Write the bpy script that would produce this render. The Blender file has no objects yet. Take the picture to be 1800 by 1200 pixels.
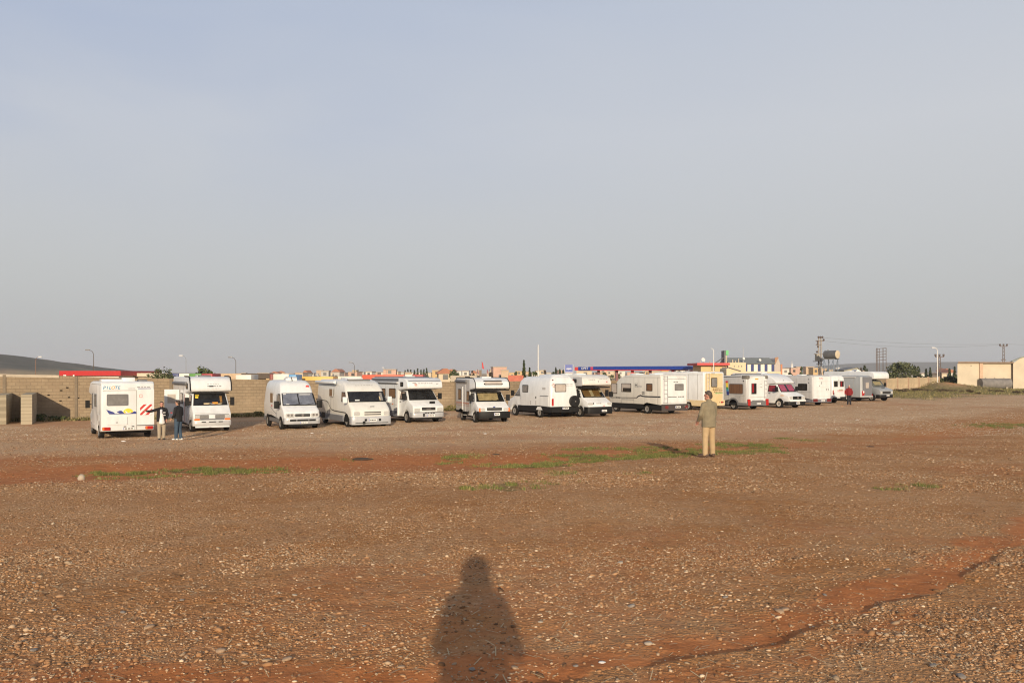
import bpy, bmesh, math, random
import numpy as np
from mathutils import Vector, Matrix

SC = bpy.context.scene
COL = SC.collection
R = math.radians
random.seed(7)
rng = np.random.default_rng(11)

# ------------------------------------------------------------------ camera, sky, sun, exposure
CAMH = 1.68
cam = bpy.data.objects.new('camera', bpy.data.cameras.new('camera'))
COL.objects.link(cam)
cam.location = (0, 0, CAMH)
cam.rotation_euler = (R(90), 0, 0)
cam.data.sensor_width = 36.0
cam.data.lens = 36.0 * 1460 / 1800
cam.data.shift_y = 55 / 1800
cam.data.clip_start = 0.05
cam.data.clip_end = 20000
SC.camera = cam

SUN_EL, SUN_AZ = 13.2, 2.4          # low sun behind the camera; shadows fall slightly to the left
d_sun = Vector((-math.sin(R(SUN_AZ)) * math.cos(R(SUN_EL)), math.cos(R(SUN_AZ)) * math.cos(R(SUN_EL)), -math.sin(R(SUN_EL))))
sun = bpy.data.objects.new('sun', bpy.data.lights.new('sun', 'SUN'))
COL.objects.link(sun)
sun.rotation_euler = d_sun.to_track_quat('-Z', 'Y').to_euler()
sun.data.energy = 5.0
sun.data.angle = R(0.55)
sun.data.color = (1.0, 0.83, 0.61)

world = bpy.data.worlds.new('World')
SC.world = world
world.use_nodes = True
nt = world.node_tree
nt.nodes.clear()
def wn(t, **k):
    n = nt.nodes.new(t)
    for a, b in k.items():
        setattr(n, a, b)
    return n
sky = wn('ShaderNodeTexSky', sky_type='NISHITA', sun_disc=False, sun_elevation=R(SUN_EL), sun_rotation=R(180 - SUN_AZ))
sky.air_density, sky.dust_density, sky.ozone_density = 1.0, 3.0, 1.0
tc = wn('ShaderNodeTexCoord')
sep = wn('ShaderNodeSeparateXYZ')
nt.links.new(tc.outputs['Generated'], sep.inputs[0])
veil = wn('ShaderNodeValToRGB')      # hazy high overcast: grey near the horizon, paler above, bluer overhead
el = veil.color_ramp.elements
SKYRAMP = [(0.0, (.52, .535, .55)), (0.06, (.545, .555, .56)), (0.15, (.60, .61, .62)), (0.27, (.655, .67, .70)), (0.40, (.60, .64, .715)), (0.62, (.40, .41, .46)), (1.0, (.26, .285, .34))]
el[0].position, el[0].color = SKYRAMP[0][0], (*SKYRAMP[0][1], 1)
el[1].position, el[1].color = SKYRAMP[-1][0], (*SKYRAMP[-1][1], 1)
for p, c in SKYRAMP[1:-1]:
    e = el.new(p); e.color = (*c, 1)
nt.links.new(sep.outputs['Z'], veil.inputs[0])
mp = wn('ShaderNodeMapping')
mp.inputs['Scale'].default_value = (1.3, 1.3, 4.5)
nt.links.new(tc.outputs['Generated'], mp.inputs[0])
ns = wn('ShaderNodeTexNoise')
ns.inputs['Scale'].default_value = 1.6; ns.inputs['Detail'].default_value = 3; ns.inputs['Roughness'].default_value = .5
ns.inputs['Distortion'].default_value = .3
nt.links.new(mp.outputs[0], ns.inputs['Vector'])
br = wn('ShaderNodeMapRange'); br.inputs['From Min'].default_value = .38; br.inputs['From Max'].default_value = .66
br.inputs['To Min'].default_value = 0.45; br.inputs['To Max'].default_value = 1.0
nt.links.new(ns.outputs[0], br.inputs[0])
elev = wn('ShaderNodeMapRange'); elev.inputs['From Min'].default_value = .1; elev.inputs['From Max'].default_value = .34
elev.interpolation_type = 'SMOOTHSTEP'
nt.links.new(sep.outputs['Z'], elev.inputs[0])
lf = wn('ShaderNodeMapRange'); lf.inputs['From Min'].default_value = .35; lf.inputs['From Max'].default_value = -.5
lf.inputs['To Min'].default_value = .12; lf.inputs['To Max'].default_value = 1.0
nt.links.new(sep.outputs['X'], lf.inputs[0])
m1 = wn('ShaderNodeMath', operation='MULTIPLY'); nt.links.new(elev.outputs[0], m1.inputs[0]); nt.links.new(br.outputs[0], m1.inputs[1])
m2 = wn('ShaderNodeMath', operation='MULTIPLY'); nt.links.new(m1.outputs[0], m2.inputs[0]); nt.links.new(lf.outputs[0], m2.inputs[1])
m3 = wn('ShaderNodeMath', operation='MULTIPLY'); nt.links.new(m2.outputs[0], m3.inputs[0]); m3.inputs[1].default_value = .6
gap = wn('ShaderNodeMix', data_type='RGBA')
gap.inputs[7].default_value = (.33, .43, .66, 1)     # bluer where the veil is thin
nt.links.new(m3.outputs[0], gap.inputs[0]); nt.links.new(veil.outputs[0], gap.inputs[6])
x10 = wn('ShaderNodeVectorMath', operation='SCALE'); x10.inputs[3].default_value = 10.0
nt.links.new(gap.outputs[2], x10.inputs[0])
mixs = wn('ShaderNodeMix', data_type='RGBA'); mixs.inputs[0].default_value = .88
nt.links.new(sky.outputs[0], mixs.inputs[6]); nt.links.new(x10.outputs[0], mixs.inputs[7])
bg = wn('ShaderNodeBackground'); bg.inputs['Strength'].default_value = 0.1
nt.links.new(mixs.outputs[2], bg.inputs['Color'])
wo = wn('ShaderNodeOutputWorld'); nt.links.new(bg.outputs[0], wo.inputs[0])

SC.view_settings.view_transform = 'Standard'
SC.view_settings.look = 'None'
SC.view_settings.exposure = 0.0
SC.view_settings.gamma = 1.0
SC.view_settings.use_curve_mapping = False
SC.cycles.filter_width = 1.15
SC.cycles.use_denoising = True
SC.cycles.volume_bounces = 2

# ------------------------------------------------------------------ helpers
class MB:
    """collects shapes into one mesh"""
    def __init__(s): s.v, s.f = [], []
    def add(s, vs, fs):
        o = len(s.v); s.v += [tuple(p) for p in vs]; s.f += [tuple(i + o for i in f) for f in fs]; return s
    def box(s, x0, x1, y0, y1, z0, z1):
        return s.add([(x0,y0,z0),(x1,y0,z0),(x1,y1,z0),(x0,y1,z0),(x0,y0,z1),(x1,y0,z1),(x1,y1,z1),(x0,y1,z1)],
                     [(3,2,1,0),(4,5,6,7),(0,1,5,4),(1,2,6,5),(2,3,7,6),(3,0,4,7)])
    def prism(s, pts, axis, a, b):
        """2-D outline extruded along an axis: 'y' takes (x,z), 'z' takes (x,y), 'x' takes (y,z)"""
        P = {'y': lambda p, t: (p[0], t, p[1]), 'z': lambda p, t: (p[0], p[1], t), 'x': lambda p, t: (t, p[0], p[1])}[axis]
        n = len(pts)
        return s.add([P(p, a) for p in pts] + [P(p, b) for p in pts],
                     [tuple(range(n - 1, -1, -1)), tuple(range(n, 2 * n))] + [(i, (i + 1) % n, n + (i + 1) % n, n + i) for i in range(n)])
    def slab(s, pts, n, t0, t1):
        n = Vector(n); pts = [Vector(p) for p in pts]; k = len(pts)
        return s.add([p + n * t0 for p in pts] + [p + n * t1 for p in pts],
                     [tuple(range(k - 1, -1, -1)), tuple(range(k, 2 * k))] + [(i, (i + 1) % k, k + (i + 1) % k, k + i) for i in range(k)])
    def loft(s, prof):
        """profile points (x, z, half width) mirrored across y"""
        n = len(prof)
        return s.add([(x, -h, z) for x, z, h in prof] + [(x, h, z) for x, z, h in prof],
                     [tuple(range(n - 1, -1, -1)), tuple(range(n, 2 * n))] + [(i, (i + 1) % n, n + (i + 1) % n, n + i) for i in range(n)])
    def tube(s, p0, p1, r0, r1=None, n=8):
        r1 = r0 if r1 is None else r1
        p0, p1 = Vector(p0), Vector(p1); d = (p1 - p0).normalized()
        a = d.orthogonal().normalized(); b = d.cross(a)
        vs = []
        for p, r in ((p0, r0), (p1, r1)):
            vs += [p + (a * math.cos(2*math.pi*i/n) + b * math.sin(2*math.pi*i/n)) * r for i in range(n)]
        return s.add(vs, [tuple(range(n - 1, -1, -1)), tuple(range(n, 2 * n))] + [(i, (i+1) % n, n + (i+1) % n, n + i) for i in range(n)])
    def lathe(s, prof, origin, axis, n=20):
        """(distance along axis, radius) rings; closed with caps"""
        o, d = Vector(origin), Vector(axis).normalized(); a = d.orthogonal().normalized(); b = d.cross(a)
        vs = []
        for t, r in prof:
            vs += [o + d * t + (a * math.cos(2*math.pi*i/n) + b * math.sin(2*math.pi*i/n)) * max(r, .0005) for i in range(n)]
        fs = [tuple(range(n - 1, -1, -1)), tuple(range((len(prof)-1)*n, len(prof)*n))]
        for k in range(len(prof) - 1):
            fs += [(k*n+i, k*n+(i+1) % n, (k+1)*n+(i+1) % n, (k+1)*n+i) for i in range(n)]
        return s.add(vs, fs)
    def build(s, name, m, parent=None, bevel=0, seg=2, smooth=False, angle=35):
        me = bpy.data.meshes.new(name)
        me.from_pydata([tuple(v) for v in s.v], [], s.f)
        bm = bmesh.new(); bm.from_mesh(me)
        bmesh.ops.recalc_face_normals(bm, faces=bm.faces)
        if bevel:
            es = [e for e in bm.edges if len(e.link_faces) == 2 and e.calc_face_angle(0) > R(angle)]
            bmesh.ops.bevel(bm, geom=es, offset=bevel, segments=seg, profile=.5, affect='EDGES', clamp_overlap=True)
        bm.to_mesh(me); bm.free()
        if smooth or bevel:
            me.polygons.foreach_set('use_smooth', [True] * len(me.polygons))
            try: me.set_sharp_from_angle(angle=R(40))
            except Exception: pass
        me.materials.append(m)
        return link(name, me, parent)

def link(name, me, parent=None):
    o = bpy.data.objects.new(name, me); COL.objects.link(o)
    if parent is not None: o.parent = parent
    return o
def tag(o, label=None, cat=None, group=None, kind=None):
    for k, v in (('label', label), ('category', cat), ('group', group), ('kind', kind)):
        if v: o[k] = v
    return o
def thing(name, label, cat, loc=(0,0,0), rz=0, group=None):
    o = bpy.data.objects.new(name, None); COL.objects.link(o)
    o.empty_display_size = .2
    o.location = loc; o.rotation_euler = (0, 0, rz)
    return tag(o, label, cat, group)
def np_mesh(name, verts, faces, m, parent=None, smooth=False):
    """fast mesh from numpy arrays; all faces have the same number of corners"""
    me = bpy.data.meshes.new(name)
    verts = np.asarray(verts, np.float32); faces = np.asarray(faces, np.int32)
    k = faces.shape[1]
    me.vertices.add(len(verts)); me.vertices.foreach_set('co', verts.ravel())
    me.loops.add(faces.size); me.loops.foreach_set('vertex_index', faces.ravel())
    me.polygons.add(len(faces))
    me.polygons.foreach_set('loop_start', np.arange(0, faces.size, k, dtype=np.int32))
    me.polygons.foreach_set('loop_total', np.full(len(faces), k, np.int32))
    if smooth: me.polygons.foreach_set('use_smooth', np.ones(len(faces), bool))
    me.update(calc_edges=True)
    me.materials.append(m)
    return link(name, me, parent)

MATS = {}
def M(name, rgb, rough=.55, metal=0.0, vary=0.0, vscale=3.0, bump=0.0, bscale=30.0, spec=.5, coat=0.0, alpha=1.0, stretch=None, rgb2=None):
    if name in MATS: return MATS[name]
    m = bpy.data.materials.new(name); m.use_nodes = True
    t = m.node_tree; b = t.nodes['Principled BSDF']
    b.inputs['Base Color'].default_value = (*rgb, 1)
    b.inputs['Roughness'].default_value = rough
    b.inputs['Metallic'].default_value = metal
    b.inputs['Specular IOR Level'].default_value = spec
    b.inputs['Coat Weight'].default_value = coat
    b.inputs['Coat Roughness'].default_value = .08
    b.inputs['Alpha'].default_value = alpha
    c = t.nodes.new('ShaderNodeTexCoord'); src = c.outputs['Object']
    if stretch:
        mpn = t.nodes.new('ShaderNodeMapping'); mpn.inputs['Scale'].default_value = stretch
        t.links.new(src, mpn.inputs[0]); src = mpn.outputs[0]
    if vary or rgb2:
        n = t.nodes.new('ShaderNodeTexNoise'); n.inputs['Scale'].default_value = vscale; n.inputs['Detail'].default_value = 5
        n.inputs['Roughness'].default_value = .6
        t.links.new(src, n.inputs['Vector'])
        mr = t.nodes.new('ShaderNodeMapRange'); mr.inputs['From Min'].default_value = .3; mr.inputs['From Max'].default_value = .7
        t.links.new(n.outputs[0], mr.inputs[0])
        x = t.nodes.new('ShaderNodeMix'); x.data_type = 'RGBA'
        lo = rgb2 or tuple(v * (1 - vary) for v in rgb)
        x.inputs[6].default_value = (*lo, 1); x.inputs[7].default_value = (*(rgb if rgb2 else tuple(min(.92, v * (1 + vary * .5)) for v in rgb)), 1)
        t.links.new(mr.outputs[0], x.inputs[0]); t.links.new(x.outputs[2], b.inputs['Base Color'])
    if bump:
        n = t.nodes.new('ShaderNodeTexNoise'); n.inputs['Scale'].default_value = bscale; n.inputs['Detail'].default_value = 4
        t.links.new(src, n.inputs['Vector'])
        bp = t.nodes.new('ShaderNodeBump'); bp.inputs['Strength'].default_value = bump; bp.inputs['Distance'].default_value = .02
        t.links.new(n.outputs[0], bp.inputs['Height']); t.links.new(bp.outputs[0], b.inputs['Normal'])
    MATS[name] = m
    return m

# value noise on numpy arrays
_perm = rng.random((256, 256))
def vnoise(x, y):
    xi = np.floor(x).astype(int); yi = np.floor(y).astype(int); fx = x - xi; fy = y - yi
    fx = fx*fx*(3-2*fx); fy = fy*fy*(3-2*fy)
    g = lambda a, b: _perm[a & 255, b & 255]
    return (g(xi,yi)*(1-fx)+g(xi+1,yi)*fx)*(1-fy) + (g(xi,yi+1)*(1-fx)+g(xi+1,yi+1)*fx)*fy
def fbm(x, y, o=4):
    s = 0; a = .5; t = 0
    for k in range(o):
        s = s + a*vnoise(x*2**k+17*k, y*2**k+31*k); t += a; a *= .5
    return s/t
def sstep(a, b, x):
    t = np.clip((x-a)/(b-a), 0, 1); return t*t*(3-2*t)

# ------------------------------------------------------------------ the lie of the land
WALLX = [-90, -33.2, -18.6, -4.6, 61, 74.5, 140]
WALLY = [26, 53.8, 61, 66.7, 132.5, 144, 205]
def wall_y(x): return np.interp(x, WALLX, WALLY)
def strip_y(x): return np.interp(x, [-40, -10.5, -4.2, 0, 5.3, 13, 28, 60], [6, 17.2, 20.0, 20.8, 25.2, 31.5, 46, 78])
def track_y(x):
    x = np.asarray(x, float)
    return np.interp(x, [-9, -1, .33, 1.35, 2.34, 3.37, 5.6, 9, 14], [3.95, 4.62, 4.86, 5.34, 5.99, 6.83, 9.1, 13, 19]) + (vnoise(x*1.7+5, x*0+3)-.5)*.22 + (vnoise(x*6+9, x*0+8)-.5)*.07
def land(x, y):
    x = np.asarray(x, float); y = np.asarray(y, float)
    z = np.interp(y, [-50, 0, 8, 15, 22, 29, 33, 37, 42, 150, 400, 6000], [0, 0, -.19, -.36, -.55, -.79, -1.02, -1.25, -1.32, -1.32, -1.4, -1.4])
    z = z + np.interp(x, [-30, -15, -8, 2, 10, 40], [-.15, -.15, 0, .09, .17, .15])*sstep(33, 41, y)
    z = z - 1.0*sstep(1.5, 24, y - wall_y(x))*sstep(400, 100, x*0+np.abs(x)*.0)
    near = sstep(60, 20, np.hypot(x, y))
    u = (y - strip_y(x))
    z = z + (-.10*np.exp(-((u)/1.7)**2) + .07*(fbm(x*.9, y*.9, 3)-.5)*np.exp(-(u/3.0)**2))*sstep(80, 40, y)
    t = (y - track_y(x))*.85
    amp = sstep(.22, .42, vnoise(x*1.6+40, x*0+2.5))
    z = z + np.where(t < 0, .010*np.exp(t/.22)*amp, 0) - .016*amp*sstep(0, .03, t)*sstep(.6, .06, t)
    z = z + near*(.030*(fbm(x*.7, y*.7, 3)-.5) + .016*(vnoise(x*4.1, y*4.1)-.5) + .008*(vnoise(x*11, y*11)-.5))
    # earth mound near the end of the wall
    z = z + 1.35*(.8+.5*fbm(x*.8, y*.8, 3))*np.exp(-(((x-71.5)/3.4)**2 + ((y-138)/4.5)**2)) + .6*np.exp(-(((x-77)/3.5)**2 + ((y-139)/4)**2))
    # the dark hill on the left, and low blue hills far to the right
    z = z + (25 + 5*(fbm(x/60, y/60, 3)-.5))*np.exp(-(((x+600)/118)**2 + ((y-900)/260)**2)) + 16*np.exp(-(((x+780)/110)**2 + ((y-960)/240)**2))
    z = z + sstep(2500, 3600, y)*sstep(6500, 4800, y)*(14+46*fbm(x/900+3, y/900, 4))*sstep(300, 1700, x)
    return z
def gz(x, y): return float(land(np.array([x]), np.array([y]))[0])
def at(px, Y): return (px - 900) / 1460 * Y
def zpx(py, Y): return CAMH - (py - 655) / 1460 * Y
# ------------------------------------------------------------------ the ground
def rings():
    r = [0.0, .6, 1.2, 1.8, 2.4, 3.0, 3.4]
    while r[-1] < 13: r.append(r[-1] + .028 + max(0, r[-1]-6)*.004)
    while r[-1] < 75: r.append(r[-1] * 1.0085)
    while r[-1] < 220: r.append(r[-1] * 1.022)
    while r[-1] < 9000: r.append(r[-1] * 1.055)
    return np.array(r)
RR = rings()
ang = np.concatenate([np.linspace(-180, -44, 36, endpoint=False), np.linspace(-44, 44, 520), np.linspace(44, 180, 37)[1:-1]])
ang = np.radians(ang)
nr, na = len(RR), len(ang)
gx = RR[:, None] * np.sin(ang)[None, :]; gy = RR[:, None] * np.cos(ang)[None, :]
gzz = land(gx.ravel(), gy.ravel()).reshape(gx.shape)
gv = np.stack([gx, gy, gzz], -1).reshape(-1, 3)
ii, jj = np.meshgrid(np.arange(nr - 1), np.arange(na), indexing='ij')
j2 = (jj + 1) % na
gf = np.stack([ii*na+jj, (ii+1)*na+jj, (ii+1)*na+j2, ii*na+j2], -1).reshape(-1, 4)

def earth_mask(x, y):
    """where red earth shows instead of stones"""
    u = y - strip_y(x)
    w = np.interp(x, [-14, -4, 0, 5, 13, 28], [2.3, 3.3, 3.1, 2.5, 1.9, 2.4])
    n = fbm(x*.35+7, y*.5+3, 4) - .5
    core = sstep(1.25, .35, np.abs(u + n*3.2)/w) * np.interp(x, [-10, 0, 4, 9, 16, 40], [1, 1, .8, .6, .55, .3])
    wide = .75*sstep(8.5, .5, np.abs(u - 3.2 + n*5)) * np.interp(x, [-14, -5, 2, 10, 30], [.95, .6, .75, .5, .35])
    t = (y - track_y(x))*.85
    tr = sstep(-.05, .04, t + (fbm(x*3+5, y*4, 3)-.5)*.3)*sstep(.86, .30, t + (fbm(x*1.3, y*1.9, 3)-.5)*.9)*sstep(18, 9, y)*(.85+.3*fbm(x*2, y*2.6, 3))
    tr = np.maximum(tr, .75*sstep(.30, .0, np.abs(t + .32 + (fbm(x*.9+4, y, 2)-.5)*.3))*sstep(.5, .62, vnoise(x*.8+11, y*0+1)))
    blot = .5*sstep(.52, .70, fbm(x*.28+20, y*.22+9, 3)) + .5*sstep(.46, .62, fbm(x*.9+2, y*.9+9, 3))*sstep(.3, -.8, t)*sstep(9, 6, y)*sstep(.5, 2, x)
    tr = np.maximum(tr, .9*np.exp(-(((x-72.5)/2.2)**2 + ((y-137)/2.6)**2)))
    return np.clip(np.maximum(np.maximum(core, wide*(.35+fbm(x*.5, y*.5, 3))), np.maximum(tr*.85, blot*.8)), 0, 1)
GRASSP = [  # px, py, half width (m), half depth (m), density   - tufts growing along the earth strip
    (215, 826, 1.05, .22, 1.0), (300, 824, .8, .28, .6), (350, 820, .6, .22, 1.), (400, 826, 1.2, .35, .8), (405, 818, .35, .2, 1.), (255, 836, 1.2, .15, .35),
    (470, 817, .5, .2, .35), (790, 803, .35, .3, .8), (830, 800, .6, .3, .3), (870, 810, .8, .3, .4), (940, 815, .8, .35, .95), (990, 810, 1.0, .3, .85),
    (1060, 800, 1.3, .55, .9), (1130, 797, 1.1, .5, .7), (1190, 793, 1.2, .7, .85), (1240, 790, .9, .6, .7), (1090, 788, 1.6, .25, .45), (1150, 786, 1.2, .2, .5),
    (1330, 780, .75, .5, 1.0), (1270, 781, .8, .3, .7), (1385, 772, .4, .3, .8), (1300, 793, 1.2, .5, .5), (1430, 774, .8, .3, .35),
    (868, 857, .42, .20, .8), (900, 853, .6, .2, .4), (960, 850, .5, .2, .35), (1110, 832, .4, .1, .4), (1590, 857, .5, .16, .55), (1620, 854, .2, .1, .5),
    (1770, 751, 2.2, .6, .7), (1720, 752, .8, .4, .35), (1800, 749, 1.6, .5, .7), (985, 832, .5, .2, .3), (620, 805, .4, .15, .3)]
def ground_Y(py):
    lo, hi = 3.0, 200.0
    for _ in range(50):
        mid = (lo + hi)/2
        zz = float(np.interp(mid, [0, 8, 15, 22, 29, 33, 37, 42, 150], [0, -.19, -.36, -.55, -.79, -1.02, -1.25, -1.3, -1.25]))
        if (CAMH - zz)/mid*1460 > py - 655: lo = mid
        else: hi = mid
    return lo
GP = []
for px, py, a, b, dn in GRASSP:
    Y = ground_Y(py); GP.append((at(px, Y), Y, a, b*2.4, dn))
def grass_mask(x, y):
    g = np.zeros_like(x)
    n = fbm(x*2.3+50, y*2.0+12, 4) - .5
    for cx, cy, a, b, dn in GP:
        q = ((x-cx)/a)**2 + ((y-cy - (x-cx)*.25)/b)**2
        g = np.maximum(g, dn*sstep(1.5, .3, q + n*5.5))
    # the verge at the far right and the weeds at the foot of the wall
    dw = wall_y(x) - y
    verge = sstep(40, 46, x)*sstep(34, 22, dw + (fbm(x*.12, y*.12, 3)-.5)*26)*sstep(-1, .5, dw)
    foot = sstep(3.0, .6, dw + (fbm(x*.3+8, y*.3, 3)-.5)*3)*sstep(-.5, .3, dw)*.8
    beyond = sstep(2, 8, -dw)*(.45 + .5*sstep(.4, .65, fbm(x*.011+4, y*.011, 4)))
    return np.clip(np.maximum.reduce([g, verge, foot, beyond])*(1 - .85*np.exp(-(((x-72.5)/2.0)**2 + ((y-137)/2.4)**2))), 0, 1)
E_ = earth_mask(gx, gy).ravel(); G_ = grass_mask(gx, gy).ravel()
PALE_LOT = (sstep(4, 10, gy - strip_y(gx) + (fbm(gx*.2, gy*.2, 3)-.5)*7)*(.45+.9*fbm(gx*.12+3, gy*.12+60, 4))).ravel().clip(0, 1)  # mask of paler gravel beyond the earth strip, patchy at random

SCR = (sstep(1.5, 5, gzz)*sstep(250, 500, gy)).ravel()
def ground_material():
    m = bpy.data.materials.new('gravel_ground'); m.use_nodes = True
    t = m.node_tree; b = t.nodes['Principled BSDF']; L = t.links.new
    N = lambda k: t.nodes.new(k)
    tcd = N('ShaderNodeTexCoord'); P = tcd.outputs['Object']
    def attr(n):
        a = N('ShaderNodeAttribute'); a.attribute_name = n; return a.outputs['Fac']
    def ramp(src, stops, interp='LINEAR'):
        r = N('ShaderNodeValToRGB'); r.color_ramp.interpolation = interp
        e = r.color_ramp.elements
        e[0].position, e[0].color = stops[0][0], (*stops[0][1], 1); e[1].position, e[1].color = stops[-1][0], (*stops[-1][1], 1)
        for p, c in stops[1:-1]:
            q = e.new(p); q.color = (*c, 1)
        L(src, r.inputs[0]); return r.outputs[0]
    def mix(f, a, c, mode='MIX'):
        x = N('ShaderNodeMix'); x.data_type = 'RGBA'; x.blend_type = mode
        if isinstance(f, float): x.inputs[0].default_value = f
        else: L(f, x.inputs[0])
        for s, i in ((a, 6), (c, 7)):
            if isinstance(s, tuple): x.inputs[i].default_value = (*s, 1)
            else: L(s, x.inputs[i])
        return x.outputs[2]
    def noise(sc, det=4, rough=.6, vec=P):
        n = N('ShaderNodeTexNoise'); n.inputs['Scale'].default_value = sc; n.inputs['Detail'].default_value = det; n.inputs['Roughness'].default_value = rough
        L(vec, n.inputs['Vector']); return n.outputs[0]
    def mr(src, a, c, lo=0., hi=1.):
        q = N('ShaderNodeMapRange'); q.inputs['From Min'].default_value = a; q.inputs['From Max'].default_value = c
        q.inputs['To Min'].default_value = lo; q.inputs['To Max'].default_value = hi; L(src, q.inputs[0]); return q.outputs[0]
    def vor(sc, feat='F1'):
        v = N('ShaderNodeTexVoronoi'); v.inputs['Scale'].default_value = sc; v.feature = feat; L(P, v.inputs['Vector']); return v
    # stones of three sizes, each cell its own shade
    pal = [(0.0, (0.142, 0.069, 0.030)), (.25, (0.332, 0.166, 0.071)), (.5, (0.437, 0.234, 0.108)), (.72, (0.509, 0.289, 0.144)), (.9, (0.592, 0.378, 0.210)), (1.0, (0.733, 0.525, 0.320))]
    v1 = vor(26); v2 = vor(70); v3 = vor(11)
    sp = N('ShaderNodeSeparateColor'); L(v1.outputs['Color'], sp.inputs[0])
    c1 = ramp(sp.outputs[0], pal)
    sp2 = N('ShaderNodeSeparateColor'); L(v2.outputs['Color'], sp2.inputs[0])
    c2 = ramp(sp2.outputs[1], pal)
    sp3 = N('ShaderNodeSeparateColor'); L(v3.outputs['Color'], sp3.inputs[0])
    c3 = ramp(sp3.outputs[0], pal)
    stones = mix(.45, c1, c2)
    stones = mix(mr(sp3.outputs[1], .72, .8, 0., .55), stones, c3)
    soil = ramp(noise(9, 6, .7), [(.3, (0.260, 0.115, 0.039)), (.5, (0.397, 0.181, 0.063)), (.7, (0.509, 0.243, 0.089))])
    soilf = mr(noise(1.4, 5, .65), .36, .62)
    base = mix(soilf, soil, stones)
    base = mix(.28, base, soil)
    # greyer, paler gravel in broad patches
    base = mix(mr(noise(.23, 4), .42, .66, 0., .55), base, mix(.5, base, (.60, .415, .24)))
    base = mix(attr('dry'), base, mix(.62, base, (.62, .455, .295)))  # paler tan mixed into the lot gravel beyond the strip
    red = ramp(noise(5, 6, .7), [(.28, (.28, .085, .026)), (.5, (.46, .155, .048)), (.72, (.55, .21, .075))])
    em = N('ShaderNodeMath'); em.operation = 'MULTIPLY_ADD'; L(attr('earth'), em.inputs[0]); em.inputs[1].default_value = 1.6
    L(mr(noise(3.2, 6, .75), .3, .7, -.75, .15), em.inputs[2]); em.use_clamp = True
    col = mix(em.outputs[0], base, mix(.18, red, base))
    green = ramp(noise(7, 5, .7), [(.3, (.075, .082, .024)), (.55, (.15, .14, .045)), (.75, (.27, .21, .085))])
    gm = N('ShaderNodeMath'); gm.operation = 'MULTIPLY_ADD'; L(attr('grass'), gm.inputs[0]); gm.inputs[1].default_value = 1.05
    L(mr(noise(2.1, 6, .75), .3, .7, -.65, .1), gm.inputs[2]); gm.use_clamp = True
    col = mix(gm.outputs[0], col, green)
    col = mix(attr('scrub'), col, ramp(noise(.03, 7, .75), [(.35, (.045, .043, .030)), (.55, (.085, .078, .055)), (.68, (.17, .14, .10))]))
    L(col, b.inputs['Base Color'])
    b.inputs['Roughness'].default_value = .95; b.inputs['Specular IOR Level'].default_value = .15
    h1 = mr(v1.outputs['Distance'], 0., .7, 1., 0.); h2 = mr(v2.outputs['Distance'], 0., .7, .35, 0.)
    a1 = N('ShaderNodeMath'); L(h1, a1.inputs[0]); L(h2, a1.inputs[1])
    a2 = N('ShaderNodeMath'); a2.operation = 'MULTIPLY'; L(a1.outputs[0], a2.inputs[0]); L(mr(em.outputs[0], 0., 1., 1., .18), a2.inputs[1])
    a3 = N('ShaderNodeMath'); L(a2.outputs[0], a3.inputs[0]); L(mr(noise(14, 6, .7), 0., 1., 0., 1.1), a3.inputs[1])
    bp = N('ShaderNodeBump'); bp.inputs['Strength'].default_value = .8; bp.inputs['Distance'].default_value = .02
    L(a3.outputs[0], bp.inputs['Height']); L(bp.outputs[0], b.inputs['Normal'])
    return m
GM = ground_material()
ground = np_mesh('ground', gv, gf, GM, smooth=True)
tag(ground, kind='structure')
for nm, arr in (('earth', E_), ('grass', G_), ('dry', PALE_LOT), ('scrub', SCR)):
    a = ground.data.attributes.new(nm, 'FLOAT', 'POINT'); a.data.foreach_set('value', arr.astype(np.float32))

# ------------------------------------------------------------------ loose gravel, straw, grass
def stone_material(name, pal):
    m = bpy.data.materials.new(name); m.use_nodes = True
    t = m.node_tree; b = t.nodes['Principled BSDF']
    g = t.nodes.new('ShaderNodeNewGeometry'); r = t.nodes.new('ShaderNodeValToRGB')
    e = r.color_ramp.elements
    e[0].position, e[0].color = pal[0][0], (*pal[0][1], 1); e[1].position, e[1].color = pal[-1][0], (*pal[-1][1], 1)
    for p, c in pal[1:-1]:
        q = e.new(p); q.color = (*c, 1)
    t.links.new(g.outputs['Random Per Island'], r.inputs[0]); t.links.new(r.outputs[0], b.inputs['Base Color'])
    b.inputs['Roughness'].default_value = .85; b.inputs['Specular IOR Level'].default_value = .25
    return m
def ico(sub=0):
    bm = bmesh.new(); bmesh.ops.create_icosphere(bm, subdivisions=sub + 1, radius=1)
    bmesh.ops.triangulate(bm, faces=bm.faces)
    v = np.array([q.co[:] for q in bm.verts]); f = np.array([[q.index for q in p.verts] for p in bm.faces]); bm.free()
    return v, f
IV, IF = ico(0)
OV = np.array([(1,0,0),(-1,0,0),(0,1,0),(0,-1,0),(0,0,1),(0,0,-.3)], float)
OF = np.array([(0,2,4),(2,1,4),(1,3,4),(3,0,4),(2,0,5),(1,2,5),(3,1,5),(0,3,5)])
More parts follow.
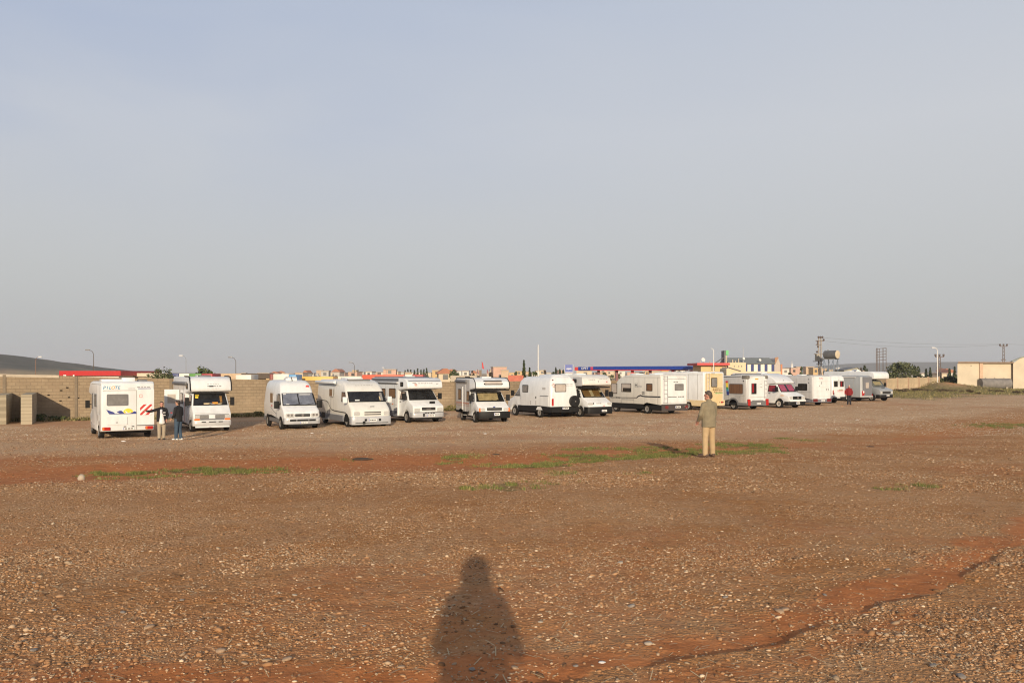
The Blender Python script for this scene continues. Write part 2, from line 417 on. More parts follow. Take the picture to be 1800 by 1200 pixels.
def scatter_stones(name, n, ylo, yhi, dens, smin, smax, mat):
    x, y = [], []
    while len(x) < n:
        k = 40000
        yy = ylo*(yhi/ylo)**rng.random(k)
        xx = (rng.random(k)*2-1)*yy*.70
        keep = rng.random(k) < dens(xx, yy)
        x += list(xx[keep]); y += list(yy[keep])
    x = np.array(x[:n]); y = np.array(y[:n])
    s = smin*np.exp(np.abs(rng.normal(0, .52, n))); s = np.minimum(s, smax)
    z = land(x, y)
    sx = s*(.8+.6*rng.random(n)); sy = s*(.55+.5*rng.random(n)); sz = s*(.28+.36*rng.random(n))
    a = rng.random(n)*6.283; tx = rng.normal(0, .22, n)
    v = IV[None, :, :]*(1 + .28*(rng.random((n, len(IV), 1))-.5))
    vx, vy, vz = v[..., 0]*sx[:, None], v[..., 1]*sy[:, None], v[..., 2]*sz[:, None]
    vz = vz + vx*tx[:, None]
    X = vx*np.cos(a)[:, None]-vy*np.sin(a)[:, None] + x[:, None]
    Y = vx*np.sin(a)[:, None]+vy*np.cos(a)[:, None] + y[:, None]
    Z = vz + (z + sz*.22)[:, None]
    V = np.stack([X, Y, Z], -1).reshape(-1, 3)
    F = (IF[None] + (np.arange(n)*len(IV))[:, None, None]).reshape(-1, 3)
    return np_mesh(name, V, F, mat, smooth=True)
PAL = [(0.0, (0.116, 0.062, 0.030)), (.2, (0.261, 0.137, 0.064)), (.45, (0.377, 0.204, 0.097)), (.65, (0.446, 0.257, 0.130)), (.8, (0.313, 0.230, 0.151)), (.93, (0.522, 0.369, 0.229)), (1.0, (0.718, 0.568, 0.394))]
STONE = stone_material('pebble', PAL)
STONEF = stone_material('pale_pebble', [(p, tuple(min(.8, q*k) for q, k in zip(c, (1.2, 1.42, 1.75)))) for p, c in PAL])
def pdens(x, y):
    d = 1 - .85*np.clip(earth_mask(x, y)*1.05, 0, 1)
    d = d*(.25 + .75*sstep(.36, .6, fbm(x*.9+70, y*.7+5, 3)))
    return d*(1 - .7*grass_mask(x, y))
gr = scatter_stones('gravel', 30000, 4.2, 9, pdens, .006, .030, STONE)
tag(gr, kind='stuff')
IV, IF = OV, OF
gr = scatter_stones('gravel', 66000, 8, 18, pdens, .0065, .027, STONE)
tag(gr, kind='stuff')
gr = scatter_stones('gravel', 90000, 14, 46, lambda x, y: pdens(x, y)*sstep(12, 17, y)*sstep(.8, 1., wall_y(x)/np.maximum(y, 1)), .011, .040, STONE)
tag(gr, kind='stuff')
gr = scatter_stones('gravel', 115000, 38, 112, lambda x, y: pdens(x, y)*(wall_y(x)-y > 7), .014, .046, STONEF)
tag(gr, kind='stuff')

def scatter_straw(n):
    y = 4.4*(11/4.4)**rng.random(n); x = (rng.random(n)*2-1)*y*.66
    z = land(x, y) + .004 + .006*rng.random(n); a = rng.random(n)*6.28; l = .02+.05*rng.random(n); w = .0015+.0025*rng.random(n)
    c, s = np.cos(a), np.sin(a)
    V = np.stack([np.stack([x-c*l-s*w, y-s*l+c*w, z], -1), np.stack([x-c*l+s*w, y-s*l-c*w, z], -1),
                  np.stack([x+c*l+s*w, y+s*l-c*w, z+l*.25], -1), np.stack([x+c*l-s*w, y+s*l+c*w, z+l*.25], -1)], 1).reshape(-1, 3)
    return np_mesh('straw', V, np.arange(n*4).reshape(-1, 4), M('straw', (.50, .38, .22), .9))
tag(scatter_straw(900), kind='stuff')

def blades(name, pts, hmin, hmax, wid, mat, lean=.5):
    """pts (n,3): two-triangle bent blades"""
    n = len(pts); h = hmin + (hmax-hmin)*rng.random(n)**1.5; a = rng.random(n)*6.283; b = rng.random(n)*6.283
    w = wid*(.6+.8*rng.random(n)); ln = h*lean*rng.random(n)
    ca, sa, cb, sb = np.cos(a), np.sin(a), np.cos(b), np.sin(b)
    p0 = pts + np.stack([ca*w, sa*w, 0*w-.005], -1); p1 = pts - np.stack([ca*w, sa*w, 0*w+.005], -1)
    p2 = pts + np.stack([cb*ln*.4 - ca*w*.6, sb*ln*.4-sa*w*.6, h*.6], -1); p3 = pts + np.stack([cb*ln*.4 + ca*w*.6, sb*ln*.4+sa*w*.6, h*.6], -1)
    p4 = pts + np.stack([cb*ln, sb*ln, h], -1)
    V = np.stack([p0, p1, p2, p3, p4], 1).reshape(-1, 3)
    o = (np.arange(n)*5)[:, None]
    F = np.concatenate([o+np.array([[0, 1, 2]]), o+np.array([[0, 2, 3]]), o+np.array([[3, 2, 4]])])
    return np_mesh(name, V, F, mat)
def leaf_material(name, pal, trans=.25):
    m = stone_material(name, pal); b = m.node_tree.nodes['Principled BSDF']
    b.inputs['Roughness'].default_value = .65
    return m
GRASSM = leaf_material('grass_blade', [(0, (.075, .095, .022)), (.5, (.13, .15, .035)), (.8, (.20, .19, .055)), (1, (.34, .28, .12))])
WEEDM = leaf_material('weed_blade', [(0, (.08, .085, .028)), (.4, (.16, .15, .05)), (.75, (.27, .215, .09)), (1, (.36, .28, .15))])
def grass_points(n, xr, yr, f):
    out = []
    tot = 0
    while tot < n:
        x = xr[0] + (xr[1]-xr[0])*rng.random(30000); y = yr[0]+(yr[1]-yr[0])*rng.random(30000)
        k = rng.random(30000) < f(x, y)
        out.append(np.stack([x[k], y[k], land(x[k], y[k])], -1)); tot += k.sum()
    return np.concatenate(out)[:n]
tag(blades('grass', grass_points(42000, (-14, 40), (14, 56), lambda x, y: np.where(wall_y(x)-y > 6, grass_mask(x, y)*sstep(.42, .6, vnoise(x*5, y*5)), 0)**1.3), .02, .075, .006, GRASSM), kind='stuff')
def verge_f(x, y):
    dw = wall_y(x) - y
    return np.where((dw > -.3) & (x > -40), grass_mask(x, y), 0)**2*.8*np.where(dw > 4.5, .35, 1)
tag(blades('weeds', np.concatenate([grass_points(9000, (-38, 3), (48, 70), verge_f), grass_points(16000, (40, 110), (84, 160), verge_f)]), .06, .30, .03, WEEDM, .8), kind='stuff')

# stones large enough to pick out one by one
def rock(name, mat, seed, s, parent=None, sub=1):
    v, f = ico(sub); r = np.random.default_rng(seed)
    v = v*(1 + .3*(r.random((len(v), 1))-.5)) * np.array(s)
    return np_mesh(name, v, f, mat, parent, smooth=False)
PALE = M('pale_stone', (.42, .35, .27), .9, vary=.3, vscale=9, bump=.4, bscale=25)
GREYS = M('grey_stone', (.25, .215, .185), .85, vary=.3, vscale=20, bump=.3, bscale=40)
BUFF = M('buff_stone', (.38, .26, .165), .88, vary=.3, vscale=20, bump=.3, bscale=40)
Y = ground_Y(838)
o = rock('boulder', PALE, 3, (.075, .06, .08)); o.location = (at(143, Y), Y, gz(at(143, Y), Y) + .04)
tag(o, 'pale angular boulder standing on the red earth at the left end of the grassy strip', 'boulder')
protos = [rock('stone', m, 20 + i, (.036, .027, .014)).data for i, m in enumerate((PALE, GREYS, BUFF, GREYS, BUFF))]
for o in list(COL.objects):
    if o.name.startswith('stone'): bpy.data.objects.remove(o)
SPOTS = [(518, 1046), (216, 1075), (140, 1128), (96, 1072), (388, 1142), (770, 1074), (1110, 1066), (705, 1170), (830, 1172), (905, 1168), (1140, 1132), (1275, 1052),
         (1380, 1072), (1640, 1172), (1510, 1147), (1715, 1092), (1012, 1170), (430, 1163), (60, 1143), (1545, 1118), (950, 1095), (320, 1055), (262, 1102), (1450, 1045), (1580, 1120),
         (250, 970), (640, 1100), (1370, 1075), (1560, 1000), (1220, 965), (1090, 990), (60, 1024), (505, 1160), (1690, 1190)]
STL = {0: 'pale cream pebble lying loose on the brown gravel', 1: 'smooth grey pebble lying loose on the brown gravel', 2: 'buff brown pebble lying loose on the brown gravel'}
for i, (px, py) in enumerate(SPOTS):
    Y = ground_Y(py); k = i % 5
    o = link('pebble', protos[k]); x = at(px, Y); s = random.uniform(.5, 1.05)
    o.location = (x, Y, gz(x, Y) + .009*s); o.scale = (s*random.uniform(.9, 1.3), s, s); o.rotation_euler = (random.uniform(-.2, .2), random.uniform(-.2, .2), random.uniform(0, 6))
    kind = {0: 0, 1: 1, 2: 2, 3: 1, 4: 2}[k]
    tag(o, STL[kind], 'stone', ('pale', 'grey', 'buff')[kind] + ' pebbles loose on the gravel')
# ------------------------------------------------------------------ materials of the vehicles
def paint(name, rgb, rough=.34, vary=.05): return M(name, rgb, rough, vary=.11, vscale=1.8, coat=.35, bump=.05, bscale=2.2, stretch=(1.6, 1.6, .5))
WHITE = paint('white_paint', (.70, .715, .72))
CREAM = paint('cream_paint', (.68, .665, .62))
IVORY = paint('ivory_paint', (.66, .645, .59))
YELLOWED = M('yellowed_paint', (.66, .55, .36), .5, vary=.16, vscale=1.4, rgb2=(.62, .46, .22))
GREYP = paint('light_grey_paint', (.47, .47, .47))
SILVER = paint('silver_paint', (.42, .43, .45), .32)
STEELP = paint('blue_grey_paint', (.27, .29, .31), .32)
MIDGREY = M('grey_plastic', (.15, .15, .155), .6, vary=.12)
SKIRTG = M('grey_blue_skirt', (.17, .175, .195), .55, vary=.12)
BLACK = M('black_plastic', (.010, .010, .010), .6, vary=.25, spec=.3)
RUBBER = M('tyre_rubber', (.015, .014, .013), .9, vary=.35, vscale=8, spec=.2)
DUSTYR = M('wheel_rim', (.36, .345, .32), .45, .35, vary=.25, vscale=10)
RIMW = M('pale_wheel_rim', (.55, .52, .47), .5, .1, vary=.25, vscale=9)
HUB = M('wheel_hub', (.10, .095, .09), .6)
CHASS = M('chassis', (.010, .009, .008), .95, spec=.1)
CHROME = M('chrome', (.62, .62, .62), .18, .9)
LENS = M('headlight_lens', (.62, .63, .62), .12, .25, vary=.3, vscale=25)
REDL = M('red_lens', (.42, .018, .015), .25, vary=.2, vscale=12)
DARKRED = M('dark_red_lens', (.16, .022, .02), .3, vary=.2, vscale=12)
ORANGE = M('orange_lens', (.70, .17, .03), .3)
PLATE = M('plate_white', (.74, .74, .72), .4)
PLATEB = M('plate_blue', (.03, .08, .38), .4)
INK = M('dark_print', (.022, .022, .025), .5)
INKG = M('grey_print', (.30, .30, .31), .5)
INKB = M('blue_print', (.03, .045, .22), .5)
INKT = M('teal_print', (.05, .24, .42), .5)
INKY = M('yellow_print', (.82, .60, .06), .5)
INKO = M('orange_print', (.80, .33, .05), .5)
INKR = M('red_print', (.52, .04, .035), .5)
INKBR = M('brown_print', (.20, .12, .04), .6)
INKGR = M('green_print', (.06, .30, .08), .5)
def glass(name, rgb, rough=.07, vary=.5, vscale=2.5, stretch=None, rgb2=None):
    return M(name, rgb, rough, vary=vary, vscale=vscale, spec=.4, stretch=stretch, rgb2=rgb2)
GDARK = glass('dark_glass', (.024, .026, .029), rgb2=(.006, .006, .007))
GBLUE = glass('bluish_glass', (.20, .22, .27), rgb2=(.085, .095, .125), vscale=1.6)
GBROWN = glass('brown_glass', (.20, .105, .055), rgb2=(.085, .045, .028), stretch=(9, 9, .6))
GGREY = glass('grey_glass', (.25, .245, .24), rgb2=(.14, .137, .135), vscale=2)
GBLIND = glass('blind_glass', (.50, .45, .40), .2, rgb2=(.40, .35, .31))
GRED = glass('red_curtain_glass', (.34, .02, .03), rgb2=(.12, .012, .014), stretch=(6, 6, .7))
SHADE = M('tan_sunshade', (.60, .44, .24), .6, vary=.3, vscale=4, bump=.3, bscale=6)
CURT = M('brown_curtain', (.26, .135, .035), .85, vary=.45, vscale=3, stretch=(12, 12, .4), bump=.5, bscale=4)
PINK = M('pink_curtain', (.62, .09, .19), .8, vary=.4, vscale=3, stretch=(10, 10, .5))
CREAMC = M('cream_curtain', (.58, .46, .28), .85, vary=.3, vscale=4)
CLEAR = bpy.data.materials.new('clear_glass'); CLEAR.use_nodes = True
_t = CLEAR.node_tree; _t.nodes.clear()
_o = _t.nodes.new('ShaderNodeOutputMaterial'); _mx = _t.nodes.new('ShaderNodeMixShader'); _tr = _t.nodes.new('ShaderNodeBsdfTransparent'); _gl = _t.nodes.new('ShaderNodeBsdfGlossy')
_gl.inputs['Roughness'].default_value = .05; _tr.inputs[0].default_value = (.86, .88, .87, 1)
_fr = _t.nodes.new('ShaderNodeFresnel'); _fr.inputs[0].default_value = 1.5
_mx.inputs[0].default_value = .05; _t.links.new(_tr.outputs[0], _mx.inputs[1]); _t.links.new(_gl.outputs[0], _mx.inputs[2]); _t.links.new(_mx.outputs[0], _o.inputs[0])

_tyre = {}
def wheel_mesh(r, w):
    if (r, w) not in _tyre:
        a = MB().lathe([(-w/2, r*.62), (-w/2, r*.93), (-w/2+.03, r), (w/2-.03, r), (w/2, r*.93), (w/2, r*.62), (w/2-.03, r*.6)], (0,0,0), (0,1,0), 28)
        o = a.build('wheel', RUBBER, smooth=True)
        b = MB().lathe([(-.02, r*.63), (.0, r*.63), (-.025, r*.52), (-.06, r*.42), (-.03, r*.25), (-.02, r*.2)], (0,0,0), (0,1,0), 24).build('rim', DUSTYR, smooth=True)
        c = MB().lathe([(-.04, r*.2), (0.0, r*.2), (.02, r*.13)], (0,0,0), (0,1,0), 14).build('hub', HUB, smooth=True)
        _tyre[(r, w)] = (o.data, b.data, c.data)
        for q in (o, b, c): bpy.data.objects.remove(q)
    return _tyre[(r, w)]
def rrect(w, h, r, n=3):
    if r <= 0: return [(-w/2,-h/2),(w/2,-h/2),(w/2,h/2),(-w/2,h/2)]
    pts = []
    for cx, cy, a0 in ((w/2-r,-h/2+r,-90),(w/2-r,h/2-r,0),(-w/2+r,h/2-r,90),(-w/2+r,-h/2+r,180)):
        for k in range(n+1):
            a = R(a0+90*k/n); pts.append((cx+r*math.cos(a), cy+r*math.sin(a)))
    return pts

_txt = {}
def text_shape(s, size, bold=False):
    """flat outline mesh of a word: (verts 2-D, faces)"""
    k = (s, size)
    if k not in _txt:
        cu = bpy.data.curves.new('lettering', 'FONT'); cu.body = s; cu.size = size; cu.align_x = 'CENTER'; cu.align_y = 'CENTER'
        cu.resolution_u = 3; cu.offset = size*.012
        o = bpy.data.objects.new('lettering', cu); COL.objects.link(o)
        bpy.context.view_layer.update()
        me = bpy.data.meshes.new_from_object(o.evaluated_get(bpy.context.evaluated_depsgraph_get()))
        _txt[k] = ([tuple(v.co[:2]) for v in me.vertices], [tuple(p.vertices) for p in me.polygons])
        bpy.data.objects.remove(o); bpy.data.meshes.remove(me)
    return _txt[k]

CABS = {  # outline of the cab front: (distance behind the nose, height, share of half width); the glass lies between points a and a+1
    'a280': dict(hw=.97, pts=[(.06,.36,.96),(0,.5,.99),(0,.96,1),(.10,1.03,1),(.52,1.26,.985),(.98,2.0,.88),(1.6,2.06,.87)], a=4, wheel=.80, wz=.33, zt=2.06),
    'a230': dict(hw=.98, pts=[(.06,.34,.94),(0,.52,.96),(.03,.92,.97),(.2,1.07,.985),(.82,1.30,.97),(1.45,2.02,.85),(2.0,2.08,.84)], a=4, wheel=.92, wz=.33, zt=2.08),
    'transit': dict(hw=.97, pts=[(.05,.4,.96),(0,.55,.98),(.02,.95,1),(.12,1.03,1),(.80,1.28,.98),(1.32,1.98,.84),(2.0,2.04,.83)], a=4, wheel=.86, wz=.32, zt=2.04),
    'daily': dict(hw=1.0, pts=[(.04,.42,.97),(0,.55,1),(0,1.08,1),(.08,1.15,1),(.82,1.42,.98),(1.38,2.08,.86),(2.0,2.14,.85)], a=4, wheel=.98, wz=.36, zt=2.14),
    'sprinter': dict(hw=.97, pts=[(.08,.36,.95),(0,.55,.97),(.05,.95,.98),(.2,1.07,.985),(.85,1.32,.97),(1.5,2.08,.84),(2.0,2.14,.83)], a=4, wheel=.98, wz=.34, zt=2.14),
}
class Veh:
    """a motorhome, built in its own frame: x forward, y to its left, z up"""
    def __init__(s, label, px, Y, theta, end, Lg, W, name='motorhome', group='motorhomes parked in a row along the wall', cat='motorhome', zg=None):
        s.L, s.W = Lg, W
        t = R(theta); n = Vector((math.sin(t), -math.cos(t), 0)); e = Vector((math.cos(t), math.sin(t), 0))
        P = Vector((at(px, Y), Y, 0))                     # the near corner of the end that faces us
        c = P - n*(Lg/2) + e*(W/2)
        h = n if end == 'F' else -n
        q = P - n*.9 + e*(W/2); zz = gz(q.x, q.y) - .015
        s.root = thing(name, label, cat, (c.x, c.y, zz), math.atan2(h.y, h.x), group)
        s.hw = W/2
    def f(s, d): return s.L/2 - d
    def r(s, d): return -s.L/2 + d
    # ---- flat pieces on a side of the box: a = position along the side (x for L/R, y for F/B)
    def frame_of(s, side, off=0.0):
        if side == 'L': return Vector((0, s.hw+off, 0)), Vector((-1,0,0)), Vector((0,1,0))
        if side == 'R': return Vector((0, -s.hw-off, 0)), Vector((1,0,0)), Vector((0,-1,0))
        if side == 'F': return Vector((s.L/2+off, 0, 0)), Vector((0,1,0)), Vector((1,0,0))
        return Vector((-s.L/2-off, 0, 0)), Vector((0,-1,0)), Vector((-1,0,0))
    def on(s, side, a, z, pts, off=0.0):
        """outline (u right as seen from outside, v up) centred at position a, height z"""
        o, u, n = s.frame_of(side, off)
        base = o + (Vector((a,0,z)) if side in 'LR' else Vector((0,a,z)))
        return [base + u*p[0] + Vector((0,0,1))*p[1] for p in pts], n
    def plate(s, name, m, side, a, z, w, h, t=.012, off=0.0, r=0.0, parent=None, pts=None, rot=0):
        q = pts or rrect(w, h, r)
        if rot:
            c, d = math.cos(R(rot)), math.sin(R(rot)); q = [(x*c-y*d, x*d+y*c) for x, y in q]
        p, n = s.on(side, a, z, q, off)
        return MB().slab(p, n, -.004, t).build(name, m, parent or s.root)
    def window(s, side, a, z, w, h, gl=GBROWN, fr=BLACK, r=.06, off=0.0, name='window', b=.045):
        f = s.plate(name, fr, side, a, z, w, h, .022, off, r)
        s.plate('pane', gl, side, a, z, w-2*b, h-2*b, .027, off, max(r-b*.5, .015), parent=f)
        return f
    def text(s, word, m, side, a, z, size, off=.006, name='lettering', parent=None, slant=0.0):
        vs, fs = text_shape(word, size)
        p, n = s.on(side, a, z, [(x + slant*y, y) for x, y in vs], off)
        return MB().add(p, fs).build(name, m, parent or s.root)
    def stroke(s, name, m, side, pts, w, off=.006, parent=None):
        """painted line through (position, height) points"""
        o, u, n = s.frame_of(side, off); mb = MB()
        q = [Vector(((u.x or u.y)*p[0], p[1])) for p in pts]
        up, dn = [], []
        for i, p in enumerate(q):
            d = (q[min(i+1, len(q)-1)] - q[max(i-1, 0)]).normalized(); k = Vector((-d.y, d.x))*w/2
            up.append(p+k); dn.append(p-k)
        pt = lambda p: o + u*p.x + Vector((0,0,p.y))
        mb.add([pt(p) for p in up+dn], [(i, i+1, len(up)+i+1, len(up)+i) for i in range(len(up)-1)])
        return mb.build(name, m, parent or s.root)
    # ---- big pieces
    def body(s, pts, m, name='body', hw=None, bevel=.07, seg=3, angle=35):
        hw = hw or s.hw
        return MB().prism(pts, 'y', -hw, hw).build(name, m, s.root, bevel, seg, angle=angle)
    def arch(s, xc, z, r, n=7):
        return [(xc + r*math.cos(R(a)), z + r*math.sin(R(a))) for a in np.linspace(180, 0, n)]
    def skirt(s, x0, x1, z0, z1, m, wx=None, r=.43, off=.012, name='skirt', wz=.33):
        pts = [(x0, z0)]
        if wx is not None and x0 < wx-r and wx+r < x1:
            pts += [(p[0], max(z0, p[1])) for p in s.arch(wx, wz, r)]
        pts += [(x1, z0), (x1, z1), (x0, z1)]
        return MB().prism(pts, 'y', -s.hw-off, s.hw+off).build(name, m, s.root, .015, 1)
    def under(s, x0, x1, z0=.26, z1=.5):
        return MB().box(x0, x1, -s.hw+.28, s.hw-.28, z0, z1).build('chassis', CHASS, s.root)
    def wheels(s, xs, hw, r=.33, w=.21, rim=None):
        me = wheel_mesh(r, w)
        for x in xs:
            for sg in (1, -1):
                o = link('wheel', me[0], s.root); o.location = (x, sg*(hw - w/2), r); o.rotation_euler = (0, 0, 0 if sg > 0 else math.pi)
                q = link('rim', me[1], o); q.location = (0, w/2-.005, 0)
                if rim:
                    q.data = me[1].copy(); q.data.materials.clear(); q.data.materials.append(rim)
                q2 = link('hub', me[2], o); q2.location = (0, w/2-.03, 0)
    def cab(s, st, m, rear=2.35, gl=GDARK, zb=.36, side_gl=None, mirror=BLACK, door=True, wheel=True, rim=None, r=.33, hw=None, mdrop=0.0, big=1.0):
        C = CABS[st]; hw = hw or C['hw']; X = s.f; s.cabhw = hw
        wx = X(C['wheel']); zw = r
        low = [(X(rear), zb)] + [(p[0], max(zb, p[1])) for p in s.arch(wx, zw, .42)]
        prof = [(x, z, hw) for x, z in low] + [(X(d), z, hw*k) for d, z, k in C['pts']] + [(X(rear), C['zt'], hw*C['pts'][-1][2])]
        s.cabo = MB().loft(prof).build('cab', m, s.root, .045, 2)
        a = C['a']; d0, z0, k0 = C['pts'][a]; d1, z1, k1 = C['pts'][a+1]
        s.ws = (X(d0), z0, hw*k0, X(d1), z1, hw*k1)
        s.windscreen(gl)
        # side window and door on both sides
        zt = z1 - .09; zl = z0 + .04
        def hy(z): return hw*(1 + (C['pts'][-1][2]-1)*max(0, (z-z0))/(C['zt']-z0))
        for sg in (1, -1):
            xa = X(d0 + .16); xt = X(d1 + .08); xr = X(min(rear-.15, d1 + .75))
            q = [Vector((xa, sg*(hy(zl)+.004), zl)), Vector((xt, sg*(hy(zt)+.004), zt)), Vector((xr, sg*(hy(zt)+.004), zt)), Vector((xr, sg*(hy(zl)+.004), zl))]
            n = Vector((0, sg, .12)).normalized()
            if door:
                zd = zb + .14; xd = X(C['wheel'] + .46)
                dq = [Vector((xd, sg*hw, zd+.2)), Vector((xa+.05, sg*hw, zl-.03)), Vector((xr-.04, sg*hw, zl-.03)), Vector((xr-.04, sg*hw, zd))]
                dr = MB().slab(dq, (0, sg, 0), -.004, .012).build('cab_door', m, s.root, .006, 1)
                MB().box(xr+.06, xr+.24, sg*hw, sg*(hw+.035), zl-.16, zl-.11).build('handle', BLACK, dr)
            fr = MB().slab(q, n, -.004, .014).build('side_window', BLACK, s.root)
            c = sum(q, Vector())/4
            MB().slab([c + (p-c)*.86 for p in q], n, .004, .018).build('pane', side_gl or gl, fr)
            # mirror
            mx = X(d0 + .22); mz = z0 + .22*big - mdrop; my = sg*(hw + .2)
            mb = MB().tube((mx-.02, sg*(hw-.02), mz), (mx+.02, my-sg*.05, mz+.02), .022)
            mb.box(mx-.04, mx+.08, my-.10, my+.10, mz-.16*big, mz+.2*big)
            mb.build('mirror', mirror, s.root)
        if wheel: s.wheels([wx], hw+.015, r, .2, rim)
        s.C = C
        return wx
    def windscreen(s, gl, m=.045, fill=None, fm=None, side=.06, top=.05):
        xb, zb, hb, xt, zt, ht = s.ws
        B = lambda v: (xb + (xt-xb)*v, zb + (zt-zb)*v, hb + (ht-hb)*v)
        n = Vector((zt-zb, 0, xb-xt)).normalized()
        def quad(u, v0, v1):
            x0, z0, h0 = B(v0); x1, z1, h1 = B(v1)
            return [Vector((x0, -h0+u, z0)), Vector((x0, h0-u, z0)), Vector((x1, h1-u, z1)), Vector((x1, -h1+u, z1))]
        s.wq, s.wn = quad, n
        s.wso = MB().slab(quad(side, .02, .97), n, -.004, .010).build('windscreen_surround', BLACK, s.root)
        MB().slab(quad(side+.05, .07, .93), n, .0, .016).build('windscreen', gl, s.wso)
        for y in (-.35, .3):
            x0, z0, h0 = B(.03); x1, z1, h1 = B(.16)
            MB().tube(Vector((x0, y, z0))+n*.03, Vector((x1, y+.5, z1))+n*.03, .012, n=5).build('wiper', BLACK, s.wso)
    def screen_piece(s, name, m, y0, y1, v0, v1, t0=.018, t1=.024, parent=None):
        xb, zb, hb, xt, zt, ht = s.ws
        P = lambda y, v: Vector((xb+(xt-xb)*v, y, zb+(zt-zb)*v))
        return MB().slab([P(y0, v0), P(y1, v0), P(y1, v1), P(y0, v1)], s.wn, t0, t1).build(name, m, parent or s.wso)
    def bumper(s, m, z0, z1, hw=None, out=.07, back=.42, name='bumper'):
        hw = hw or s.cabhw; X = s.L/2
        pts = [(X-back, -hw-.02), (X-.02, -hw-.02), (X+out, -hw+.16), (X+out, hw-.16), (X-.02, hw+.02), (X-back, hw+.02)]
        s.bmp = MB().prism(pts, 'z', z0, z1).build(name, m, s.root, .03, 2); s.bx = out
        return s.bmp
    def number_plate(s, side, a, z, off, w=.46, h=.11, parent=None):
        p = s.plate('number_plate', PLATE, side, a, z, w, h, .012, off, parent=parent)
        for k, (q, l) in enumerate(((-.27, .16), (-.02, .22), (.27, .18))): s.plate('plate_lettering', INK, side, a + q*w, z, l*w, h*.42, .0145, off, parent=p)
        s.plate('plate_band', PLATEB, side, a + (.46*w if side in 'BL' else -.46*w), z, .06*w, h*.9, .0145, off, parent=p)
        return p
    def seams(s, side, xs, z0, z1, hs=(), xa=None, xb=None, off=.006):
        m = M('panel_seam', (.33, .32, .30), .7)
        for x in xs: s.stroke('panel_seam', m, side, [(x, z0), (x, z1)], .028, off)
        for z in hs: s.stroke('panel_seam', m, side, [(xa, z), (xb, z)], .028, off)
    def headlights(s, y, z, w, h, m=LENS, off=.0, ind=None, iw=.14, frame=None):
        for sg in (1, -1):
            o = s.plate('headlight', m, 'F', sg*y, z, w, h, .03, off, .03)
            if ind: s.plate('indicator', ORANGE, 'F', sg*ind[0], ind[1], ind[2], ind[3], .028, off, .02)
    def grille(s, z, w, h, m=BLACK, off=0.0, a=0, bars=2, barm=MIDGREY):
        g = s.plate('grille', m, 'F', a, z, w, h, .015, off, .02)
        for k in range(bars):
            s.plate('grille_bar', barm, 'F', a, z + h*((k+1)/(bars+1)-.5), w*.94, .018, .022, off, parent=g)
        return g
    def vent(s, x, y, z, w=.55, l=.6, h=.12, m=None, name='roof_vent'):
        return MB().box(x-l/2, x+l/2, y-w/2, y+w/2, z-.02, z+h).build(name, m or WHITE, s.root, .03, 2)
    def ladder(s, a, z0, z1, w=.30, off=.02, m=None, parent=None):
        m = m or DUSTYR
        o, u, n = s.frame_of('B', off)
        mb = MB(); p = lambda q, z, d=.08: o + u*(-a+q) + n*d + Vector((0,0,z))
        rt = MB().tube(p(-w/2, z0), p(-w/2, z1), .016, n=6).build('ladder', m, parent or s.root)
        MB().tube(p(w/2, z0), p(w/2, z1), .016, n=6).build('rail', m, rt)
        k = int((z1-z0)/.3)
        for i in range(k+1):
            z = z0 + .06 + (z1-z0-.12)*i/k
            MB().tube(p(-w/2, z), p(w/2, z), .013, n=6).build('rung', m, rt)
        for z in (z0+.1, z1-.1):
            for q in (-w/2, w/2): MB().tube(p(q, z, 0), p(q, z), .012, n=5).build('bracket', m, rt)
        return rt
    def awning(s, x0, x1, z, side='R', m=None, h=.15):
        sg = -1 if side == 'R' else 1
        y0 = sg*(s.hw-.01); y1 = sg*(s.hw+.12)
        a = MB().prism([(y0, z-h/2), (y1, z-h/2+.03), (y1, z+h/2-.05), (y0, z+h/2)], 'x', x0, x1).build('awning', m or GREYP, s.root, .015, 2)
        MB().box(x0+.01, x1-.01, min(y0, y1-sg*.02), max(y0, y1-sg*.02), z-h/2-.025, z-h/2-.002).build('lead_rail', MIDGREY, a)
        return a
    def alcove(s, H, nose, m, under_z=2.02, xr=None, zb=.42, back=2.1, wx=None, bevel=.07, slant=.0, rearslope=.0, chin=1.15):
        """cell with a sleeping alcove over the cab; nose = how far behind the bumper it ends"""
        X = s.f; xr = -s.L/2
        pts = [(xr, zb)]
        if wx is not None: pts += [(p[0], max(zb, p[1])) for p in s.arch(wx, .33, .43)]
        pts += [(X(back), zb), (X(back), under_z), (X(nose+chin), under_z), (X(nose+.06), under_z+.10), (X(nose), under_z+.22)]
        pts += [(X(nose+.03+slant*.45), under_z + .22 + (H-under_z-.22)*.55), (X(nose+.12+slant*.8), H-.16), (X(nose+.28+slant), H-.04), (X(nose+.6+slant), H), (xr+.15+rearslope, H), (xr+rearslope*.3, H-.12)]
        s.H = H; s.nose = nose
        return s.body(pts, m, 'body', bevel=bevel)
    def nose_plate(s, name, m, y, z, w, h, nose, tilt=0.0, t=.014, r=0.0, parent=None, off=0.0):
        """flat piece on the front of the alcove (a vertical plane a little behind its nose)"""
        q = rrect(w, h, r); x = s.L/2 - nose + off
        pts = [Vector((x - tilt*v, y + u, z + v)) for u, v in q]
        return MB().slab(pts, Vector((1, 0, tilt)).normalized(), -.03, t).build(name, m, parent or s.root)
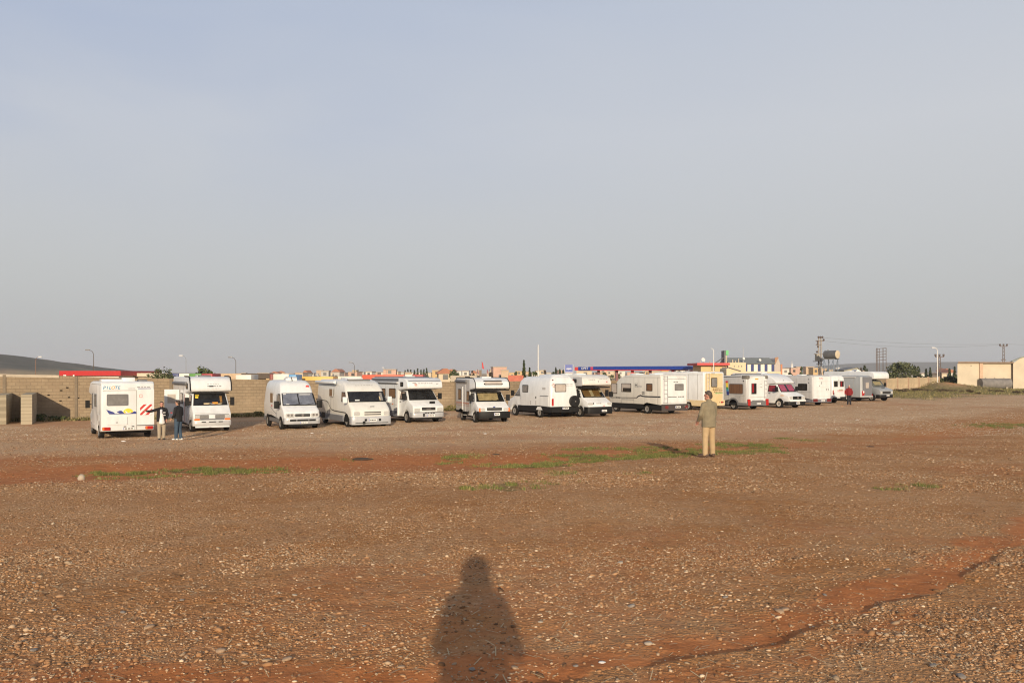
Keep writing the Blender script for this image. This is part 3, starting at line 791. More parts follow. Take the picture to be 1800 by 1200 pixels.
# ------------------------------------------------------------------ the motorhomes, left to right
def sections(name, rows, m, parent, n=5, smooth=True):
    """rounded rectangles stacked in height: (z, x rear, x front, half width, corner radius)"""
    mb = MB(); loops = []
    for z, x0, x1, h, r in rows:
        loops.append([((x0+x1)/2 + p[0], p[1], z) for p in rrect(x1-x0, 2*h, r, n)])
    k = len(loops[0]); vs = [p for l in loops for p in l]
    fs = [tuple(range(k-1, -1, -1)), tuple(range((len(loops)-1)*k, len(loops)*k))]
    for a in range(len(loops)-1):
        fs += [(a*k+i, a*k+(i+1) % k, (a+1)*k+(i+1) % k, (a+1)*k+i) for i in range(k)]
    o = mb.add(vs, fs).build(name, m, parent, smooth=smooth)
    return o
def wheel_arches(v, x, hw, r=.42, m=BLACK):
    for sg in (1, -1):
        q = [Vector((x + r*math.cos(R(a)), sg*hw, .33 + r*math.sin(R(a)))) for a in np.linspace(0, 180, 11)] + [Vector((x-r, sg*hw, .3)), Vector((x+r, sg*hw, .3))]
        MB().slab(q, (0, sg, 0), -.05, .006).build('wheel_arch', m, v.root)
def alc(v, z, uz=2.02, slant=0.0):
    a = (v.nose, uz+.22); b = (v.nose+.03+slant*.45, uz+.22+(v.H-uz-.22)*.55); c = (v.nose+.12+slant*.8, v.H-.16)
    return np.interp(z, [a[1], b[1], c[1]], [a[0], b[0], c[0]])
def alc_plate(v, name, m, y, z, w, h, uz=2.02, slant=0.0, t=.014, r=0.0, parent=None, off=0.0):
    d0, d1 = alc(v, z-h/2, uz, slant), alc(v, z+h/2, uz, slant)
    return v.nose_plate(name, m, y, z, w, h, (d0+d1)/2, (d1-d0)/h, t, r, parent, off)
def alc_script(v, y, z, w, rows, m=INKG, uz=2.02, slant=0.0, name='lettering'):
    """a line of lettering too small to read: short dabs of print"""
    rr = random.Random(int(z*100)+len(rows))
    for k, (dz, h) in enumerate(rows):
        x = -w/2
        while x < w/2:
            l = rr.uniform(.05, .14)
            alc_plate(v, name, m, y+x+l/2, z+dz, l, h, uz, slant, .005)
            x += l + rr.uniform(.02, .05)
def script(v, side, a, z, w, rows, m=INKG, off=.0, name='lettering', lo=.05, hi=.14):
    rr = random.Random(int(abs(z)*100)+int(abs(a)*37)+len(rows))
    for dz, h in rows:
        x = -w/2
        while x < w/2:
            l = rr.uniform(lo, hi); v.plate(name, m, side, a+x+l/2, z+dz, l, h*rr.uniform(.7, 1.1), .005, off); x += l + rr.uniform(.02, .05)

# 1 - seen from behind, far left
v = Veh('white motorhome seen from behind with sun and mountain picture and striped red board', 178, 38.6, 33.5, 'R', 5.6, 2.3)
xr = -v.L/2
v.body([(xr+.02, .40)] + v.arch(xr+1.05, .33, .42) + [(v.f(2.1), .40), (v.f(2.1), 2.0), (v.f(.95), 2.12), (v.f(1.1), 2.35), (v.f(1.7), 2.66), (v.f(2.4), 2.72), (xr+.16, 2.72), (xr, 2.60)], WHITE, bevel=.06)
v.under(xr+.3, v.f(.9)); v.cab('a280', WHITE, gl=GDARK, side_gl=GGREY, big=1.1)
v.wheels([xr+1.05], 1.13, .34, .22)
v.window('B', .46, 1.86, .92, .54, GGREY, MIDGREY, .05)
d = v.plate('rear_door', WHITE, 'B', -.755, 1.50, .76, 1.70, .03, 0, .03)
v.plate('door_sill', MIDGREY, 'B', -.755, .645, .76, .03, .05)
sp = v.plate('warning_board', PLATE, 'B', -.77, 1.38, .52, .50, .02, .034)
for k in range(-2, 3):
    c = k*.2; q = []
    lo, hi = -.25, .25
    p = [(-.26+0, 0)]
    a0, a1 = c-.05, c+.05
    # a 45-degree red band clipped to the board
    poly = [(-.26, -.26+a0*1.41+0), (.26, .26+a0*1.41), (.26, .26+a1*1.41), (-.26, -.26+a1*1.41)]
    def clip(pts, f):
        o = []
        for i in range(len(pts)):
            p, q2 = pts[i], pts[(i+1) % len(pts)]; fp, fq = f(p), f(q2)
            if fp >= 0: o.append(p)
            if fp*fq < 0:
                t = fp/(fp-fq); o.append((p[0]+(q2[0]-p[0])*t, p[1]+(q2[1]-p[1])*t))
        return o
    poly = clip(poly, lambda p: .25-p[1]); poly = clip(poly, lambda p: p[1]+.25) if poly else poly
    if len(poly) > 2: v.plate('red_stripe', INKR, 'B', -.77, 1.38, 0, 0, .024, .034, parent=sp, pts=poly)
fr = v.plate('sticker', INKR, 'B', -.55, 2.03, .12, .15, .006, .03); v.plate('sticker_middle', PLATE, 'B', -.55, 2.03, .08, .11, .009, .03, parent=fr)
v.plate('service_hatch', WHITE, 'B', .49, .89, .90, .38, .016, 0, .04); v.plate('hatch_lock', MIDGREY, 'B', .49, .80, .09, .04, .02)
def mtn(a, pts, m=INKB): v.plate('mountain_print', m, 'B', a, 1.215, 0, 0, .006, .0, pts=pts)
v.plate('sun_print', INKY, 'B', .0, 1.28, 0, 0, .004, 0, pts=[(.21*math.cos(R(t)), .17*math.sin(R(t))) for t in range(-15, 196, 14)])
mtn(.72, [(-.22, .20), (-.12, .02), (.16, 0), (.08, .08), (-.02, .12)]); mtn(.36, [(-.14, .08), (-.03, .13), (.06, .14), (.20, .01), (-.02, .01)]); mtn(-.10, [(-.25, .16), (-.18, .02), (-.10, .0), (0, .04), (.02, .09), (-.04, .05), (-.1, .02)], PLATE); mtn(-.28, [(-.2, .0), (.0, .1), (.13, .03), (.16, 0)])
v.stroke('ground_line', INKB, 'B', [(.82, 1.205), (-.44, 1.205)], .025)
for i, (ch, m) in enumerate(zip('PILOTE', (INKT, INKT, INKT, INKO, INKT, INKT))):
    v.text(ch, m, 'B', 1.02 - i*.125, 2.43, .21, slant=.2)
v.stroke('blue_line', INKB, 'B', [(-.42, 2.38), (-1.0, 2.38)], .03); script(v, 'B', -.71, 2.45, .5, [(0, .05)], INKG)
v.stroke('grey_line', INKG, 'B', [(.0, 2.39), (-.3, 2.39)], .025)
for y in (.94, -.92):
    t = v.plate('tail_light', REDL, 'B', y, .52, .34, .15, .03, 0, .03); v.plate('indicator', ORANGE, 'B', y + .12, .52, .07, .12, .034, 0, parent=t)
v.number_plate('B', -.03, .50, .0, .48, .12)
for y in (.15, -.2): v.plate('plate_lamp', BLACK, 'B', y, .60, .10, .035, .03)
v.window('L', v.r(1.9), 1.80, .75, .62, GGREY, MIDGREY, .05); v.window('L', v.r(3.0), 1.75, .4, .75, GGREY, MIDGREY, .05)
v.plate('fridge_grille', GREYP, 'L', v.r(1.0), 1.0, .45, .3, .02)
v.vent(xr+.9, .62, 2.70, .9, .8, .13); v.vent(xr+.7, -.1, 2.70, .55, .5, .20); v.vent(xr+.8, -.75, 2.70, .4, .4, .10, MIDGREY)
v.skirt(v.f(3.4), v.f(2.12), .40, .62, GREYP)
v.seams('L', [v.r(.5), v.r(1.6), v.r(2.5)], .65, 2.55, (2.58,), xr+.1, v.f(2.2)); v.seams('B', [], 0, 0, (2.30,), 1.1, -1.1); v.seams('B', [-.36], .45, 2.3)

# 2 - old overcab with dark roof edges
v = Veh('white overcab motorhome with dark edging, chrome grille and an open side door', 336, 43.8, 31, 'F', 5.7, 2.14)
CABS['a280'].update(pts=[(.06,.36,.96),(0,.5,.99),(0,.98,1),(.07,1.05,1),(.42,1.40,.985),(.80,2.06,.89),(1.5,2.1,.87)], zt=2.10)
xr = -v.L/2
v.alcove(2.95, .30, WHITE, under_z=2.07, wx=xr+1.2, back=1.95, slant=.12)
v.under(xr+.2, v.f(.9)); v.cab('a280', WHITE, gl=GDARK, side_gl=GBROWN, big=1.25, mdrop=.08)
v.wheels([xr+1.2], 1.04, .33, .2)
for sg in (1, -1):    # dark edging of the alcove
    y = sg*(v.hw-.01); pts = []
    for z in np.linspace(2.2, 2.80, 7): pts.append(Vector((v.L/2 - alc(v, z, 2.07, .12) + .01, y, z)))
    pts += [Vector((v.f(.60), y, 2.93)), Vector((v.f(.95), y, 2.975)), Vector((v.f(2.0), y, 2.975))]
    mb = MB()
    for a, b in zip(pts, pts[1:]): mb.tube(a, b, .035, n=6)
    mb.build('edge_trim', BLACK, v.root)
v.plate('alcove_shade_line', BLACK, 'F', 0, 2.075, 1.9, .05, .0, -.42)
alc_script(v, .12, 2.45, .62, [(0, .07), (-.13, .02), (.12, .02)], INKG, 2.07, .12); alc_plate(v, 'badge', INK, .02, 2.44, .22, .07, 2.07, .12, .006)
for y, w in ((-.43, .50), (.40, .50)): v.grille(.83, w, .19, MIDGREY, .0, y, 3, DUSTYR)
v.grille(.69, 1.25, .08, SKIRTG, .0, 0, 1)
v.plate('grille_surround', SKIRTG, 'F', 0, .79, 1.75, .36, .0)
v.headlights(.76, .84, .24, .20, ind=(.78, .69, .28, .09), off=.004)
b = v.bumper(GREYP, .34, .60, out=.08)
v.plate('lower_bumper_lip', WHITE, 'F', 0, .30, 1.75, .08, .10, 0, .02)
for y, w in ((-.45, .22), (0, .36), (.42, .22)): v.plate('bumper_slot', BLACK, 'F', y, .555, w, .045, .012, .08)
for k in range(6): v.screen_piece('windscreen_clutter', [CREAMC, PLATE, INKO, CREAMC, INKY, CURT][k], [-.35, -.02, .1, .35, -.75, .5][k], [-.05, .2, .38, .6, -.55, .62][k], [.1, .11, .12, .1, .78, .25][k], [.2, .17, .26, .17, .9, .75][k])
v.screen_piece('sticker', INKY, -.75, -.60, .6, .74)
v.awning(xr+.3, v.f(1.2), 2.60, 'R', MIDGREY, .16)
v.window('R', v.r(2.9), 1.75, .7, .6, GBROWN); v.window('R', v.f(1.2), 2.45, .5, .32, GDARK)
v.stroke('red_edge', INKR, 'R', [(v.f(1.98), .5), (v.f(1.98), 2.0)], .05, off=.012)
# the cabin door, standing open towards us
do = MB().box(0, .035, -.78, 0, 0, 1.62); dr = do.build('entrance_door', WHITE, v.root, .012, 1); dr.location = (v.r(2.2), -v.hw-.02, .62); dr.rotation_euler = (0, 0, R(-8))
MB().box(.036, .05, -.62, -.2, .85, 1.35).build('pane', GBLIND, dr)
v.vent(.2, 0, 2.94, .7, .7, .10, GREYP); v.vent(1.2, -.1, 2.94, .6, .55, .10, MIDGREY)
v.skirt(v.r(1.7), v.r(3.6), .42, .52, MIDGREY)
v.seams('R', [v.r(.6), v.r(1.8), v.r(3.4)], .6, 2.5, (1.05,), xr+.1, v.r(1.8)); v.seams('F', [], 0, 0, (1.02,), -.85, .85, off=-.04)

# 3 - high-roofed van
v = Veh('white high roofed panel van camper with silver bumper and black mirrors', 499, 44.6, 28, 'F', 5.4, 2.0, name='camper_van', cat='camper van')
X = v.f; xr = -v.L/2
sections('body', [(.36, xr, X(.07), .93, .16), (.55, xr, X(0), .96, .2), (.85, xr, X(.02), .98, .22), (1.02, xr, X(.12), .985, .2), (1.22, xr, X(.60), .98, .16), (1.30, xr, X(.70), .975, .16), (2.02, xr+.03, X(1.28), .90, .18), (2.28, xr+.06, X(1.42), .87, .22), (2.50, xr+.12, X(1.62), .82, .28), (2.63, xr+.22, X(1.9), .72, .3), (2.68, xr+.4, X(2.2), .55, .3)], WHITE, v.root)
v.cabhw = .97; v.ws = (X(.66), 1.29, .95, X(1.24), 1.99, .885); v.windscreen(GBLUE, side=.03)
v.screen_piece('sticker', PLATE, -.80, -.64, .85, .90); v.screen_piece('sticker', PLATE, -.72, -.55, .08, .12); v.screen_piece('roller_blind_rail', BLACK, -.03, .03, .1, .9); v.screen_piece('sun_visor', GREYP, .1, .7, .80, .88)
v.under(xr+.2, X(.9)); 
for x in (X(.92), xr+1.15): wheel_arches(v, x, .965)
v.wheels([X(.92), xr+1.15], 1.0, .33, .2)
b = v.bumper(SILVER, .32, .66, .95, .08, .40)
for y, w in ((-.52, .36), (0, .62), (.52, .36)): v.plate('bumper_slot', BLACK, 'F', y, .53, w, .10, .012, .08, .02)
v.plate('bumper_sill', BLACK, 'F', 0, .27, 1.5, .10, .04)
v.number_plate('F', .05, .40, .08, .40, .11)
for sg in (1, -1):
    h = v.plate('headlight', LENS, 'F', sg*.68, .80, .46, .20, .04, .0, .06)
    for q in (-.09, .09): v.plate('lamp_reflector', CHROME, 'F', sg*.68+q, .81, .13, .13, .05, 0, .05, parent=h)
    v.plate('fog_lamp', LENS, 'F', sg*.80, .52, .12, .10, .03, .06, .04)
g = v.grille(.80, .80, .15, BLACK, .02, 0, 2); v.plate('grille_badge', CHROME, 'F', 0, .80, .14, .13, .04, .02, .06, parent=g)
for sg in (1, -1):
    fr = MB().slab([Vector((X(.85), sg*.975, 1.34)), Vector((X(1.32), sg*.915, 1.93)), Vector((X(1.85), sg*.915, 1.93)), Vector((X(1.85), sg*.978, 1.30))], (0, sg, .1), -.01, .014).build('side_window', BLACK, v.root)
    MB().slab([Vector((X(.95), sg*.975, 1.38)), Vector((X(1.34), sg*.92, 1.88)), Vector((X(1.79), sg*.92, 1.88)), Vector((X(1.79), sg*.976, 1.36))], (0, sg, .1), 0, .02).build('pane', GGREY, fr)
    MB().tube((X(.95), sg*.96, 1.38), (X(.92), sg*1.12, 1.4), .03).box(X(1.0), X(.84), sg*1.18-.13, sg*1.18+.13, 1.15, 1.55).build('mirror', BLACK, v.root, .05, 2)
    MB().box(X(1.86)-.03, X(1.86), sg*.965, sg*.985, .5, 1.9).build('door_seam', MIDGREY, v.root)
v.window('R', v.r(2.1), 1.66, .75, .62, GBROWN, GREYP, .05, off=-.06)
v.plate('fuel_flap', GREYP, 'R', v.r(3.2), 1.1, .2, .2, .0, -.02); v.stroke('swoosh', INKG, 'R', [(v.r(2.0), 1.15), (v.r(2.6), .98), (v.r(3.2), .86), (v.r(3.6), .82)], .05, off=-.008); v.plate('red_mark', INKR, 'R', v.r(2.3), 1.22, .18, .12, .0, -.01)
v.skirt(xr+.02, X(1.4), .34, .58, MIDGREY, xr+1.15, .44, off=-.03)
v.plate('badge', INKR, 'F', .62, 2.32, .18, .16, .0, -1.43, .05)
v.vent(.3, -.1, 2.66, .6, .7, .14); v.vent(-.8, .2, 2.66, .5, .8, .2, GREYP)
MB().tube((X(1.9), -.1, 2.6), (X(2.1), -.12, 2.85), .02).build('antenna', BLACK, v.root)

# 4 - large integrated motorhome
v = Veh('large cream integrated motorhome with wide windscreen, white mirrors and silver bumper', 617, 45.4, 29, 'F', 6.9, 2.36)
X = v.f; xr = -v.L/2
sections('body', [(.46, xr, X(.02), 1.10, .14), (.62, xr, X(0), 1.13, .2), (.88, xr, X(.02), 1.14, .24), (1.02, xr, X(.10), 1.14, .24), (1.36, xr, X(.62), 1.13, .24), (1.44, xr, X(.72), 1.13, .22), (1.98, xr, X(1.10), 1.10, .22), (2.2, xr, X(1.28), 1.08, .26), (2.42, xr, X(1.62), 1.05, .3), (2.56, xr+.05, X(2.05), .99, .3), (2.63, xr+.12, X(2.6), .9, .3)], CREAM, v.root)
v.cabhw = 1.12; v.ws = (X(.64), 1.38, 1.10, X(1.09), 1.98, 1.07); v.windscreen(GDARK, side=.02)
v.screen_piece('white_card', PLATE, -.72, -.46, .12, .22); v.screen_piece('side_curtain', CREAMC, .72, .78, .1, .5); v.screen_piece('side_curtain', GGREY, .78, .92, .12, .85)
v.under(xr+.2, X(.9)); v.wheels([X(.95), xr+1.5], 1.13, .34, .22)
for x in (X(.95), xr+1.5): wheel_arches(v, x, 1.135, .43)
v.bumper(SILVER, .16, .62, 1.12, .06, .45)
v.plate('bumper_line', BLACK, 'F', 0, .26, 1.9, .035, .012, .06)
for y in (-.36, .46): v.plate('bumper_recess', BLACK, 'F', y, .42, .13, .13, .012, .06)
v.plate('tow_eye', BLACK, 'F', -.46, .28, .14, .16, .03, .06)
v.number_plate('F', .05, .41, .06, .44, .14)
for sg in (1, -1): v.plate('headlight', LENS, 'F', sg*.86, .78, .32, .20, .035, .0, .03)
for z in (.84, .72): v.plate('grille_slot', BLACK, 'F', .06, z, .95, .05, .02, .0)
v.plate('badge', INK, 'F', .12, 1.14, .26, .05, .0, -.26); script(v, 'F', .0, 2.29, 1.0, [(0, .07)], INKG, -1.42)
for sg in (1, -1):
    fr = MB().slab([Vector((X(.98), sg*1.137, 1.38)), Vector((X(1.26), sg*1.115, 1.94)), Vector((X(1.85), sg*1.115, 1.94)), Vector((X(1.85), sg*1.137, 1.38))], (0, sg, .05), -.01, .014).build('side_window', BLACK, v.root)
    MB().slab([Vector((X(1.1), sg*1.137, 1.44)), Vector((X(1.30), sg*1.117, 1.89)), Vector((X(1.79), sg*1.117, 1.89)), Vector((X(1.79), sg*1.137, 1.44))], (0, sg, .05), 0, .02).build('pane', GBROWN, fr)
    mi = MB().tube((X(.85), sg*1.1, 1.36), (X(.72), sg*1.24, 1.42), .03).box(X(.78), X(.62), sg*1.30-.12, sg*1.30+.12, 1.35, 1.68).build('mirror', WHITE, v.root, .04, 2)
v.awning(xr+.2, v.r(4.1), 2.47, 'R', WHITE, .2)
v.window('R', v.r(3.2), 1.86, .62, .5, GBROWN, GREYP, .05)
v.stroke('door_seam', MIDGREY, 'R', [(v.r(3.75), .7), (v.r(3.75), 2.36)], .025); v.stroke('door_seam', MIDGREY, 'R', [(v.r(3.05), .7), (v.r(3.05), 1.55)], .02)
v.stroke('dark_stripe', INK, 'R', [(xr+.05, 1.40), (v.r(2.2), 1.36), (v.r(2.6), 1.28), (v.r(2.9), 1.06), (v.r(3.3), .88), (v.r(3.9), .83), (X(.9), .80)], .045)
v.plate('grey_panel', GREYP, 'R', v.r(1.2), 1.02, 2.2, .72, .004)
v.skirt(v.r(2.0), X(1.45), .28, .62, SKIRTG); v.skirt(xr, v.r(1.0), .34, .62, SKIRTG)
MB().box(v.r(2.2), v.r(2.9), -v.hw-.3, -v.hw, .30, .34).build('step', DUSTYR, v.root)
v.vent(.2, 0, 2.62, .9, .9, .1, WHITE); v.vent(-1.3, .2, 2.62, .7, .7, .12, WHITE); v.vent(1.2, 0, 2.60, 1.3, .35, .06, MIDGREY)

# 5 - overcab with grey roof
v = Veh('white overcab motorhome with dark grey roof, hood scoop and grey lower sides', 722, 48.8, 31, 'F', 6.3, 2.3)
xr = -v.L/2
CABS['daily'].update(pts=[(.04,.42,.97),(0,.55,1),(0,.98,1),(.06,1.04,1),(.72,1.34,.98),(1.22,1.94,.86),(1.9,2.0,.85)], zt=2.0)
v.alcove(2.68, .42, WHITE, under_z=1.95, wx=xr+1.5, back=2.0, slant=.10)
v.under(xr+.2, v.f(.9)); v.cab('daily', WHITE, gl=GDARK, side_gl=GBROWN, r=.35)
v.wheels([xr+1.5], 1.1, .35, .22)
alc_plate(v, 'blue_band', STEELP, 0, 2.50, 2.1, .07, 1.95, .1, .01)
RS = M('dark_roof_sheet', (.10, .11, .13), .5)
v.body([(xr+.1, 2.60), (v.f(1.3), 2.60), (v.f(1.6), 2.70), (v.f(2.4), 2.74), (xr+.4, 2.74), (xr+.1, 2.68)], RS, 'roof_deck', hw=v.hw-.10, bevel=.03)
v.plate('roof_edge', RS, 'R', v.r(2.3), 2.56, 4.4, .18, .015)
v.plate('swoosh', INKG, 'F', -.72, 2.36, 0, 0, .0, -.45, pts=[(-.18, .06), (.1, .04), (.22, -.08), (.12, -.04), (-.05, 0)])
alc_script(v, -.05, 2.36, .8, [(0, .05)], INKG, 1.95, .1); alc_plate(v, 'badge', INKG, .78, 2.33, .16, .05, 1.95, .1, .006); alc_plate(v, 'red_ring', M('faded_red_print', (.66, .38, .33), .5), -.62, 2.28, .18, .16, 1.95, .1, .006, .06)
v.window('R', v.f(1.3), 2.30, .42, .28, GDARK); v.window('R', v.f(2.75), 1.74, 1.0, .60, GBROWN); v.window('R', v.f(4.2), 1.76, .7, .5, GBROWN)
v.plate('hood_scoop', BLACK, 'F', .38, 1.22, .36, .14, .02, -.30)
g = v.grille(.86, .88, .17, BLACK, .02, 0, 1); v.plate('grille_badge', CHROME, 'F', 0, .86, .30, .05, .04, .02, parent=g)
v.headlights(.74, .80, .36, .20, off=.01)
v.bumper(SILVER, .34, .64, 1.0, .08, .45); v.plate('bumper_bar', MIDGREY, 'F', 0, .655, 1.9, .04, .02, .06); v.plate('bumper_sill', BLACK, 'F', 0, .30, 1.7, .10, .05)
for y in (-.26, -.1, .1, .26): v.plate('bumper_slot', BLACK, 'F', y+.05, .60, .12, .045, .012, .08)
v.plate('tow_eye', BLACK, 'F', -.34, .5, .1, .2, .02, .08); v.number_plate('F', .12, .46, .08, .52, .13)
v.skirt(v.r(2.1), v.f(2.0), .34, .68, SKIRTG); v.skirt(xr, v.r(1.0), .34, .68, SKIRTG)
MB().box(v.f(2.02), v.f(1.96), -v.hw+.001, -v.cabhw-.02, .40, 1.95).build('cabin_front_panel', WHITE, v.root)
v.plate('side_lamp', ORANGE, 'R', v.r(3.6), 1.08, .14, .05, .02); v.plate('side_trim', MIDGREY, 'R', v.r(3.2), 1.08, .1, .03, .01)
v.awning(xr+.3, v.f(1.9), 2.40, 'R', GREYP, .12)
v.vent(.3, 0, 2.73, .6, .6, .06)
v.seams('R', [v.r(.9), v.r(2.4), v.r(3.9)], .7, 2.3, (1.05,), xr+.1, v.f(2.1))

# 6 - small overcab with front window
v = Veh('small white overcab motorhome with long window in its alcove, tan sunshade and black bumper', 838.5, 48.6, 19.5, 'F', 4.6, 2.14)
xr = -v.L/2
CABS['transit'].update(pts=[(.05,.4,.96),(0,.5,.98),(.02,.80,1),(.10,.90,1),(.72,1.22,.98),(1.18,1.80,.86),(1.9,1.86,.85)], zt=1.86)
v.alcove(2.64, .30, WHITE, under_z=1.92, wx=xr+1.15, back=2.0, slant=.16, zb=.58)
v.under(xr+.2, v.f(.9)); v.cab('transit', WHITE, gl=GDARK, side_gl=GGREY, r=.32)
v.wheels([xr+1.15], 1.0, .32, .2)
for sg in (1, -1):
    y = sg*(v.hw-.01); pts = [Vector((v.L/2 - alc(v, z, 1.92, .16) + .012, y, z)) for z in np.linspace(2.03, 2.48, 6)]
    pts = [Vector((v.f(1.3), y, 1.93)), Vector((v.f(.5), y, 1.95))] + pts + [Vector((v.f(.7), y, 2.62)), Vector((v.f(1.2), y, 2.655)), Vector((xr+.2, y, 2.655)), Vector((xr+.01, y, 2.5)), Vector((xr+.01, y, .7))]
    mb = MB()
    for a, b in zip(pts, pts[1:]): mb.tube(a, b, .026, n=6)
    mb.build('edge_trim', BLACK, v.root)
MB().box(v.f(.9), v.f(.36), -v.hw+.03, v.hw-.03, 1.90, 1.955).build('alcove_floor', BLACK, v.root)
f = alc_plate(v, 'alcove_window', BLACK, .05, 2.36, 1.18, .24, 1.92, .16, .03, .06, off=.01); alc_plate(v, 'pane', GBLIND, .05, 2.35, 1.06, .15, 1.92, .16, .038, .03, parent=f, off=.01)
v.screen_piece('sunshade', SHADE, -.72, .52, .14, .88); v.screen_piece('steering_wheel', BLACK, .40, .72, .12, .2); v.screen_piece('mirror_stalk', PLATE, -.08, .06, .86, .93)
MB().slab(v.wq(.12, .07, .93), v.wn, .028, .032).build('windscreen_glass', CLEAR, v.wso)
v.headlights(.72, .80, .30, .17, off=.012); 
for sg in (1, -1): v.plate('indicator', ORANGE, 'F', sg*.90, .78, .10, .22, .03, .0)
v.grille(.82, .92, .16, BLACK, .012, 0, 1); v.plate('badge', INKB, 'F', 0, .95, .14, .05, .0, -.03)
v.bumper(BLACK, .28, .68, .97, .10, .42); v.number_plate('F', .13, .52, .10, .36, .16)
v.awning(xr+.1, v.r(2.6), 2.44, 'R', MIDGREY, .16)
v.window('R', v.r(.95), 1.62, .62, .66, GBROWN); v.window('R', v.r(2.75), 1.55, .5, .6, GBROWN)
ed = v.plate('entrance_door', GREYP, 'R', v.r(1.95), 1.42, .62, 1.66, .018, 0, .04); MB().box(v.r(1.70), v.r(1.64), -v.hw-.05, -v.hw-.01, .7, 2.1).build('grab_rail', WHITE, ed)
v.stroke('red_stripe', M('faded_red_stripe', (.50, .26, .20), .5), 'R', [(xr+.08, 1.10), (v.r(3.0), 1.10)], .10, off=.02); v.stroke('red_stripe', M('faded_red_stripe', (.5, .26, .2)), 'R', [(xr+.08, .96), (v.r(3.0), .96)], .03, off=.02)
v.skirt(xr+.1, v.f(2.0), .48, .62, BLACK, xr+1.15, .40)
v.plate('side_wall', GREYP, 'R', v.r(1.6), 1.60, 3.0, 1.90, .004)
MB().box(v.r(1.7), v.r(2.2), -v.hw-.12, -v.hw+.1, .36, .40).build('step', DUSTYR, v.root)
v.vent(-.2, .3, 2.62, .5, .5, .1); v.vent(.6, -.1, 2.62, .4, .5, .09, WHITE); v.vent(-1.6, -.5, 2.62, .3, .2, .1, BLACK)

# 7 - rounded body, seen from behind, with spare wheel
v = Veh('white round edged motorhome seen from behind with covered spare wheel and black skirts', 968, 53.0, 31, 'R', 5.6, 2.15)
X = v.f; xr = -v.L/2
sections('body', [(.50, xr+.02, X(1.9), 1.07, .12), (.9, xr, X(1.9), 1.075, .14), (1.5, xr+.01, X(1.75), 1.07, .16), (2.0, xr+.05, X(1.55), 1.03, .2), (2.35, xr+.12, X(1.6), .96, .24), (2.56, xr+.2, X(1.8), .86, .28), (2.66, xr+.3, X(2.1), .74, .3)], WHITE, v.root)
sections('roof_hump', [(2.58, xr+.24, X(3.4), .80, .2), (2.74, xr+.36, X(3.6), .66, .2), (2.82, xr+.55, X(3.9), .5, .2)], WHITE, v.root)
v.under(xr+.2, X(.9)); v.cab('sprinter', WHITE, gl=GDARK, side_gl=GGREY, rear=2.2, mdrop=.02, rim=DUSTYR); v.wheels([xr+1.35], 1.06, .33, .21)
v.skirt(xr-.04, X(1.6), .36, .74, BLACK, xr+1.35, .43, .015)
v.plate('rear_bumper', BLACK, 'B', 0, .55, 2.14, .34, .08, .03, .04)
v.window('B', .30, 1.94, .88, .52, GBLIND, BLACK, .06, off=-.045)
for y in (.93, -.93):
    t = v.plate('tail_light', REDL, 'B', y, 1.03, .14, .46, .03, 0, .03)
    v.plate('reflector', INKR, 'B', y, .86, .12, .08, .034, 0, parent=t); v.plate('marker_lamp', DARKRED, 'B', y*.86, 2.45, .07, .07, -.06, -.14)
o = MB().lathe([(0, .37), (.17, .38), (.2, .35), (.205, .12), (.215, .05), (.215, 0)], (0,0,0), (-1,0,0), 28).build('spare_wheel', BLACK, v.root, smooth=True); o.location = (xr, -.72, 1.07)
q = MB().lathe([(.2, .04), (.23, .035)], (0,0,0), (-1,0,0), 12).build('cover_badge', DUSTYR, o)
v.number_plate('B', .0, .64, .115, .50, .12); script(v, 'B', -.45, 2.18, .4, [(0, .05), (-.1, .03)], GREYP, -.03); script(v, 'B', .82, 2.12, .12, [(0, .05), (-.1, .05), (.1, .05)], M('faded_red_print', (.6, .3, .3)), -.03)
v.window('L', X(2.5), 1.86, .72, .5, GGREY, BLACK, .05, off=-.03)
v.plate('garage_hatch', WHITE, 'L', v.r(.75), 1.08, .95, .62, .02, 0, .03); v.plate('hatch_rail', MIDGREY, 'L', v.r(.75), 1.42, .95, .035, .03); v.plate('fridge_grille', GREYP, 'L', v.r(.85), 1.72, .4, .5, -.0, -.03); v.plate('fuel_cap', BLACK, 'L', v.r(1.75), 1.30, .07, .14, .02)
v.plate('skylight_strip', GREYP, 'L', v.r(2.4), .95, .14, .26, .008); v.plate('skylight_strip', GREYP, 'L', v.r(1.75), .95, .10, .26, .008)

# 8 - overcab with brown curtains
v = Veh('white overcab motorhome with brown curtains behind its windscreen and black bumper', 1030, 53.6, 30.5, 'F', 5.8, 2.3)
xr = -v.L/2
CABS['a230'].update(pts=[(.06,.34,.94),(0,.5,.96),(.03,.88,.97),(.16,1.0,.985),(.66,1.25,.97),(1.18,1.88,.86),(1.9,1.95,.85)], zt=1.95)
v.alcove(2.76, .30, CREAM, under_z=1.97, wx=xr+1.3, back=2.0, slant=.20, bevel=.1)
v.under(xr+.2, v.f(.9)); v.cab('a230', WHITE, gl=GDARK, side_gl=GDARK, big=1.2); v.wheels([xr+1.3], 1.1, .33, .2)
MB().box(v.f(1.0), v.f(.40), -v.hw+.08, v.hw-.08, 1.90, 1.975).build('alcove_floor', BLACK, v.root)
for y0, y1, m in ((-.76, -.2, CURT), (.04, .58, CURT), (-.2, .04, CREAMC)): v.screen_piece('curtain', m, y0, y1, .12, .86)
v.screen_piece('curtain_rail', CREAMC, -.76, .6, .86, .91); v.screen_piece('dashboard_ledge', CREAMC, -.7, .7, .08, .12); v.screen_piece('folded_curtain', CREAMC, .60, .78, .55, .92)
MB().slab(v.wq(.12, .07, .93), v.wn, .028, .032).build('windscreen_glass', CLEAR, v.wso)
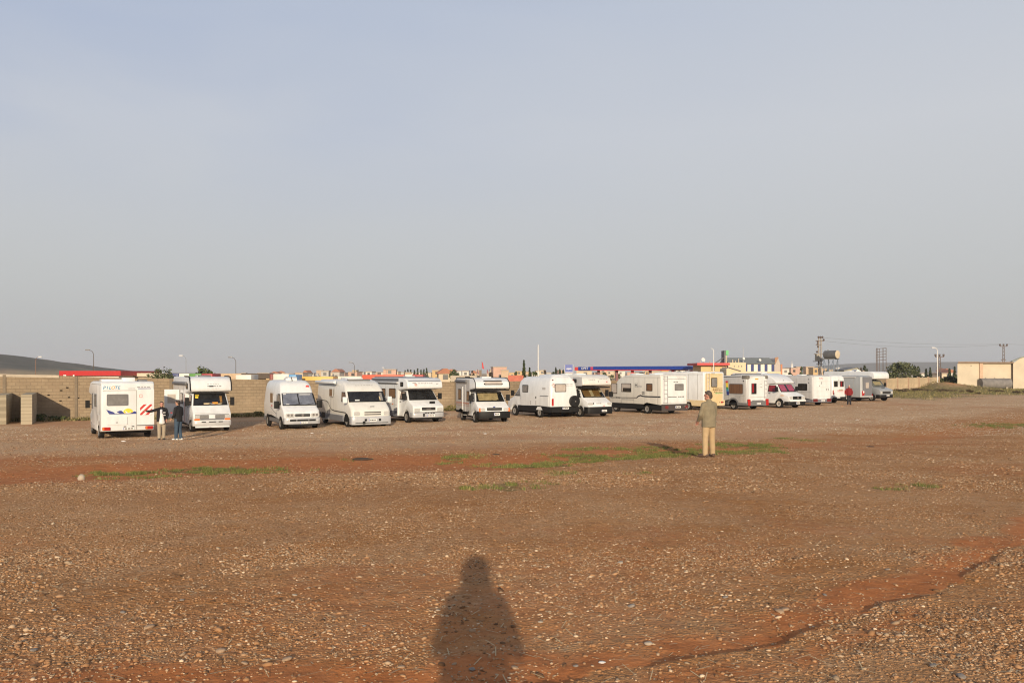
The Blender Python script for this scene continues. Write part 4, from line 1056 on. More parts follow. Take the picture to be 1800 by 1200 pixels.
v.plate('side_wall', GREYP, 'R', v.f(.95), 2.33, 1.0, .58, .004); v.window('R', v.f(1.25), 2.36, .42, .26, GDARK)
v.headlights(.76, .88, .36, .15, off=-.02); v.plate('grille_badge', BLACK, 'F', -.56, .90, .10, .11, .02, -.02); script(v, 'F', -.1, .90, .4, [(0, .07)], INKG, -.02)
v.bumper(BLACK, .22, .68, .98, .08, .44, ); v.number_plate('F', .26, .42, .08, .42, .13); v.plate('badge', INKR, 'F', .30, .74, .08, .06, .0, .0)
alc_script(v, -.42, 2.44, .5, [(0, .045)], INKG, 1.97, .2); alc_script(v, .55, 2.50, .6, [(0, .03)], INKG, 1.97, .2); alc_plate(v, 'badge', INKR, .78, 2.30, .1, .06, 1.97, .2, .006); alc_plate(v, 'air_intake', INKG, .1, 2.32, .08, .08, 1.97, .2, .006)
v.vent(.5, 0, 2.75, .7, .6, .10); v.vent(-1, 0, 2.75, .6, .6, .08)

# 9 - long integrated motorhome with ladder
v = Veh('long white motorhome with black stripes, rear ladder and dark lower sides', 1162, 56.4, 29, 'R', 6.3, 2.3)
X = v.f; xr = -v.L/2
v.body([(xr, .62), (X(.5), .62), (X(.25), 1.0), (X(.45), 1.25), (X(1.0), 1.9), (X(1.35), 2.3), (X(2.0), 2.60), (X(3.0), 2.72), (xr+.14, 2.72), (xr, 2.58)], IVORY, bevel=.06)
v.under(xr+.2, X(.6)); v.wheels([X(1.1), xr+1.55], 1.13, .34, .22)
v.cabhw = 1.12; v.ws = (X(.46), 1.27, 1.12, X(.98), 1.87, 1.12); v.windscreen(GDARK, side=.03); v.bumper(BLACK, .3, .66, 1.12, -.15, .4)
v.skirt(xr-.03, X(.55), .30, .66, BLACK, xr+1.55, .43, .01)
v.plate('rear_panel', WHITE, 'B', 0, 1.62, 2.1, 1.86, .008)
v.plate('rear_bumper', M('dark_brown_plastic', (.06, .05, .048), .5, vary=.2), 'B', 0, .48, 2.28, .46, .06, .02, .05)
v.ladder(.80, .75, 2.66, .30, .02, GREYP)
v.window('B', -.42, 1.86, .78, .46, GGREY, MIDGREY, .05, off=.012)
v.stroke('dark_stripe', INK, 'B', [(.55, 1.20), (-.2, 1.20)], .04, off=.016); script(v, 'B', -.6, 1.2, .5, [(0, .06)], INK, .012); script(v, 'B', -.15, 2.22, .35, [(0, .045)], INK, .012); script(v, 'B', -.6, 2.42, .5, [(0, .05), (.1, .03)], INKG, .012)
v.number_plate('B', -.25, .50, .085, .48, .13)
for y in (.72, -1.0): v.plate('tail_light', DARKRED, 'B', y, .50, .26, .2, .03, .07, .04)
for y, z in ((-.85, .56), (-1.0, .42)): v.plate('reflector', CHROME, 'B', y, z, .09, .09, .02, .10, .04)
v.window('L', v.r(3.9), 1.78, 1.15, .62, GBLIND, BLACK, .05); v.plate('tinted_curtain', GDARK, 'L', v.r(3.82), 1.64, .9, .24, .032)
v.window('L', v.r(1.25), 1.84, .66, .52, GBROWN, BLACK, .05)
q = v.window('L', v.r(5.35), 1.70, .70, .76, GBLIND, BLACK, .06); v.plate('mirror_housing', BLACK, 'L', v.r(5.6), 1.28, .2, .36, .25, .0, .04)
v.stroke('dark_stripe', INK, 'L', [(X(.5), 1.02), (v.r(2.75), 1.08)], .05); v.stroke('dark_stripe', INK, 'L', [(v.r(2.72), 1.06), (v.r(2.5), 1.19), (v.r(2.25), 1.26), (v.r(2.0), 1.21), (v.r(1.7), 1.19), (xr+.05, 1.20)], .09)
script(v, 'L', X(1.4), 1.04, .5, [(0, .09)], INK); script(v, 'L', v.r(1.95), 1.42, .28, [(.06, .08), (-.05, .08)], INK)
v.text('H', INK, 'L', v.r(2.75), 1.95, .44); script(v, 'L', v.r(2.35), 1.93, .5, [(0, .04), (-.08, .03)], INKG)
v.stroke('hatch_seam', MIDGREY, 'L', [(v.r(4.5), .66), (v.r(4.48), .92), (v.r(3.0), .94), (v.r(3.0), .66)], .04)
v.vent(-1.2, 0, 2.71, .7, .7, .1); v.vent(1.0, 0, 2.70, .7, .7, .1)
v.seams('L', [v.r(.35), v.r(1.75), v.r(3.0)], .7, 2.5, (2.52,), xr+.1, v.f(2.2)); v.seams('B', [], 0, 0, (2.42, .80), 1.0, -1.0, off=.016)

# 10 - yellowed rear
v = Veh('motorhome with yellowed cream rear, brown script and ladder beside its window', 1237, 62, 36, 'R', 6.2, 2.3)
X = v.f; xr = -v.L/2
v.body([(xr, .62), (X(2.0), .62), (X(2.0), 2.0), (X(.8), 2.1), (X(.7), 2.3), (X(1.0), 2.85), (X(1.8), 2.92), (xr+.1, 2.92), (xr, 2.84)], WHITE, bevel=.07)
v.under(xr+.2, X(.8)); v.cab('a230', WHITE); v.wheels([xr+1.6], 1.1, .33, .2)
v.skirt(xr-.008, X(2.0), .34, .80, YELLOWED, xr+1.6, .43, .008)
rp = v.plate('rear_panel', YELLOWED, 'B', 0, 1.80, 1.96, 2.02, .012, .0, .1)
v.plate('rear_bumper', YELLOWED, 'B', 0, .58, 2.3, .40, .07, .01, .04)
v.window('B', .0, 2.12, .66, .70, GGREY, BLACK, .05, off=.016)
v.ladder(.72, .85, 2.86, .30, .02, CREAM)
rr = random.Random(5)
for k, z in enumerate((1.66, 1.54, 1.42, 1.30)):
    script(v, 'B', -.40 - .05*k, z, 1.1 - .1*k, [(0, .075)], INKBR if k < 3 else INKGR, .014)
script(v, 'B', -.3, 2.7, .9, [(0, .04)], M('faded_green_print', (.45, .48, .25)), .014)
for y in (.80, -.80): v.plate('tail_light', REDL, 'B', y, .62, .22, .12, .02, .08, .03); 
for y in (.55, -.55, -.98): v.plate('reflector', INKBR, 'B', y, .62, .07, .08, .02, .08, .02)
v.plate('roof_lamp', MIDGREY, 'B', .1, 2.80, .4, .05, .02); v.vent(-1, 0, 2.9, .6, .6, .06)
v.seams('L', [v.r(.6), v.r(1.5)], .85, 2.75, (2.72,), xr+.1, v.f(2.2))

# 11 - low profile with rainbow band
v = Veh('white low profile motorhome with rainbow band, wide brown side window and grey skirts', 1313, 63.0, 31, 'R', 6.4, 2.28)
X = v.f; xr = -v.L/2
v.body([(xr+.03, .40)] + v.arch(xr+1.4, .36, .48) + [(X(2.0), .40), (X(2.0), 1.9), (X(1.2), 2.1), (X(1.6), 2.4), (X(2.2), 2.58), (xr+.3, 2.70), (xr+.05, 2.55), (xr, 1.5)], GREYP, bevel=.10)
v.plate('rear_panel', WHITE, 'B', -.02, 1.62, 1.96, 1.94, .03, -.03, .18)
v.under(xr+.2, X(.8)); v.cab('a230', GREYP); v.wheels([xr+1.4], 1.13, .34, .21)
v.skirt(xr-.005, X(2.0), .34, .56, MIDGREY, xr+1.4, .47, .02, wz=.36)
ar = MB()
for sg in (1, -1):
    o = [Vector((xr+1.4 + .60*math.cos(R(a)), sg*v.hw, .36 + .56*math.sin(R(a)))) for a in np.linspace(0, 180, 13)]; i = [Vector((xr+1.4 + .46*math.cos(R(a)), sg*v.hw, .36 + .44*math.sin(R(a)))) for a in np.linspace(180, 0, 13)]
    MB().slab(o + i, (0, sg, 0), -.02, .03).build('arch_trim', MIDGREY, v.root)
v.plate('rear_bumper', MIDGREY, 'B', 0, .52, 2.26, .36, .06, .01, .06); v.plate('bumper_step', MIDGREY, 'B', 0, .66, 1.2, .20, .05, .01, .08)
for y in (.98, -.98): v.plate('tail_light', REDL, 'B', y, .60, .28, .50, .06, .03, .07)
v.number_plate('B', -.05, .50, .075, .42, .13)
w_ = v.window('B', .40, 1.64, .56, .84, GDARK, MIDGREY, .05, off=.0); v.plate('red_curtain', GRED, 'B', .52, 1.68, .20, .66, .032, parent=w_); v.ladder(-.86, .9, 2.3, .26, .0, GREYP)
v.plate('roof_lamp', INKO, 'B', .1, 2.38, .34, .09, .02, .0); script(v, 'B', .62, 2.5, .3, [(0, .05)], INKG, .0); script(v, 'B', -.4, 1.75, .2, [(0, .09), (.25, .05)], GREYP, .0)
for y in (1.0, -.98): MB().box(xr-.03, xr+.55, y-.17, y+.17, 2.36, 2.66).build('roof_corner_cap', M('roof_cap_plastic', (.15, .14, .125), .6), v.root, .08, 2)
v.window('L', v.r(1.10), 1.62, 1.45, .80, GBROWN, MIDGREY, .1); v.window('L', v.r(2.58), 1.56, .42, .86, GRED, MIDGREY, .06)
for k, (m, z) in enumerate(((INKR, 2.14), (INKY, 1.98), (INKY, 1.82), (INKGR, 1.66), (INKT, 1.50), (INKB, 1.34), (INKB, 1.20))): v.plate('rainbow_band', m, 'L', v.r(2.08) - .02*k, z, .24, .155, .008)
v.plate('badge', INKG, 'L', v.r(.75), 1.0, .14, .06, .01); v.plate('marker_lamp', BLACK, 'L', v.r(.35), 2.22, .08, .08, .02)
v.stroke('roof_rail', BLACK, 'L', [(xr+.6, 2.56), (X(2.2), 2.50)], .05); v.vent(-1, 0, 2.64, .6, .6, .1, MIDGREY)
v.seams('L', [v.r(.3), v.r(1.9)], .6, 2.3, (1.1,), xr+.2, v.f(2.2)); v.seams('B', [], 0, 0, (.98,), .9, -.9, off=.006)

# 12 - cab with pink curtains
v = Veh('white low roofed motorhome with pink curtains across its cab windows', 1384, 66.5, 33, 'F', 5.6, 2.06)
v.root.scale = (1.05, 1.05, 1.05)
xr = -v.L/2; X = v.f
save = dict(CABS['a280'])
CABS['a280'].update(hw=.98, pts=[(.05,.42,.96),(0,.52,.99),(0,.86,1),(.10,.96,1),(.78,1.22,.985),(1.22,1.84,.88),(1.7,1.9,.87)], zt=1.90, wheel=.92)
v.body([(xr, .42)] + v.arch(xr+1.2, .33, .43) + [(X(2.0), .42), (X(2.0), 1.82), (X(1.55), 1.86), (X(1.12), 1.90), (X(1.10), 1.98), (X(1.45), 2.28), (X(1.95), 2.52), (X(2.7), 2.68), (xr+.1, 2.70), (xr, 2.6)], WHITE, bevel=.06)
v.under(xr+.2, X(.9)); v.cab('a280', WHITE, gl=GDARK, side_gl=GRED, r=.34, rim=RIMW); v.wheels([xr+1.2], 1.0, .34, .2)
for y0, y1 in ((-.78, -.12), (.1, .76)): v.screen_piece('curtain', PINK, y0, y1, .12, .9)
MB().slab(v.wq(.12, .07, .93), v.wn, .028, .032).build('windscreen_glass', CLEAR, v.wso)
g = v.grille(.80, 1.0, .24, BLACK, .004, 0, 2, BLACK); v.plate('grille_badge', CHROME, 'F', .06, .80, .16, .14, .03, .004, parent=g); v.headlights(.74, .80, .32, .22, off=.004)
v.bumper(BLACK, .22, .52, .98, .08, .42); v.plate('bumper_top', WHITE, 'F', 0, .58, 1.9, .12, .07, 0, .03); v.number_plate('F', .0, .40, .08, .42, .16)
v.plate('air_intake', INKG, 'F', -.05, 2.10, .06, .16, .0, -1.22); v.plate('side_trim', INKO, 'R', X(.62), .98, .3, .05, .0, -.04)
v.window('R', v.r(2.2), 1.7, .9, .55, GBROWN); v.stroke('roof_rail', MIDGREY, 'R', [(xr+.3, 2.62), (X(2.6), 2.62)], .05)
v.vent(-.6, 0, 2.68, .6, .6, .1)
CABS['a280'].update(save)

# 13 - plain white rear
v = Veh('white motorhome with plain ribbed rear wall and dark red lamps low in its bumper', 1428, 71, 29, 'R', 6.4, 2.3)
X = v.f; xr = -v.L/2
v.body([(xr, .50), (X(2.0), .50), (X(2.0), 1.95), (X(1.1), 2.05), (X(1.3), 2.35), (X(2.0), 2.58), (xr+.25, 2.66), (xr+.02, 2.50)], GREYP, bevel=.08)
v.under(xr+.2, X(.8)); v.cab('a230', WHITE, big=1.2); v.wheels([xr+1.3], 1.12, .34, .2)
rp = v.plate('rear_panel', WHITE, 'B', 0, 1.56, 2.1, 1.98, .03, -.01, .12)
for z in (.90, 1.30, 1.66): v.plate('panel_rib', WHITE, 'B', -.1, z, 1.5, .045, .045, 0)
v.plate('panel_rib', WHITE, 'B', -.15, 2.20, 1.7, .06, .05, 0)
v.skirt(xr-.02, X(2.0), .32, .58, SKIRTG, xr+1.3, .43, .01)
v.plate('rear_bumper', SKIRTG, 'B', 0, .46, 2.26, .26, .07, .01, .05)
for y in (.86, -.82): v.plate('tail_light', DARKRED, 'B', y, .50, .52, .26, .03, .07, .06)
v.number_plate('B', -.05, .46, .085, .48, .14)
script(v, 'B', .1, 2.42, .5, [(0, .04), (-.12, .03)], INKR, .02); v.plate('sticker', INKG, 'B', .05, 1.98, .10, .22, .0, .022, rot=-25); v.plate('sticker', INKG, 'B', .30, 1.72, .10, .14, .0, .022, rot=-25)
for y in (-.55, -.78): v.plate('lock', MIDGREY, 'B', y, 1.42, .08, .14, .01, .022)
v.window('L', v.r(1.05), 1.62, 1.0, .60, GDARK, BLACK, .08); v.plate('blue_flash', INKB, 'L', v.r(2.2), 2.08, 0, 0, .01, pts=[(-.45, .16), (-.2, .10), (.4, -.18), (-.1, -.02)])
v.stroke('side_crease', MIDGREY, 'L', [(xr+.1, 1.18), (X(2.0), 1.18)], .02); v.vent(-1, 0, 2.62, .6, .6, .1); v.vent(.8, 0, 2.58, .8, .7, .1)
for y, z in ((-.0, 2.3), (.0, 2.0)): v.plate('marker_lamp', MIDGREY, 'L', v.r(.4), z, .08, .1, .02)
v.seams('L', [v.r(.25), v.r(1.75)], .65, 2.4)

# 14 - white rear with twin windows
v = Veh('white van camper seen from behind with two upright rear door windows', 1463, 77, 34, 'R', 5.6, 2.06, name='camper_van', cat='camper van')
X = v.f; xr = -v.L/2
sections('body', [(.44, xr+.02, X(.2), .98, .10), (.9, xr, X(.05), 1.0, .12), (1.1, xr, X(.2), 1.0, .14), (1.35, xr, X(.8), .99, .14), (2.0, xr+.04, X(1.3), .95, .14), (2.4, xr+.08, X(1.7), .92, .18), (2.56, xr+.16, X(2.1), .84, .22), (2.62, xr+.3, X(2.4), .7, .25)], WHITE, v.root)
v.ws = (X(.76), 1.33, .95, X(1.26), 1.95, .92); v.cabhw = .97; v.windscreen(GDARK); v.under(xr+.2, X(.9)); v.wheels([X(.95), xr+1.2], 1.0, .33, .2)
for x in (X(.95), xr+1.2): wheel_arches(v, x, .99)
v.window('B', .46, 1.80, .60, .60, GDARK, MIDGREY, .04, off=-.035); w_ = v.window('B', -.46, 1.80, .60, .60, GDARK, MIDGREY, .04, off=-.035); v.plate('red_curtain', GRED, 'B', -.36, 1.80, .22, .48, .0, parent=w_)
v.plate('door_seam', MIDGREY, 'B', 0, 1.4, .03, 1.7, .0, -.01); v.plate('rear_bumper', BLACK, 'B', 0, .50, 1.96, .22, .07, 0, .04); v.number_plate('B', .18, .56, .072, .46, .12)
for y in (.90, -.90): v.plate('tail_light', REDL, 'B', y, 1.05, .12, .4, .02, 0, .03)
script(v, 'B', -.2, 1.22, .9, [(0, .06), (-.1, .06)], INKR, 0); script(v, 'B', -.35, 1.28, .5, [(0, .06)], INKGR, 0)

# 15 - grey motorhome
v = Veh('grey motorhome with corner trim painted sunlit white and red and white disc on its rear', 1514, 82, 39, 'R', 6.2, 2.2)
X = v.f; xr = -v.L/2
v.body([(xr, .42), (X(2.0), .42), (X(2.0), 1.95), (X(1.1), 2.1), (X(1.4), 2.42), (X(2.2), 2.56), (xr+.3, 2.60), (xr+.06, 2.42)], STEELP, bevel=.08)
v.under(xr+.2, X(.8)); v.cab('a230', STEELP); v.wheels([xr+1.4], 1.06, .33, .2)
v.plate('sunlit_trim', WHITE, 'B', 1.02, 1.45, .12, 2.0, .02); v.plate('sunlit_trim', WHITE, 'L', xr+.06, 1.45, .08, 2.0, .02)  # corner trim; its white stands in for the sunlight it catches
v.plate('rear_panel', SKIRTG, 'B', -.1, 1.5, 1.7, 1.9, .012); v.window('B', .0, 1.62, .72, .66, GBLIND, SKIRTG, .06, off=.014)
di = v.plate('warning_disc', REDL, 'B', .78, .86, .5, .5, .03, .016, .24); v.plate('disc_half', PLATE, 'B', .72, .96, .24, .24, .036, .016, .1, parent=di)
v.plate('rear_bumper', GREYP, 'B', 0, .50, 2.1, .14, .06, 0, .03); v.plate('side_hatch', STEELP, 'L', v.r(1.9), 1.05, 1.0, 1.1, .02, 0, .03); v.plate('hatch_lock', BLACK, 'L', v.r(1.7), 1.05, .16, .1, .03)
for y in (.95, -.98): v.plate('tail_light', REDL, 'B', y, .62, .12, .22, .02, .02, .03)
v.plate('awning_case', GREYP, 'L', v.r(2.4), 2.42, 3.6, .12, .1)
v.seams('L', [v.r(.8), v.r(2.7)], .6, 2.3)

# 16 - silver cab with white alcove
v = Veh('overcab motorhome with silver blue cab and white alcove at the right end of the row', 1545, 83, 29, 'F', 6.8, 2.3)
xr = -v.L/2
v.alcove(3.0, .55, WHITE, under_z=2.15, wx=xr+1.7, back=2.3, slant=.0, bevel=.04)
CABS['daily'].update(pts=[(.04,.42,.97),(0,.55,1),(0,1.08,1),(.08,1.18,1),(.85,1.42,.98),(1.35,2.08,.86),(1.9,2.16,.85)], zt=2.16)
v.under(xr+.2, v.f(.9)); v.cab('daily', STEELP, gl=GGREY, side_gl=GDARK, rear=2.5, r=.37, rim=DUSTYR); v.wheels([xr+1.7], 1.1, .37, .22)
v.screen_piece('curtain', CREAMC, -.5, .6, .3, .8)
MB().slab(v.wq(.12, .07, .93), v.wn, .028, .032).build('windscreen_glass', CLEAR, v.wso)
v.grille(.88, 1.2, .24, BLACK, .01, 0, 2); v.headlights(.80, .88, .26, .22, off=.012)
v.bumper(BLACK, .36, .66, 1.0, .1, .45); v.number_plate('F', .1, .58, .1, .46, .12); v.plate('hood_scoop', BLACK, 'F', 0, 1.30, .5, .05, .02, -.42)
v.window('R', v.r(2.5), 1.8, .9, .55, GBROWN); v.vent(-1, 0, 2.96, .6, .6, .1)
# ------------------------------------------------------------------ walls
def block_material(name, c1, c2, mortar, sx=.42, sz=.21, holes=False):
    m = bpy.data.materials.new(name); m.use_nodes = True; t = m.node_tree; b = t.nodes['Principled BSDF']; L = t.links.new
    uv = t.nodes.new('ShaderNodeAttribute'); uv.attribute_name = 'wallpos'
    bk = t.nodes.new('ShaderNodeTexBrick'); bk.inputs['Scale'].default_value = 1.0
    bk.inputs['Brick Width'].default_value = sx; bk.inputs['Row Height'].default_value = sz; bk.inputs['Mortar Size'].default_value = .012; bk.inputs['Mortar Smooth'].default_value = .3
    bk.inputs['Color1'].default_value = (*c1, 1); bk.inputs['Color2'].default_value = (*c2, 1); bk.inputs['Mortar'].default_value = (*mortar, 1); bk.inputs['Bias'].default_value = -.1
    L(uv.outputs['Vector'], bk.inputs['Vector'])
    n = t.nodes.new('ShaderNodeTexNoise'); n.inputs['Scale'].default_value = .55; n.inputs['Detail'].default_value = 6; n.inputs['Roughness'].default_value = .65
    L(uv.outputs['Vector'], n.inputs['Vector'])
    mr = t.nodes.new('ShaderNodeMapRange'); mr.inputs['From Min'].default_value = .3; mr.inputs['From Max'].default_value = .7; mr.inputs['To Min'].default_value = .74; mr.inputs['To Max'].default_value = 1.12
    L(n.outputs[0], mr.inputs[0])
    x = t.nodes.new('ShaderNodeMix'); x.data_type = 'RGBA'; x.blend_type = 'MULTIPLY'; x.inputs[0].default_value = 1
    cc = t.nodes.new('ShaderNodeCombineColor')
    for i in range(3): L(mr.outputs[0], cc.inputs[i])
    L(bk.outputs['Color'], x.inputs[6]); L(cc.outputs[0], x.inputs[7]); L(x.outputs[2], b.inputs['Base Color'])
    bp = t.nodes.new('ShaderNodeBump'); bp.inputs['Strength'].default_value = .7; bp.inputs['Distance'].default_value = .02
    n2 = t.nodes.new('ShaderNodeTexNoise'); n2.inputs['Scale'].default_value = 9; n2.inputs['Detail'].default_value = 4; L(uv.outputs['Vector'], n2.inputs['Vector'])
    sub = t.nodes.new('ShaderNodeMath'); sub.operation = 'SUBTRACT'; L(n2.outputs[0], sub.inputs[0]); L(bk.outputs['Fac'], sub.inputs[1])
    L(sub.outputs[0], bp.inputs['Height']); L(bp.outputs[0], b.inputs['Normal'])
    b.inputs['Roughness'].default_value = .92; b.inputs['Specular IOR Level'].default_value = .2
    return m
BLOCK = block_material('concrete_block', (.32, .245, .162), (.285, .213, .14), (.25, .19, .127))
BLOCKG = block_material('grey_concrete_block', (.40, .345, .25), (.36, .31, .225), (.31, .265, .19))
BLOCKP = block_material('pale_concrete_block', (.55, .43, .28), (.49, .375, .24), (.42, .33, .22))
REND = M('buff_render', (.57, .49, .37), .9, vary=.12, vscale=.5, bump=.3, bscale=6)
CAPM = M('cement_capping', (.47, .40, .31), .9, vary=.2, vscale=1.5, bump=.3, bscale=8)
POSTM = M('reddish_concrete_post', (.42, .28, .19), .9, vary=.2, vscale=2)
PIERM = M('weathered_cement', (.36, .31, .23), .92, vary=.2, vscale=2.5, bump=.4, bscale=9)
def wall_run(name, m, p, q, zb0, zb1, zt0, zt1, th, parent, extra=None):
    """one stretch of wall between two ground points; carries its own along/up coordinates for the block courses"""
    p, q = Vector((*p, 0)), Vector((*q, 0)); d = (q-p); ln = d.length; d.normalize(); n = Vector((d.y, -d.x, 0))   # n faces the lot
    k = max(1, int(ln/2.5)); vs, at_, fs = [], [], []
    rr = random.Random(int(p.x*10))
    for i in range(k+1):
        u = ln*i/k; c = p + d*u; b = zb0+(zb1-zb0)*i/k; t = zt0+(zt1-zt0)*i/k + (rr.uniform(-.02, .02) if 0 < i < k else 0)
        for s in (.5, -.5):
            for z in (b, t):
                vs.append(c + n*th*s + Vector((0,0,z))); at_ += [u, z, 0]
    for i in range(k):
        a, c = 4*i, 4*i+4
        fs += [(a, c, c+1, a+1), (a+2, a+3, c+3, c+2), (a+1, c+1, c+3, a+3), (a, a+2, c+2, c)]
    fs += [(0, 1, 3, 2), (4*k, 4*k+2, 4*k+3, 4*k+1)]
    o = MB().add(vs, fs).build(name, m, parent)
    a = o.data.attributes.new('wallpos', 'FLOAT_VECTOR', 'POINT'); a.data.foreach_set('vector', at_)
    return o, d, n
def wpt(px):
    """the point of the wall line seen at this column"""
    k = (px-900)/1460; xs = np.array(WALLX); ys = np.array(WALLY)
    for i in range(len(xs)-1):
        x0, y0, x1, y1 = xs[i], ys[i], xs[i+1], ys[i+1]
        den = (x1-x0) - k*(y1-y0)
        if abs(den) < 1e-9: continue
        t = (k*y0 - x0)/den
        if -1e-6 <= t <= 1+1e-6 and y0+(y1-y0)*t > 1: return (x0+(x1-x0)*t, y0+(y1-y0)*t)
    return None
TOPS = [(-400, 652), (0, 658), (103, 660), (160, 662.5), (230, 664.5), (300, 665), (455, 667), (640, 669.5), (800, 671), (1000, 669), (1560, 664), (1655, 662)]
def wtop(px, Y): return zpx(np.interp(px, [t[0] for t in TOPS], [t[1] for t in TOPS]), Y)
wall = thing('boundary_wall', 'long tan concrete block wall running behind the whole row of motorhomes', 'wall', (*wpt(455), 0))
def L2(o):       # children are built in world places; keep them there under a moved parent
    o.matrix_parent_inverse = Matrix.Translation(-Vector(o.parent.location)); return o
cols = [-420, -210, -20, 8, 104, 134, 230, 300, 372, 440, 470, 560, 640, 720, 800, 900, 1010, 1130, 1260, 1400, 1500, 1557]
for a, b in zip(cols, cols[1:]):
    p, q = wpt(a), wpt(b)
    o, d, n = wall_run('wall_panel', BLOCK, p, q, gz(*p)-.4, gz(*q)-.4, wtop(a, p[1]), wtop(b, q[1]), .2, wall); L2(o)
    if b <= 104: o, d, n = wall_run('coping', CAPM, p, q, wtop(a, p[1])-.15, wtop(b, q[1])-.15, wtop(a, p[1])+.03, wtop(b, q[1])+.03, .30, wall); L2(o)
for a in (-210, -20, 8, 134, 300, 470, 640, 800):  # dark strips at wall joints; the groove's shadow is put into their colour
    p = wpt(a); z = gz(*p); o = MB().box(-.09, .09, -.16, -.02, -.3, wtop(a, p[1]) - z - .01).build('joint_strip', M('shadowed_joint', (.21, .165, .115), .95, vary=.2), wall); o.matrix_parent_inverse = Matrix.Translation(-Vector(wall.location)); o.location = (p[0], p[1], z); o.rotation_euler = (0, 0, R(24))
for a, lg, h, w in ((1, 4.2, 1.80, .27), (46.5, 5.2, 1.82, .27)):          # the two stub walls that stick out towards us
    e = Vector((at(a, 50.6), 50.6, 0)); n = Vector((.44, -.90, 0)); p = e - n*lg
    z = gz(e.x, e.y); zt = z + h
    o, d, nn = wall_run('buttress', BLOCKG, (p.x, p.y), (e.x, e.y), z-.3, z-.3, zt+.05, zt, w*2.2, wall); L2(o)
for px, py in ((86, 694), (108, 686), (122, 698), (138, 699), (119, 681), (107, 704)):     # put-log holes left in the blockwork
    p = wpt(px); z = zpx(py, p[1]); o = MB().box(-.06, .06, -.012, .03, -.035, .035).build('hole', CHASS, wall)
    o.matrix_parent_inverse = Matrix.Translation(-Vector(wall.location)); o.location = (p[0]+.04, p[1]-.13, z); o.rotation_euler = (0, 0, R(24))
# the paler stretch with reddish posts on the right
w2 = thing('panel_wall', 'pale buff wall with reddish brown posts beyond the last motorhome', 'wall', (*wpt(1610), gz(*wpt(1610))))
posts = [1557, 1577, 1596, 1614.5, 1631.5, 1650]
for i, (a, b) in enumerate(zip(posts, posts[1:] )):
    p, q = wpt(a), wpt(b); dx = Vector((q[0]-p[0], q[1]-p[1])).normalized()*.17
    o, d, n = wall_run('wall_panel', BLOCKP, (p[0]+dx.x, p[1]+dx.y), (q[0]-dx.x, q[1]-dx.y), gz(*p)-.4, gz(*q)-.4, wtop(a, p[1])-.06, wtop(b, q[1])-.06, .16, w2); L2(o)
for a in posts:
    p = wpt(a); z = gz(*p); o = MB().box(-.16, .16, -.14, .14, -.3, wtop(a, p[1])-z+.05).build('post', POSTM, w2)
    o.matrix_parent_inverse = Matrix.Translation(-Vector(w2.location)); o.location = (p[0], p[1], z); o.rotation_euler = (0, 0, R(45))

# ------------------------------------------------------------------ the long building at the right edge, with a grey tank against it
bx = lambda px: at(px, 147.0)
zb = gz(bx(1740), 146)
bd = thing('farm_building', 'buff windowless building with flat concrete roof edge at the right edge of the photo', 'building', (bx(1745), 150, zb))
def B(name, m, x0, x1, y0, y1, z0, z1): o = MB().box(x0, x1, y0, y1, z0, z1).build(name, m, bd); return L2(o)
zt = zpx(637, 147)
ROOFC = M('roof_edge_concrete', (.27, .19, .13), .9, vary=.25, vscale=.8)
def BP(name, m, a, b, y0, z0, z1):       # blocks whose side walls run back squarely to the slanting plot line
    o = MB().prism([(bx(a), y0), (bx(b), y0), (bx(b)+6.0, 157), (bx(a)+6.0, 157)], 'z', z0, z1).build(name, m, bd); return L2(o)
BP('wall', REND, 1683, 1721, 147, zb-.5, zt-.12)
B('pier', M('pinkish_render', (.56, .39, .27), .9, vary=.15), bx(1721)+.003, bx(1727), 146.8, 147.2, zb-.5, zt-.12)
BP('wall', REND, 1727.05, 1782, 147.3, zb-.5, zt-.12)
BP('wall', REND, 1779.05, 1900, 146.7, zb-.5, zt-.10)
for a, b in ((1682, 1719), (1719.5, 1780)): BP('roof_slab', ROOFC, a, b, 146.6, zt-.115, zt+.10 + (.05 if a < 1700 else 0))
def skew(mb):
    mb.v = [(p[0] + (6.0 if p[1] > 150 else 0), p[1], p[2]) for p in mb.v]; return mb
g = MB().prism([(bx(1779)+.01, zt-.095), (bx(1900), zt-.095), (bx(1900), zt+.6), (bx(1828), zt+1.55), (bx(1800), zt+.95), (bx(1792), zt+.75)], 'y', 146.72, 157); g = skew(g).build('gable', REND, bd); L2(g)
g = MB().prism([(bx(1777), zt+.12), (bx(1792), zt+.80), (bx(1828), zt+1.6), (bx(1828), zt+1.78), (bx(1791), zt+.96), (bx(1776), zt+.28)], 'y', 146.5, 157.2); g = skew(g).build('roof', M('fibre_cement_roof', (.24, .26, .22), .8, vary=.3), bd); L2(g)
B('plinth', CAPM, bx(1727), bx(1779), 147.1, 147.28, zb-.4, zb+.2); B('plinth', CAPM, bx(1700), bx(1721), 146.85, 146.99, zb-.4, zb+.25)
B('drain_hole', CHASS, bx(1706), bx(1708), 146.98, 147.1, zpx(643, 147), zpx(642, 147))
tk = thing('tank', 'long grey horizontal tank lying in the recess of the buff building', 'tank', (bx(1744), 146.2, zb))
TANKM = M('grey_tank', (.20, .185, .175), .75, vary=.3, vscale=1.5)
MB().lathe([(-2.62, .3), (-2.6, .93), (2.58, .93), (2.6, .3)], (0, 0, .95), (1, 0, 0), 28).build('barrel', TANKM, tk, smooth=True)
for x in (-1.6, 0, 1.65): MB().box(x-.06, x+.06, -.07, .07, 1.80, 2.04).build('lug', CAPM, tk)
for x in (-1.7, 1.7): MB().box(x-.2, x+.2, -.8, .8, -.05, .35).build('saddle', PIERM, tk)

